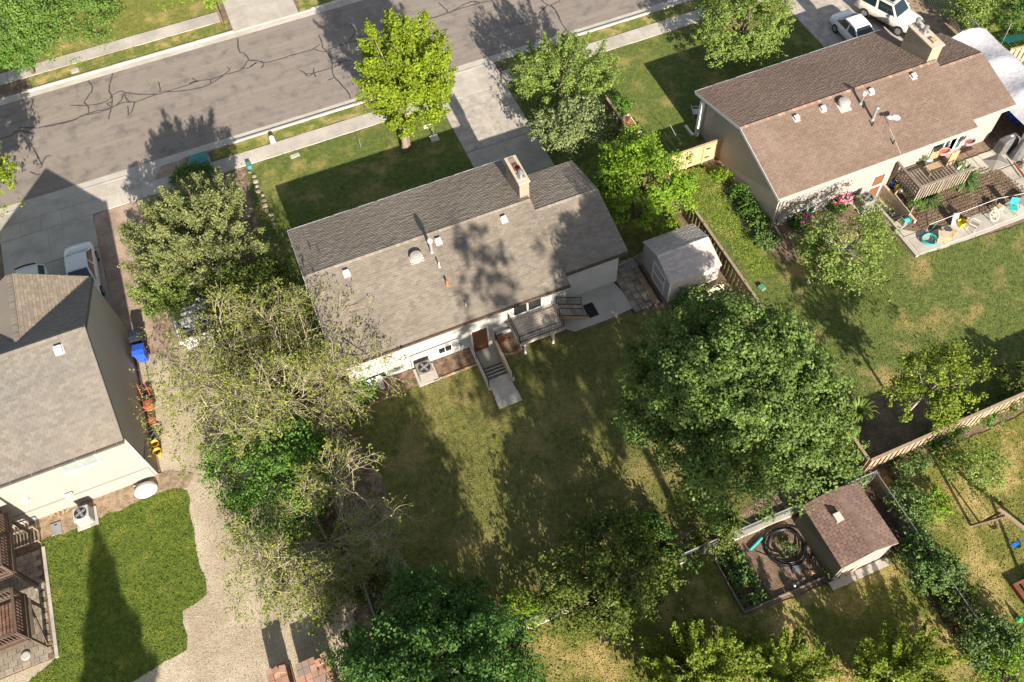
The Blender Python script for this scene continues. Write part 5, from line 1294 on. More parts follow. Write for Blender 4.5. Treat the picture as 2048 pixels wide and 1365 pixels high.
    for sy in (-1, 1):
        b = MB(); b.cbox((hl-.16, sy*h*.62, hood-.36), .22, .30, .14, sy*-.25); b.build('headlight','lamp_clear',t,local=True,bevel=.02)
        b = MB(); b.cbox((-hl+.12, sy*h*.70, tail-.30), .22, .22, .20, sy*.2); b.build('tail_light','lamp_red',t,local=True,bevel=.02)
    b = MB(); b.box(-hl-.05,-hl+.16,-h*.80,h*.80,bz+.02,bz+.24); b.build('bumper', paint, t, local=True, bevel=.05)
    b = MB(); b.box(hl-.22,hl+.03,-h*.72,h*.72,bz+.0,bz+.22); b.build('bumper', paint, t, local=True, bevel=.05)
    return t
down = -math.pi/2
car('parked_car', 'white sedan with green-tinted rear window beside the stone-roofed house', 'car', (-13.42,39.55), down-.03, 4.75, 1.80, 1.44, 'sedan', 'car_white', rear_glass='glass_green')
hb = car('parked_car', 'white hatchback with red tail lights mostly hidden by the left gable', 'car', (-16.25,38.95), down-.03, 4.3, 1.76, 1.52, 'hatch', 'car_white')
b = MB(); b.tube([(-1.7,-.6,1.60),(-1.74,0,1.63),(-1.7,.6,1.60)], .045); b.build('spoiler','black_plastic',hb,local=True)
car('parked_car', 'white sedan partly hidden behind the brown roof at upper right', 'car', (40.3,38.35), down, 4.65, 1.76, 1.40, 'sedan', 'car_white')
wa, wb = G(1724,33,.0), G(1797,72,.0); hd = math.atan2(wb[1]-wa[1], wb[0]-wa[0]); mx, my = (wa[0]+wb[0])/2, (wa[1]+wb[1])/2
sv = car('parked_suv', 'cream off-road vehicle with roof window parked by the metal fence', 'off-road vehicle', (mx-math.sin(hd)*.80, my+math.cos(hd)*.80), hd, 4.75, 1.86, 1.82, 'suv', 'car_cream')
b = MB(); b.box(-.55,.15,-.42,.42,1.825,1.85); b.build('roof_window','glass_car',sv,local=True)
for sy in (-1,1):
    b = MB(); b.box(-1.0,1.0,sy*1.0-.1,sy*1.0+.1,.36,.42); b.build('running_board','black_plastic',sv,local=True)
    b = MB(); b.bar((-1.6,sy*.6,1.89),(.4,sy*.6,1.89),.04,.04); b.build('roof_rail','car_gray',sv,local=True)
pk = car('pickup_truck', 'white pickup truck with pale metal ladder rack under the scrubby tree', 'pickup truck', (-7.9,34.6), math.pi/2+.03, 5.6, 1.95, 1.78, 'pickup', 'car_white')
b = MB(); b.box(-2.62,-.62,-.80,.80,1.085,1.105); b.build('cargo_bed','black_plastic',pk,local=True)
b = MB(); b.box(-2.7,-.6,-.97,-.82,1.08,1.2); b.box(-2.7,-.6,.82,.97,1.08,1.2); b.box(-2.8,-2.7,-.97,.97,1.0,1.2); b.build('bed_wall','car_white',pk,local=True)
b = MB()
for sy in (-1,1):
    b.bar((-2.75,sy*.9,1.85),(.9,sy*.9,1.85),.06,.06)
    for xx in (-2.7,-.7,.8): b.bar((xx,sy*.9,1.2 if xx < 0 else 1.7),(xx,sy*.9,1.85),.05,.05)
for xx in (-2.7,-2.3,-.7): b.bar((xx,-.9,1.86),(xx,.9,1.86),.1,.05)
b.build('ladder_rack','galv',pk,local=True)

# ================================================================== DECK OF THE GREY HOUSE
dk = thing('wooden_deck', 'small raised grey wooden deck with black iron railing at the sliding door', 'deck', (8.75,24.3,0))
DZ = 1.36
for i in range(13):
    b = MB(); y = 23.88+i*.137; b.box(8.55,11.28,y,y+.112,DZ-.035,DZ); b.build('deck_board','deck_gray',dk)
b = MB(); b.box(8.57,11.26,23.845,23.878,DZ-.2,DZ-.0); b.build('fascia','deck_gray',dk)
b = MB(); b.box(8.52,8.549,23.86,25.6,DZ-.2,DZ-.0); b.build('fascia','deck_gray',dk)
for x in (8.85,10.55):
    b = MB(); b.box(x,x+.1,23.92,24.02,0,DZ-.04); b.build('post','trim_white',dk)
def iron_rail(t, pts, h=.70, sp=.14, name='railing'):
    """rail with top and bottom bars and upright bars"""
    b = MB()
    for i in range(len(pts)-1):
        p, q = Vector(pts[i]), Vector(pts[i+1]); d = q-p; n = max(1, int(d.length/sp))
        b.bar(p+Vector((0,0,h)), q+Vector((0,0,h)), .04, .025); b.bar(p+Vector((0,0,.1)), q+Vector((0,0,.1)), .025, .025)
        for k in range(n+1):
            o = p+d*(k/n); w_ = .035 if k in (0, n) else .014
            b.bar(o, o+Vector((0,0,h)), w_, w_, up=(0,1,0))
    return b.build(name, 'black_metal', t)
iron_rail(dk, [(8.60,25.5,DZ),(8.60,23.91,DZ)]); iron_rail(dk, [(8.62,23.91,DZ),(11.22,23.91,DZ)]); iron_rail(dk, [(11.23,23.93,DZ),(11.23,24.75,DZ)])
sx = 11.285
for k in range(6):
    b = MB(); zz = DZ-(k+1)*.195; b.box(sx+k*.30,sx+.31+k*.30,24.78,25.62,zz-.04,zz); b.build('step','deck_gray',dk)
b = MB(); b.bar((sx,24.76,DZ-.3),(sx+1.85,24.76,.05),.04,.24); b.bar((sx,25.64,DZ-.3),(sx+1.85,25.64,.05),.04,.24); b.build('stringer','old_tan_wood',dk)
iron_rail(dk, [(sx+.05,24.73,DZ-.1),(sx+1.8,24.73,.12)], .8); iron_rail(dk, [(sx+.25,25.60,DZ-.3),(sx+1.8,25.60,.12)], .8)
b = MB(); b.box(13.2,13.8,24.65,25.6,.016,.032); tag(b.build('door_mat','rubber'),'black door mat at the foot of the deck stairs','mat')
def ac_unit(label, x, y, w_, h, body, slats, rz=0.0):
    t = thing('air_conditioner', label, 'air conditioner', (x,y,0))
    b = MB(); b.cbox((x,y,0), w_*1.35, w_*1.35, .06, rz); b.build('pad','white_concrete',t)
    b = MB(); b.cbox((x,y,.06), w_, w_, h, rz); b.build('cabinet', body, t, bevel=.06)
    b = MB()
    for i in range(12):
        for a, c in ((-w_/2+w_*(i+.5)/12, -w_/2-.006),): b.box(x+a-.012,x+a+.012,y+c-.006,y+c+.004,.14,h-.04)
        b.box(x-w_/2-.012,x-w_/2-.002,y-w_/2+w_*(i+.5)/12-.012,y-w_/2+w_*(i+.5)/12+.012,.14,h-.04)
    b.build('louvre', slats, t)
    b = MB(); b.lathe((x,y,h+.062),[(w_*.40,0),(w_*.40,.006)],24); b.build('fan_opening','black_plastic',t)
    b = MB()
    for k in range(4):
        a = k*1.57+.4; b.bar((x,y,h+.075),(x+w_*.34*math.cos(a),y+w_*.34*math.sin(a),h+.075),.13,.01,up=(0,0,1))
    b.lathe((x,y,h+.07),[(.07,0),(.07,.03)],10); b.build('fan_blade','galv_dull',t)
    b = MB()
    for r_ in (.15,.26,.38): b.tube([(x+w_*r_*math.cos(6.283*j/20),y+w_*r_*math.sin(6.283*j/20),h+.1) for j in range(20)],.006,4,closed=True)
    b.build('grille','black_metal',t)
D('ac_tan',(.25,.228,.195),(.215,.195,.165),3,rough=.5); D('ac_white',(.40,.41,.42),(.36,.37,.38),3,rough=.5)
q = G(853,752); ac_unit('tan air conditioner on a pad behind the grey-roofed house', q[0], q[1]+.05, .86, .80, 'ac_tan', 'galv_dull')
q = G(175,1038); ac_unit('white air conditioner on the bark bed of the stone-roofed house', q[0], q[1], .78, .75, 'ac_white', 'galv')
q = G(1726,415); ac_unit('beige air conditioner beside the pink peony of the cream house', q[0], q[1], .82, .85, 'ac_tan', 'galv_dull')
b = MB()
for i in range(26):
    b.box(-.55+i*.265,-.55+i*.265+.25,24.30,24.40,-.02,.07)
t = thing('brick_edging','row of edging bricks along the bark bed below the grey house','edging',(0,24.4,0)); src=None
for i in range(26):
    if 2.0 < -.5+i*.262 < 3.6: continue
    if src is None: b = MB(); b.box(-.12,.12,-.05,.05,-.02,.06); src = b.build('brick','brick_red',t,local=True); o = src
    else: o = copy_of(src,t)
    o.location = (-.5+i*.262, -.02+.01*(i%3), 0)
t = thing('brick_edging','curved row of red bricks round the small bed left of the deck','edging',(8,24.2,0)); src=None
for i in range(9):
    if src is None: b = MB(); b.box(-.05,.05,-.1,.1,-.02,.07); src = b.build('brick','brick_red',t,local=True); o = src
    else: o = copy_of(src,t)
    o.location = (-.3+i*.14,.28-.22*math.sin(i*.35)*1.2,0); o.rotation_euler=(0,0,.9-i*.1)
q = G(1004,683); b = MB(); b.lathe((q[0],q[1],.01),[(.18,0),(.22,.25),(.24,.3),(.2,.3),(.17,.2)],14); tag(b.build('plant_pot','clay'),'terracotta pot on the little brick bed beside the deck','plant pot')

# ================================================================== STREET FURNITURE
lp = thing('lamp_post','slim white lamp post on a square concrete base beside the street tree','lamp post',(9.9,41.85,0))
b = MB(); b.box(9.62,10.18,41.58,42.12,-.02,.10); b.build('base','white_concrete',lp)
b = MB(); b.tube([(9.9,41.85,.1),(9.9,41.85,1.9)],.045,8); b.build('pole','galv',lp)
b = MB(); b.bar((9.55,41.85,1.35),(9.9,41.85,1.35),.03,.03); b.box(9.3,9.62,41.83,41.87,1.15,1.4); b.build('sign_plate','white_plastic',lp)
b = MB(); b.lathe((9.9,41.85,1.9),[(.06,0),(.13,.06),(.16,.3),(.2,.32),(.04,.46)],10); b.build('lantern','galv_dull',lp)
q = G(546,284); hy = thing('mail_box','white rounded box with a dark open front on the grass strip','post box',q)
b = MB(); b.cbox((q[0],q[1],0),.32,.32,.36); b.lathe((q[0],q[1],.36),[(.15,0),(.16,.05),(.12,.14),(.03,.18)],14); b.build('body','white_plastic',hy,bevel=.03)
b = MB(); b.box(q[0]-.09,q[0]+.09,q[1]-.165,q[1]-.151,.2,.33); b.build('slot','white_concrete',hy)
for (px,py,lab,s) in ((590,312,'white utility cover flush in the front lawn',(.62,.34)),(150,142,'white utility cover in the far grass strip',(.55,.5))):
    q = G(px,py); b = MB(); b.cbox((q[0],q[1],-.02),s[0],s[1],.055,.05); o = thing('utility_cover',lab,'utility cover',q); b.build('lid','white_concrete',o,bevel=.02)
    b = MB(); b.cbox((q[0],q[1],.0355),.1,.04,.01); b.build('handle','galv_dull',o)
q = G(722,296); b = MB(); b.tube([(q[0],q[1],0),(q[0],q[1],.75)],.02,6); tag(b.build('stake','galv_dull'),'thin metal stake standing in the front lawn','stake')
q = G(402,329); tb = thing('utility_box','teal green ground-level transformer box by the kerb','utility box',q)
b = MB(); w_,d_,h_ = 1.15,.85,.62
x,y = q[0],q[1]
b.exx([(y-d_/2,.0),(y-d_/2,h_*.78),(y-.02,h_),(y+d_/2,h_),(y+d_/2,0)][::-1],x-w_/2,x+w_/2); b.build('cabinet','teal_box',tb,bevel=.03)
b = MB(); b.box(x-w_/2-.08,x+w_/2+.08,y-d_/2-.08,y+d_/2+.08,-.02,.045); b.build('pad','concrete',tb)
b = MB(); b.box(x+w_/2-.18,x+w_/2-.1,y-d_/2-.03,y-d_/2-.002,.25,.36); b.build('latch','galv_dull',tb)
q = G(499,335); b = MB(); b.cbox(q,.28,.5,.3,.1); tag(b.build('valve_box','teal_box',bevel=.03),'small teal valve box at the corner of pavement and lawn','valve box')
for i in range(12):
    if i == 0: te = thing('stone_edging','line of rough stones edging the lawn below the valve box','edging',G(505,350))
    q = G(502+i*4.2,345+i*9.5); b = MB(); s = .13+.1*((i*7)%5)/5; b.lathe((q[0]+.06*((i*3)%4-1.5),q[1],-.03),[(.05,0),(s,.05),(s*.8,.12),(.06,.15)],6+i%3); b.build('stone','paver',te)

# ================================================================== LEFT SIDE YARD
def wheelie(label,x,y,m,rz):
    t = thing('wheelie_bin',label,'bin',(x,y,0),None,rz)
    b = MB(); b.add([(-.24,-.26,.06),(.24,-.26,.06),(.24,.26,.06),(-.24,.26,.06),(-.30,-.36,1.0),(.30,-.36,1.0),(.30,.34,1.0),(-.30,.34,1.0)],[(3,2,1,0),(4,5,6,7),(0,1,5,4),(1,2,6,5),(2,3,7,6),(3,0,4,7)]); b.build('body',m,t,local=True,bevel=.03)
    b = MB(); b.exx([(-.40,1.0),(-.40,1.05),(-.1,1.12),(.36,1.06),(.36,1.0)][::-1],-.33,.33); b.build('lid',m,t,local=True,bevel=.02)
    b = MB(); b.tube([(-.28,.42,.95),(.28,.42,.95)],.02); b.build('handle','black_plastic',t,local=True)
    for sx_ in (-1,1):
        b = MB(); b.tube([(sx_*.26,.3,.12),(sx_*.31,.3,.12)],.12,12); b.build('wheel','rubber',t,local=True)
q = G(290,718); wheelie('bright blue wheelie bin beside the tan side wall',q[0],q[1],'blue_plastic',-.15)
q = G(284,690); wheelie('dark navy wheelie bin behind the blue one',q[0],q[1],'navy_plastic',-.15)
q = G(301,812); sb = thing('snow_blower','red machine with handles standing against the tan side wall','garden machine',q)
b = MB(); b.cbox((q[0],q[1]-.1,.1),.5,.5,.4); b.build('body','red_paint',sb,bevel=.06)
b = MB(); b.cbox((q[0],q[1]+.3,.2),.35,.35,.3); b.build('engine','black_plastic',sb,bevel=.04)
b = MB(); b.tube([(q[0]-.2,q[1]+.4,.4),(q[0]-.22,q[1]+1.0,.95)],.025); b.tube([(q[0]+.2,q[1]+.4,.4),(q[0]+.18,q[1]+1.0,.95)],.025); b.build('handle','red_paint',sb)
for sx_ in (-1,1):
    b = MB(); b.tube([(q[0]+sx_*.25,q[1]+.2,.18),(q[0]+sx_*.33,q[1]+.2,.18)],.18,12); b.build('wheel','rubber',sb)
for (px,py,m_,lab) in ((308,845,'orange_paint','orange tool on the ground by the tan wall'),(300,785,'orange_paint','small orange pot beside the red machine')):
    q = G(px,py); b = MB(); b.lathe((q[0],q[1],0),[(.12,0),(.18,.25),(.2,.28),(.14,.28)],10); tag(b.build('pot',m_),lab,'pot')
for (px,py,lab) in ((314,893,'mustard yellow bucket, farther of two by the tan wall'),(319,909,'mustard yellow bucket, nearer of two by the tan wall')):
    q = G(px,py); t = thing('bucket',lab,'bucket',q); b = MB(); b.lathe((q[0],q[1],0),[(.15,0),(.21,.36),(.225,.38),(.19,.37),(.14,.04)],16); b.build('body','yellow_bucket',t)
    b = MB(); b.tube([(q[0]-.2,q[1],.36),(q[0]-.1,q[1]-.2,.3),(q[0]+.1,q[1]-.2,.3),(q[0]+.2,q[1],.36)],.01,5); b.build('handle','black_metal',t)
q = G(315,868); b = MB(); b.tube([(q[0]+.3*math.cos(a*.5),q[1]+.3*math.sin(a*.5),.05+.01*a) for a in range(26)],.03,6); tag(b.build('hose','black_pipe'),'black coiled hose by the tan wall above the buckets','hose')
q = G(294,985); wc = thing('window_well_cover','white moulded cover leaning over the well by the cream wall corner','cover',q)
b = MB(); b.lathe((q[0],q[1]+.1,0),[(.62,.05),(.60,.18),(.45,.3),(.2,.34)],20)
for i in range(len(b.v)): v = b.v[i]; b.v[i] = (v[0],q[1]+.1+(v[1]-q[1]-.1)*.72,v[2])
b.build('shell','white_plastic',wc,smooth=True)
b = MB(); b.tube([(q[0]-.6,q[1]+.55,.1),(q[0]+.1,q[1]+.55,.1)],.03); b.build('frame','galv_dull',wc)
q = G(113,1058); b = MB(); b.cbox((q[0],q[1],0),.52,.66,.05,.0); o = thing('valve_cover','grey-green irrigation valve lid in the bark bed','lid',q); b.build('lid','galv_dull',o,bevel=.01); b = MB(); b.cbox((q[0],q[1]+.2,.0505),.12,.05,.012); b.build('handle','black_plastic',o)
rnd = random.Random(9)
for i in range(11):
    px,py = 88+i*5.2+rnd.uniform(-3,3), 1034-i*1.5+rnd.uniform(-5,5); q = G(px,py); a = rnd.uniform(.9,2.0)
    if i == 0: fw = thing('firewood_pile','loose short logs along the cream wall','firewood',q)
    b = MB(); b.tube([(q[0]-.16*math.cos(a),q[1]-.16*math.sin(a),.05),(q[0]+.16*math.cos(a),q[1]+.16*math.sin(a),.08)],.045,7); b.build('log','old_tan_wood',fw)
# brown deck at the lower left edge
bd_ = thing('brown_deck','dark brown raised timber deck with slatted railing at the lower left edge','deck',(-18.7,20,0))
def rail_wood(t,p,q,h=.95,sp=.16):
    p,q = Vector(p),Vector(q); d = q-p; n = max(1,int(d.length/sp)); src=None; a = math.atan2(d.y,d.x)
    b = MB(); b.bar(p+Vector((0,0,h)),q+Vector((0,0,h)),.14,.045); b.build('hand_rail','rail_brown',t)
    b = MB(); b.bar(p+Vector((0,0,.12)),q+Vector((0,0,.12)),.05,.08); b.build('rail','rail_brown',t)
    org = Vector(ORG[t.name])
    for k in range(n+1):
        if src is None: b = MB(); b.box(-.022,.022,-.022,.022,.1,h-.02); src = b.build('baluster','rail_brown',t,local=True); o = src
        else: o = copy_of(src,t)
        o.location = p+d*(k/n)-org; o.rotation_euler=(0,0,a)
    for o_ in (p,q): b = MB(); b.cbox(o_,.1,.1,h+.02); b.build('post','rail_brown',t)
UZ, LZ = 2.6, 1.85
for i in range(20):
    b = MB(); y = 21.2+i*.16; b.box(-24,-18.2,y,y+.148,UZ-.04,UZ); b.build('deck_board','deck_brown',bd_)
b = MB(); b.box(-18.195,-18.14,21.2,24.4,UZ-.28,UZ); b.build('fascia','rail_brown',bd_)
b = MB(); b.box(-24,-18.2,21.15,21.195,UZ-.28,UZ); b.build('fascia','rail_brown',bd_)
rail_wood(bd_,(-18.25,24.3,UZ),(-18.25,21.25,UZ)); rail_wood(bd_,(-18.3,21.24,UZ),(-20.5,21.24,UZ))
for yy in (24.2,21.3): b = MB(); b.box(-18.35,-18.2,yy-.07,yy+.07,0,UZ-.05); b.build('post','rail_brown',bd_)
for i in range(14):
    b = MB(); y = 18.1+i*.16; b.box(-24,-18.2,y,y+.148,LZ-.04,LZ); b.build('deck_board','deck_brown',bd_)
b = MB(); b.box(-18.195,-18.14,18.1,20.34,LZ-.26,LZ); b.build('fascia','rail_brown',bd_)
b = MB(); b.box(-24,-18.2,18.04,18.095,LZ-.26,LZ); b.build('fascia','rail_brown',bd_)
rail_wood(bd_,(-18.25,20.3,LZ),(-18.25,18.2,LZ)); rail_wood(bd_,(-18.3,18.17,LZ),(-22.5,18.17,LZ)); rail_wood(bd_,(-18.3,20.32,LZ),(-20.5,20.32,LZ))
for yy in (20.2,18.2): b = MB(); b.box(-18.31,-18.19,yy-.06,yy+.06,0,LZ-.05); b.build('post','rail_brown',bd_)
for k in range(6):
    b = MB(); b.box(-18.13+.0,-18.0,18.3,20.1,LZ-.3-k*.3,LZ-.26-k*.3)
    if k == 0: b.build('ledger','rail_brown',bd_)
b = MB(); b.bar((-18.16,20.1,LZ-.25),(-18.16,18.25,.05),.06,.12); b.build('brace','rail_brown',bd_)
# pavers under and beside the brown deck
pp = MB(); pp.box(-24,-17.9,17.5,23.3,-.1,.012); pp = tag(pp.build('paver_path','soil'),kind='structure'); src = None; rnd = random.Random(12)
for i in range(12):
    for j in range(20):
        if -22.4+i*.40+(.2 if j%2 else 0) > -18.05: continue
        if src is None: b = MB(); b.box(-.19,.19,-.135,.135,0,.05); src = b.build('paver','paver',pp,local=True); o = src
        else: o = copy_of(src,pp)
        o.location = (-22.4+i*.40+(.2 if j%2 else 0),17.7+j*.285,rnd.uniform(-.01,.005))
for i in range(9):
    if i == 0: cb_ = thing('kerb_edging','pale kerb blocks along the lawn edge by the brown deck','edging',(-17.8,18,0))
    b = MB(); b.box(-17.88,-17.72,17.45+i*.65,17.45+i*.65+.63,-.05,.1); b.build('kerb_stone','concrete',cb_)
q = G(80,1171); um = thing('pole_stand','black pole standing in a round pale base beside the brown deck','pole',q)
b = MB(); b.lathe((q[0],q[1],0.06),[(.28,0),(.27,.08),(.1,.12)],18); b.build('base','stone',um)
b = MB(); b.tube([(q[0],q[1],.1),(q[0],q[1],2.3)],.035,8); b.build('pole','black_metal',um)
q = G(53,1313); b = MB(); b.lathe((q[0],q[1],0),[(.2,0),(.22,.1),(.16,.12)],16); tag(b.build('stepping_stone','white_concrete'),'round white stepping stone at the lawn corner by the brown deck','stepping stone')
bl = thing('slatted_bench','pale slatted bench against the cream wall behind the brown deck','bench',(-18.6,23.9,0))
for i in range(9):
    b = MB(); b.box(-19.4+i*.17,-19.4+i*.17+.07,23.55,24.25,.40,.43); b.build('slat','old_wood',bl)
b = MB(); b.box(-19.45,-17.85,24.18,24.25,.7,.8); b.box(-19.45,-17.85,23.55,23.6,.34,.399); b.build('frame','old_wood',bl)
for xx in (-19.4,-17.95):
    for yy in (23.57,24.2): b = MB(); b.box(xx,xx+.06,yy,yy+.06,.05,.34 if yy < 24 else .7); b.build('leg','old_wood',bl)

# brick stacks on pallets at the bottom edge
def brick_stack(label,x0,y1,nx,h,seed):
    rnd = random.Random(seed); t = thing('brick_stack',label,'brick stack',(x0,y1,0))
    for i in range(3):
        b = MB(); b.box(x0-.02,x0+nx*.3+.04,y1-2.4+i*1.1,y1-2.3+i*1.1,.0,.1); b.build('pallet_block','pallet_wood',t)
    for i in range(nx*2+1):
        b = MB(); b.box(x0-.02+i*.15,x0+.09+i*.15,y1-2.4,y1,.1,.125); b.build('pallet_board','pallet_wood',t)
    src = None
    layers = int((h-.125)/.125)
    core = MB()
    for L_ in range(layers):
        top = L_ == layers-1
        for i in range(nx):
            for j in range(8):
                outer = i in (0,nx-1) or j in (0,7)
                if not (outer or top): continue
                if src is None: b = MB(); b.box(-.143,.143,-.143,.143,0,.118); src = b.build('brick','brick_red',t,local=True); o = src
                else: o = copy_of(src,t)
                o.location = (.15+i*.3+rnd.uniform(-.012,.012),-.15-j*.3+rnd.uniform(-.012,.012),.127+L_*.125+(rnd.uniform(0,.01) if top else 0)); o.rotation_euler=(0,0,rnd.uniform(-.03,.03))
    core.box(x0+.31,x0+nx*.3-.31,y1-2.1,y1-.31,.126,.127+(layers-1)*.125-.004); core.build('core','brick_red',t)
    for k in range(3):
        o = copy_of(src,t); o.location = (.15+.3*rnd.randint(0,nx-1),-.16-rnd.uniform(0,.2),.127+layers*.125); o.rotation_euler=(0,0,rnd.uniform(-.3,.3))
q0, q1 = G(530,1336,1.0), G(572,1322,1.0)
brick_stack('red paving bricks stacked on a pallet at the bottom edge, the narrower stack',G(530,1340,1.0)[0],G(530,1340,1.0)[1],3,1.0,1)
brick_stack('red paving bricks stacked on a pallet at the bottom edge, the wider stack',G(590,1332,1.0)[0],G(590,1332,1.0)[1]+.05,5,1.0,2)

# ================================================================== VEGETABLE BED
vb_ = thing('timber_edging','grey timber planks edging the vegetable bed','edging',(12.8,6.8,0))
for p,q in (((12.72,9.8),(12.72,6.75)),((12.72,6.7),(15.0,6.68)),((15.02,6.68),(17.05,6.66))):
    b = MB(); b.bar((*p,.06),(*q,.06),.07,.2); b.build('plank','old_wood',vb_)
q = G(1570,1098); hc = thing('pipe_coil','big coil of black irrigation pipe on the tilled soil','pipe coil',q)
rng_ = random.Random(3); b = MB()
pts = []
for k in range(5*28):
    a = 6.283*k/28; r_ = .98-.035*(k//28)+rng_.uniform(-.02,.02)+.05*math.sin(a*1.1+k//28); pts.append((q[0]+r_*math.cos(a),q[1]+r_*math.sin(a),.06+.055*(k/28)+rng_.uniform(-.008,.008)))
b.tube(pts,.034,7); b.build('pipe','black_pipe',hc,smooth=True)
b = MB(); pts = [(q[0]+.35+1.0*math.cos(.05*k-1.2),q[1]-.05+1.02*math.sin(.05*k-1.2),.05) for k in range(60)]; b.tube(pts,.034,7); b.build('pipe','black_pipe',hc,smooth=True)
c = G(1572,1100,.25); tree('bean_plant','leafy green plant growing inside the black pipe coil','plant',c[:2],c,(.4,.5,.25),LF['shrub'],'bark',12,.15,380,.11,seed=320,tr=.03,limbs=3)
p0,p1 = G(1500,1100,.1),G(1524,1076,.1); b = MB(); b.tube([p0,p1],.07,10); tag(b.build('drain_tube','teal_hose'),'teal plastic tube lying on the tilled soil beside the pipe coil','tube')
q = G(1592,1140); b = MB(); b.lathe((q[0],q[1],.0),[(.2,0),(.21,.16),(.195,.2),(.02,.215)],22); tag(b.build('metal_drum','galv',smooth=False),'round shiny metal lid below the black pipe coil','lid')
q = G(1584,1178); b = MB(); b.tube([(q[0],q[1],0),(q[0],q[1],.55)],.03,8); b.lathe((q[0],q[1],.55),[(.05,0),(.09,.03),(.02,.08)],10); tag(b.build('water_tap','galv'),'metal standpipe at the plank edge of the vegetable bed','tap')
q = G(1726,1108); b = MB(); b.tube([(q[0]+.28*math.cos(.4*k),q[1]+.28*math.sin(.4*k),.04+.004*k) for k in range(40)],.022,6); tag(b.build('hose_coil','black_pipe'),'small black hose coil at the front corner of the brown shed','hose')
b = MB(); p = G(1512,1103); b.tube([(p[0],p[1],.03),(p[0]+1.3,p[1]-1.4,.03),(p[0]+2.4,p[1]-3.0,.03)],.018,5); tag(b.build('drip_line','black_pipe'),'thin black drip line crossing the tilled soil','hose')
rb = thing('rubble','broken reddish stones scattered on the soil near the brown shed','stones',G(1610,1150))
rnd = random.Random(6)
for i in range(14):
    q = G(1570+rnd.uniform(0,70),1148+rnd.uniform(-12,22)); s = rnd.uniform(.05,.13); b = MB(); b.lathe((q[0],q[1],0),[(s*.7,-.02),(s,.04),(s*.5,.08)],6); b.build('stone','brick_red',rb)
# stump, concrete block and bits right of the corner
q = G(1790,950); sp_ = thing('tree_stump','old dark stump beside the pale fence corner','stump',q); b = MB(); b.lathe((q[0],q[1],0),[(.36,-.02),(.30,.15),(.27,.4),(.24,.42)],12); b.build('trunk','bark',sp_); b = MB(); b.lathe((q[0],q[1],.421),[(.23,0),(.2,.02)],12); b.build('cut_top','old_wood',sp_)
q = G(1788,982); b = MB(); b.cbox((q[0],q[1],0),.9,.5,.3,.3); tag(b.build('concrete_block','white_concrete',bevel=.02),'pale concrete block leaning near the stump','block')
q = G(1815,992); b = MB(); b.cbox((q[0],q[1],0),.5,.45,.12,.6); tag(b.build('flagstone','stone',bevel=.02),'flat pale flagstone beside the concrete block','stone')

# ================================================================== SWING SET AND PLAY THINGS
sw = thing('swing_set','red-brown timber swing set with blue seats on the yellowing lawn','swing set',(26,6.5,0))
apx = G(2012,1032,2.1)
fl1, fl2 = G(1942,1052), G(1960,1047)
fr1 = (apx[0]+.9, apx[1]+1.5, 0)
b = MB(); b.bar(fl1,apx,.10,.10); b.build('leg','pallet_wood',sw)
b = MB(); b.bar(fl2,(apx[0]-.05,apx[1]+.25,apx[2]),.10,.10); b.build('leg','red_wood',sw)
bx2 = (apx[0]+1.2, apx[1]-3.2, apx[2])
b = MB(); b.bar((apx[0]-.1,apx[1]+.4,apx[2]+.02),bx2,.11,.14); b.build('top_beam','fence_pale',sw)
b = MB(); b.bar((bx2[0],bx2[1],bx2[2]),(bx2[0]-1.6,bx2[1]-.4,0),.1,.1); b.bar((bx2[0],bx2[1],bx2[2]),(bx2[0]+1.5,bx2[1],0),.1,.1); b.build('leg','red_wood',sw)
b = MB(); b.bar((apx[0],apx[1]+.3,apx[2]),(apx[0]+1.6,apx[1]+.9,0),.1,.1); b.build('leg','red_wood',sw)
for f,sx_ in ((.35,0),(.72,.1)):
    cx = apx[0]+(bx2[0]-apx[0])*f; cy = apx[1]+(bx2[1]-apx[1])*f
    b = MB(); b.exy([(cx-.22,.62),(cx-.1,.52),(cx+.1,.52),(cx+.22,.62),(cx+.2,.64),(cx+.09,.55),(cx-.09,.55),(cx-.2,.64)][::-1],cy-.08,cy+.08); s_ = b.build('swing_seat','blue_bright',sw)
    b = MB(); b.tube([(cx-.2,cy,.63),(cx-.2,cy,2.05)],.012,5); b.tube([(cx+.2,cy,.63),(cx+.2,cy,2.05)],.012,5); b.build('chain','blue_bright',s_)
q = G(2060,1185); pt = thing('slatted_bench','dark red slatted timber frame lying at the right edge of the lawn','timber frame',q)
for i in range(4): b = MB(); b.box(q[0]-.55+i*.3,q[0]-.37+i*.3,q[1]-.5,q[1]+.5,.18,.22); b.build('slat','red_wood',pt)
b = MB(); b.box(q[0]-.65,q[0]+.75,q[1]-.6,q[1]-.5,0,.3); b.box(q[0]-.65,q[0]+.75,q[1]+.5,q[1]+.6,0,.3); b.box(q[0]-.65,q[0]-.56,q[1]-.499,q[1]+.499,0,.28); b.build('frame','red_wood',pt)
q = G(2036,1240); b = MB(); b.lathe((q[0],q[1],0),[(.13,0),(.16,.12),(.06,.34),(.05,.4)],14); tag(b.build('watering_bottle','green_plastic'),'bright green plastic bottle standing on the lawn','bottle')
q = G(1523,577); bx = thing('grey_tray','small grey open tray beside the board fence','tray',q); b = MB(); b.cbox((q[0],q[1],0),.3,.4,.16,.2); b.build('box','galv_dull',bx,bevel=.02); b = MB(); b.cbox((q[0],q[1],.1602),.22,.32,.01,.2); b.build('liner','green_plastic',bx)
q = G(1617,566); b = MB(); b.lathe((q[0],q[1],0),[(.06,0),(.12,.04),(.05,.1)],8); tag(b.build('white_toy','white_plastic'),'small white thing lying on the lawn near the apple tree','toy')
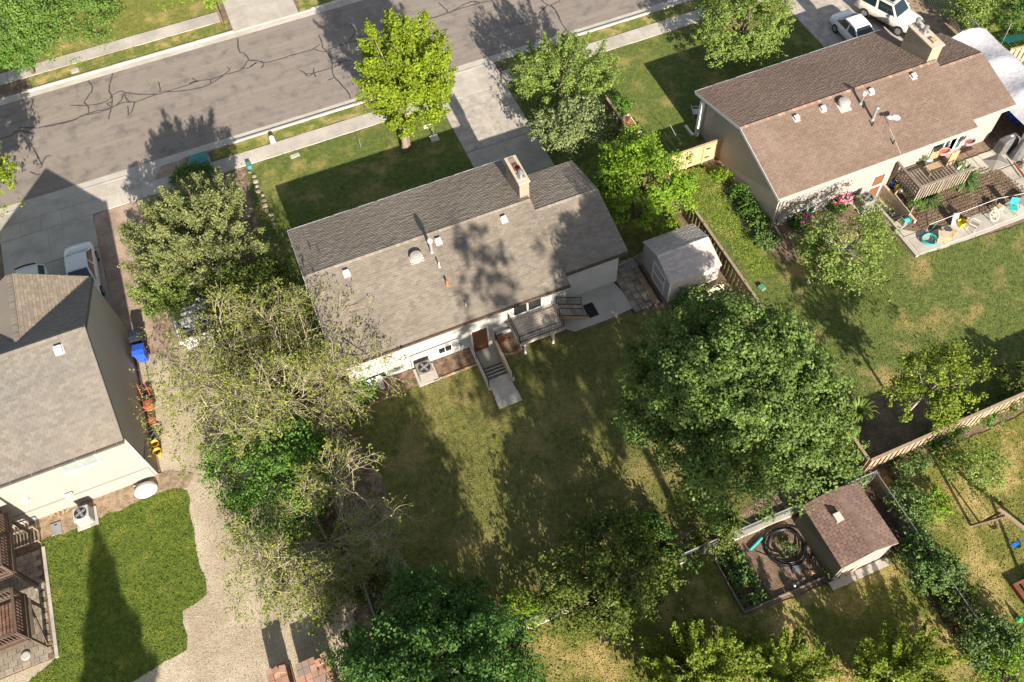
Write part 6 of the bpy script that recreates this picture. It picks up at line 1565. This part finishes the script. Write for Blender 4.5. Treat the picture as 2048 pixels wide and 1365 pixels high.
q = G(1440,588); b = MB(); b.cbox((q[0],q[1],0),.36,.5,.04,.2); tag(b.build('pet_dish_tray','white_plastic',bevel=.01),'small white tray on the soil below the white shed','tray')
q = G(1395,578,.3); fb = thing('stacked_boards','cream boards leaning along the wall of the white shed','boards',q)
for i in range(3): b = MB(); b.bar((18.6+i*.12,23.45-i*.07,.1+i*.02),(21.0,23.35-i*.08,.55),.06,.42,up=(0,.3,1)); b.build('board','gutter_cream' if i else 'old_tan_wood',fb)
# raised planter with red flowers, along the short dark fence
q = G(1265,262); rpn = thing('raised_planter','white-edged planter with red-orange mulch and flowers by the short dark fence','planter',q)
b = MB(); a_ = .2
for (x0,x1,y0,y1) in ((-.32,-.26,-1.2,1.2),(.26,.32,-1.2,1.2),(-.259,.259,-1.2,-1.14),(-.259,.259,1.14,1.2)): b.box(q[0]+x0,q[0]+x1,q[1]+y0,q[1]+y1,0,.36)
b.build('box_wall','trim_white',rpn)
b = MB(); b.box(q[0]-.259,q[0]+.259,q[1]-1.13,q[1]+1.13,.2,.28); b.build('mulch_fill','orange_paint' if False else 'ridge_red',rpn)
rng = np.random.default_rng(8); P_ = np.array([q[0],q[1],.32])+(rng.random((160,3))-.5)*np.array([.46,2.1,.1]); leaf_mesh('flowers',P_,rng.normal(size=P_.shape)+np.array([0,0,1]),.1,'red_petal',rpn,rng)['kind']='stuff'
# clothes-line poles of the front lawn
for (px,py,px2,py2,lab) in ((1303,262,1322,288,'nearer'),(1340,250,1363,292,'farther')):
    q = G(px2,py2); b = MB(); b.tube([(q[0],q[1],0),G(px,py,1.3)],.02,6); tag(b.build('garden_pole','galv_dull'),'thin pole leaning above the shaded front lawn, the %s of two from the light gate' % ('farther' if lab == 'nearer' else 'nearer'),'pole')
# porch chair and clutter
def chair(label,x,y,rz,m,h=.8,z=.035,mat2=None,cat='chair'):
    t = thing('garden_chair',label,cat,(x,y,z),None,rz)
    b = MB(); b.box(-.24,.24,-.24,.24,.40,.43); b.build('seat',mat2 or m,t,local=True)
    b = MB(); b.bar((0,.25,.45),(0,.36,h),.46,.03,up=(0,-1,.3)); b.build('backrest',mat2 or m,t,local=True)
    for sx_ in (-1,1):
        for sy in (-1,1): b = MB(); b.tube([(sx_*.23,sy*.23,0),(sx_*.22,sy*.22,.40)],.015,5); b.build('leg',m,t,local=True)
        b = MB(); b.bar((sx_*.26,-.22,.62),(sx_*.26,.26,.62),.04,.025); b.build('armrest',m,t,local=True)
    return t
q = G(1391,233); chair('white folding chair on the shaded porch of the tan-walled house',q[0],q[1],1.2,'white_plastic',z=0)
q = G(1413,240,.0); t = thing('storage_tub','blue plastic tub on the porch behind the white post','tub',q); b = MB(); b.cbox(q,.5,.4,.4); b.build('body','blue_bright',t,bevel=.03); b = MB(); b.cbox((q[0],q[1],.402),.54,.44,.04); b.build('lid','blue_bright',t)
q = G(1404,258); b = MB(); b.cbox(q,.4,.5,.45,.3); b.cbox((q[0]+.1,q[1]+.55,0),.4,.35,.3,.8); tag(b.build('storage_box','pallet_wood',bevel=.02),'brown boxes stacked on the shaded porch','boxes')

# ================================================================== DECK AND PATIO OF THE CREAM HOUSE
d2 = thing('weathered_deck','weathered wooden deck of pallets with pink tubs behind the brown-roofed house','deck',(36,24.6,0))
DX0,DX1,DY0,DY1,DZ2 = 34.3,38.0,23.9,26.15,1.15
n = int((DY1-DY0)/.15)
for i in range(n):
    b = MB(); y = DY0+i*.15; b.box(DX0,DX1,y,y+.115,DZ2-.04,DZ2); b.build('deck_board','old_wood',d2)
for x,y in ((DX0+.05,DY0+.05),(DX1-.05,DY0+.05),((DX0+DX1)/2,DY0+.05),(DX0+.05,DY1-.1),(DX1-.05,DY1-.1)):
    b = MB(); b.cbox((x,y,0),.12,.12,DZ2+.95); b.build('post','old_wood',d2)
for (p,q_) in (((DX0,DY0),(DX1,DY0)),((DX0,DY1-.2),(DX0,DY0))):
    L_ = math.dist(p,q_); k = int(L_/.21); d_ = ((q_[0]-p[0])/L_,(q_[1]-p[1])/L_)
    for i in range(k):
        b = MB(); b.cbox((p[0]+d_[0]*i*.21,p[1]+d_[1]*i*.21-.03,DZ2-.25),.10 if d_[0] else .025,.025 if d_[0] else .10,1.1); b.build('baluster','old_wood',d2)
    b = MB(); b.bar((*p,DZ2+.92),(*q_,DZ2+.92),.16,.045); b.build('hand_rail','old_wood',d2)
for i in range(12):
    b = MB(); b.box(DX1+.1+i*.11,DX1+.17+i*.11,24.2,25.6,.75-i*.045,.78-i*.045); b.build('ramp_slat','old_wood',d2)
b = MB(); b.box(DX1-.5,DX1+.1,DY1-.9,DY1-.85,DZ2,DZ2+1.1); b.box(DX1-1.2,DX1-.5,DY1-.1,DY1-.05,DZ2,DZ2+1.0); b.build('end_panel','old_tan_wood',d2)
def tub(label,x,y,z,m,m2):
    t = thing('planter_tub',label,'planter',(x,y,z)); b = MB(); b.lathe((x,y,z),[(.3,0),(.36,.22),(.38,.24),(.33,.24),(.3,.1)],18)
    for i in range(len(b.v)): v = b.v[i]; b.v[i] = (v[0],y+(v[1]-y)*.6,v[2])
    b.build('tub',m,t); b = MB(); b.lathe((x,y,z),[(.31,.17),(.31,.18)],18)
    for i in range(len(b.v)): v = b.v[i]; b.v[i] = (v[0],y+(v[1]-y)*.6,v[2])
    b.build('filling',m2,t)
q = G(1876,328,1.2); tub('pink oval tub holding red things on the deck rail, left one',q[0],q[1],DZ2+.95,'pink_plastic','red_petal'); q = G(1926,309,1.2); tub('pink oval tub full of soil on the deck rail, right one',q[0],q[1],DZ2+.95,'pink_plastic','soil')
q = G(1858,325,1.3); t = thing('plastic_bag','crumpled white bag on the weathered deck','bag',(q[0],q[1],DZ2)); b = MB(); b.lathe((q[0],q[1],DZ2),[(.2,0),(.27,.12),(.22,.3),(.08,.38)],9); b.build('bag','white_plastic',t)
for i,(px,py,r_) in enumerate(((1850,308,.28),(1843,316,.2),(1868,302,.22))):
    c = G(px,py,1.45); tree('potted_plant','pale potted plant on the weathered deck, %s' % ('largest of three','leftmost of three','nearest the window')[i],'plant',c[:2],(c[0],c[1],DZ2+.35),(r_,r_,.25),LF['grayg'],'bark',8,.12,220,.1,seed=300+i,tr=.03,limbs=2)
b = MB(); b.box(36.0,36.9,24.9,25.5,DZ2+.4,DZ2+.45); t = thing('patio_table','low wooden table on the weathered deck','table',(36.4,25.2,DZ2)); b.build('tabletop','old_tan_wood',t)
for xx in (36.05,36.8):
    for yy in (24.95,25.4): b = MB(); b.box(xx,xx+.05,yy,yy+.05,DZ2,DZ2+.399); b.build('leg','old_tan_wood',t)
# white trellis leaning in front of the deck
tl = thing('trellis','white lattice trellis leaning on the weathered deck','trellis',(36.3,23.4,0)); A_, B_ = Vector(G(1882,378,.05)), Vector(G(1912,340,1.1)); u_ = Vector((.9,.25,0)).normalized()
for i in range(5): b = MB(); b.bar(A_+u_*i*.14,B_+u_*i*.14,.035,.02); b.build('slat','trim_white',tl)
for i in range(6): b = MB(); b.bar(A_.lerp(B_,i/5)+Vector((0,0,.02)),A_.lerp(B_,i/5)+u_*.56+Vector((0,0,.02)),.035,.02); b.build('slat','trim_white',tl)
# wooden planter frame beside the stair
pf = thing('raised_planter','tan timber planter frame beside the sunken stair of the cream house','planter',(33.2,24,0))
P4 = [G(*p,.5) for p in ((1790,388),(1800,376),(1831,408),(1821,426))]
for i in range(4):
    a,c = Vector(P4[i]),Vector(P4[(i+1)%4]); b = MB(); b.bar(a-Vector((0,0,.2)),c-Vector((0,0,.2)),.06,.4); b.build('plank','trim_tan',pf)
b = MB(); b.add([(p[0],p[1],.3) for p in P4],[(0,1,2,3)]); b.build('soil_fill','dark_soil',pf)
for i,(px,py,m_) in enumerate(((1788,365,'blue_plastic'),(1796,372,'yellow_plastic'),(1802,380,'white_plastic'))):
    q = G(px,py,.5); b = MB(); b.lathe((q[0],q[1],.0),[(.1,0),(.12,.5),(.06,.6)],10); tag(b.build('garden_bottle',m_),'%s container beside the tan planter frame' % ('blue','yellow','white')[i],'container')
tree('potted_plant','leafy plant growing in the tan planter frame','plant',P4[3][:2],(P4[2][0]-.15,P4[2][1]-.1,.55),(.4,.5,.3),LF['green'],'bark',10,.15,420,.1,seed=310,tr=.03,limbs=3)
# hoses and small things on the concrete strip
q = G(1856,483); hs = thing('garden_hose','coiled teal garden hose on the pale concrete strip','hose',q); b = MB(); rr = random.Random(2)
pts = [(q[0]+(.42+.06*math.sin(k*.31))*math.cos(6.283*k/24),q[1]+(.42+.06*math.cos(k*.27))*math.sin(6.283*k/24),.06+.012*(k/8)) for k in range(24*6)]; b.tube(pts,.022,6)
b.tube([pts[-1],(q[0]+.5,q[1]+.5,.1),G(1878,440,.5)],.022,6); b.build('hose','teal_hose',hs,smooth=True)
q = G(1808,447); hr = thing('hose_reel','teal hose reel at the foot of the sunken stair','hose reel',q); b = MB(); b.tube([(q[0]-.2,q[1],.25),(q[0]+.2,q[1],.25)],.16,12); b.build('drum','teal_hose',hr); b = MB(); b.box(q[0]-.25,q[0]-.21,q[1]-.2,q[1]+.2,.03,.5); b.box(q[0]+.21,q[0]+.25,q[1]-.2,q[1]+.2,.03,.5); b.build('stand','galv_dull',hr)
q = G(1885,478); wb_ = thing('wooden_box','tan wooden box beside the teal hose','box',q); b = MB(); b.cbox((q[0],q[1],.035),.7,.5,.35,-.6); b.build('body','old_tan_wood',wb_,bevel=.01); b = MB(); b.cbox((q[0],q[1],.387),.74,.54,.03,-.6); b.build('lid','trim_tan',wb_)
q = G(1905,470); b = MB(); b.cbox((q[0],q[1],.035),.4,.3,.25,.3); tag(b.build('cardboard_box','old_tan_wood'),'small open cardboard box right of the tan wooden box','box')
q = G(1907,452); b = MB(); b.bar((q[0],q[1],.04),(q[0]+.15,q[1]+.35,.75),.5,.05,up=(0,-1,.4)); tag(b.build('metal_sheet','galv_dull'),'grey sheet leaning by the clothes line','sheet')
q = G(1920,452); yc = thing('plastic_crate','bright yellow plastic crate on the concrete strip','crate',q); b = MB(); b.add([(q[0]-.14,q[1]-.14,.04),(q[0]+.14,q[1]-.14,.04),(q[0]+.14,q[1]+.14,.04),(q[0]-.14,q[1]+.14,.04),(q[0]-.22,q[1]-.2,.42),(q[0]+.22,q[1]-.2,.42),(q[0]+.22,q[1]+.2,.42),(q[0]-.22,q[1]+.2,.42)],[(3,2,1,0),(0,1,5,4),(1,2,6,5),(2,3,7,6),(3,0,4,7)]); b.build('crate','yellow_plastic',yc)
b = MB(); b.box(q[0]-.16,q[0]+.16,q[1]-.14,q[1]+.14,.041,.2); b.build('contents','yellow_plastic',yc)
q = G(1942,460); chair('white metal chair with brown seat on the concrete strip',q[0],q[1],.5,'white_plastic',mat2='old_wood')
q = G(1985,438); rw = thing('hose_wheel_stand','cream hose wheel with spokes standing on the concrete strip','wheel',q); b = MB(); b.tube([(q[0]+.32*math.cos(.314*k),q[1]+.25*math.sin(.314*k),.3+.2*math.sin(.314*k)) for k in range(20)],.03,6,closed=True)
b.build('rim','cream_metal',rw)
for k in range(3): a = k*1.047; b = MB(); b.tube([(q[0]-.3*math.cos(a),q[1]-.24*math.sin(a),.3-.19*math.sin(a)),(q[0]+.3*math.cos(a),q[1]+.24*math.sin(a),.3+.19*math.sin(a))],.018,5); b.build('spoke','cream_metal',rw)
q = G(1992,425); cm = thing('metal_cart','cream metal cart with clutter beside the hose wheel','cart',q); b = MB(); b.cbox((q[0],q[1],.4),.6,.4,.06,.3); b.build('tray','cream_metal',cm)
for sx_ in (-1,1):
    for sy in (-1,1): b = MB(); b.tube([(q[0]+sx_*.25,q[1]+sy*.15,.03),(q[0]+sx_*.25,q[1]+sy*.15,.4)],.018,5); b.build('leg','cream_metal',cm)
b = MB(); b.cbox((q[0],q[1],.461),.3,.25,.12,.1); b.build('crate','old_tan_wood',cm)
q = G(2020,425); chair('teal metal garden chair on the concrete strip',q[0],q[1],-.6,'teal_hose',.9)
q = G(2043,415); b = MB(); b.bar((q[0]-.3,q[1],.45),(q[0]+.6,q[1]+.3,.45),.5,.04); tag(b.build('table_panel','galv_dull'),'grey flat table top at the right edge beside the teal chair','table')
# clothes line along the tilled bed
cl = thing('clothes_line','white rope line on short posts across the tilled bed','line',G(1849,466))
ends = [G(1849,466),G(1925,437),G(1985,414),G(2046,402)]
for e in ends: b = MB(); b.tube([(e[0],e[1],0),(e[0],e[1],.8)],.025,6); b.build('post','old_wood',cl)
b = MB(); b.tube([(e[0],e[1],.75) for e in ends],.014,5); b.build('rope','white_plastic',cl)
# furrow ridges of the tilled bed: uncountable clods
rng = np.random.default_rng(31)
pl_ = GP([(1815,455),(1850,400),(1890,340),(1985,335),(2080,395),(1860,463)]); lo, hi = np.array(pl_).min(0), np.array(pl_).max(0)
k = 15000; P_ = lo+rng.random((k,2))*(hi-lo); P_[:,1] = np.round(P_[:,1]/.22)*.22+rng.normal(size=k)*.035; P_ = P_[inside(P_,pl_)]
P3 = np.concatenate([P_,np.full((len(P_),1),.045)],1)
o = leaf_mesh('soil_clods',P3,rng.normal(size=P3.shape)*.6+np.array([0,0,.8]),.065,'soil',None,rng,.8); tag(o,'rows of clods in the tilled bed behind the cream house','soil',kind='stuff')
# grey grill under a cover, umbrella, bits near the canopy
q = G(2008,300); gr = thing('covered_grill','barbecue under a grey cover on the patio','grill',q); b = MB(); b.add([(q[0]-.7,q[1]-.35,.03),(q[0]+.7,q[1]-.35,.03),(q[0]+.7,q[1]+.35,.03),(q[0]-.7,q[1]+.35,.03),(q[0]-.62,q[1]-.3,.95),(q[0]+.62,q[1]-.3,.95),(q[0]+.62,q[1]+.3,.95),(q[0]-.62,q[1]+.3,.95),(q[0]-.35,q[1]-.2,1.2),(q[0]+.4,q[1]-.2,1.2),(q[0]+.4,q[1]+.2,1.2),(q[0]-.35,q[1]+.2,1.2)],[(0,1,5,4),(1,2,6,5),(2,3,7,6),(3,0,4,7),(4,5,9,8),(5,6,10,9),(6,7,11,10),(7,4,8,11),(8,9,10,11)]); b.build('cover','tarp_gray',gr,bevel=.06)
b = MB(); b.box(q[0]-.1,q[0]+.1,q[1]-.07,q[1]+.07,1.201,1.215); b.build('patch','white_plastic',gr)
q = G(2030,315); b = MB(); b.lathe((q[0],q[1],0),[(.42,.03),(.36,.5),(.2,1.3),(.06,1.5)],9); tag(b.build('folded_cover','tarp_gray'),'second grey covered bundle right of the grill','cover')
q = G(2035,300); b = MB(); b.lathe((q[0],q[1],.0),[(.15,0),(.2,.4),(.22,1.5),(.1,1.55)],10); tag(b.build('white_bucket','white_plastic'),'white bucket on top of the grey bundle','bucket')
q = G(1990,335); um = thing('patio_umbrella','square grey-brown patio umbrella seen from above','umbrella',q); 
b = MB(); c = G(1993,322,1.3)
for s,(dx,dy) in enumerate(((-.65,-.55),(.65,-.55),(.65,.55),(-.65,.55))): pass
b.add([(c[0]-.65,c[1]-.5,1.2),(c[0]+.65,c[1]-.5,1.2),(c[0]+.65,c[1]+.5,1.2),(c[0]-.65,c[1]+.5,1.2),(c[0],c[1],1.36)],[(0,1,4),(1,2,4),(2,3,4),(3,0,4),(3,2,1,0)]); b.build('canopy','umbrella_gray',um)
b = MB(); b.tube([(c[0],c[1],.03),(c[0],c[1],1.34)],.025,7); b.build('pole','black_metal',um)
q = G(2040,240); bt = thing('blue_tarp','crumpled blue tarp in front of the white canopy','tarp',q); rng = np.random.default_rng(4); b = MB(); n = 7
gr_ = [[(q[0]-.9+1.8*i/(n-1),q[1]-.6+1.2*j/(n-1),.1+.45*rng.random()) for j in range(n)] for i in range(n)]
b.add([p for r_ in gr_ for p in r_],[(i*n+j,(i+1)*n+j,(i+1)*n+j+1,i*n+j+1) for i in range(n-1) for j in range(n-1)]); b.build('tarp','blue_plastic',bt)
q = G(2030,330,.2); b = MB(); b.bar(G(2028,325,.25),G(2052,358,.25),.07,.12); tag(b.build('red_beam','orange_paint'),'orange-red beam lying at the right edge of the patio','beam')
for i,(px,py) in enumerate(((2040,300),(2046,318),(2044,335))):
    q = G(px+2,py); b = MB(); b.lathe((q[0],q[1],0),[(.2,0),(.28,.12),(.14,.26)],7); tag(b.build('border_rock','stone'),'pale rock in the border at the right edge, %s' % ('topmost','middle','lowest')[i],'rock')
# white canopy tent beside the brown roof
cp = thing('canopy_tent','large sagging white fabric canopy beside the brown-roofed house','canopy',(45,29,0))
rng = np.random.default_rng(9); n1, n2 = 30, 14; V = []
for i in range(n1):
    for j in range(n2):
        u_, v_ = i/(n1-1), j/(n2-1); x = 43.25+v_*3.6; y = 24.6+u_*9.2
        z = 2.0+.55*math.sin(math.pi*v_)-.30*math.sin(math.pi*((u_*3) % 1))*(.3+.7*math.sin(math.pi*v_))*1.0+.03*math.sin(v_*31+u_*9)+.006*rng.normal()
        if v_ in (0,1): z -= .05
        V.append((x,y,z))
b = MB(); b.add(V,[(i*n2+j,(i+1)*n2+j,(i+1)*n2+j+1,i*n2+j+1)[::-1] for i in range(n1-1) for j in range(n2-1)]); b.build('fabric_roof','tarp_white',cp,smooth=True)
b = MB(); b.add([(43.26,24.58,.05),(46.84,24.58,.05),(46.84,24.58,2.0),(45.05,24.58,2.5),(43.26,24.58,2.0)],[(0,1,2,3,4)]); b.build('end_curtain','tarp_white',cp)
for x in (43.3,46.8):
    for y in (24.7,27.6,30.7,33.7): b = MB(); b.tube([(x,y,0),(x,y,1.95)],.03,6); b.build('pole','galv',cp)
# netting, pole and board fence at far right top
bf = board_fence('short light board fence with teal netting at the top right edge',(47.6,31.9),(52,31.3),1.5,'fence_pale','fence_pale',pk_w=.18)
nt_ = thing('shade_net','teal shade netting stretched along the board fence at top right','netting',(48,32.2,1.6)); b = MB(); A_=[(47.5+i*.5,32.2-.06*i,1.75+.08*math.sin(i*1.3)) for i in range(10)]; b.add(A_+[(x,y+.9,z-.25) for x,y,z in A_],[(i,i+1,i+11,i+10) for i in range(9)]); b.build('net','teal_net',nt_)
q = (47.45,32.6,0); b = MB(); b.tube([q,(47.6,32.8,2.9)],.03,6); tag(b.build('garden_pole','galv'),'tall leaning pale pole beside the teal netting','pole')
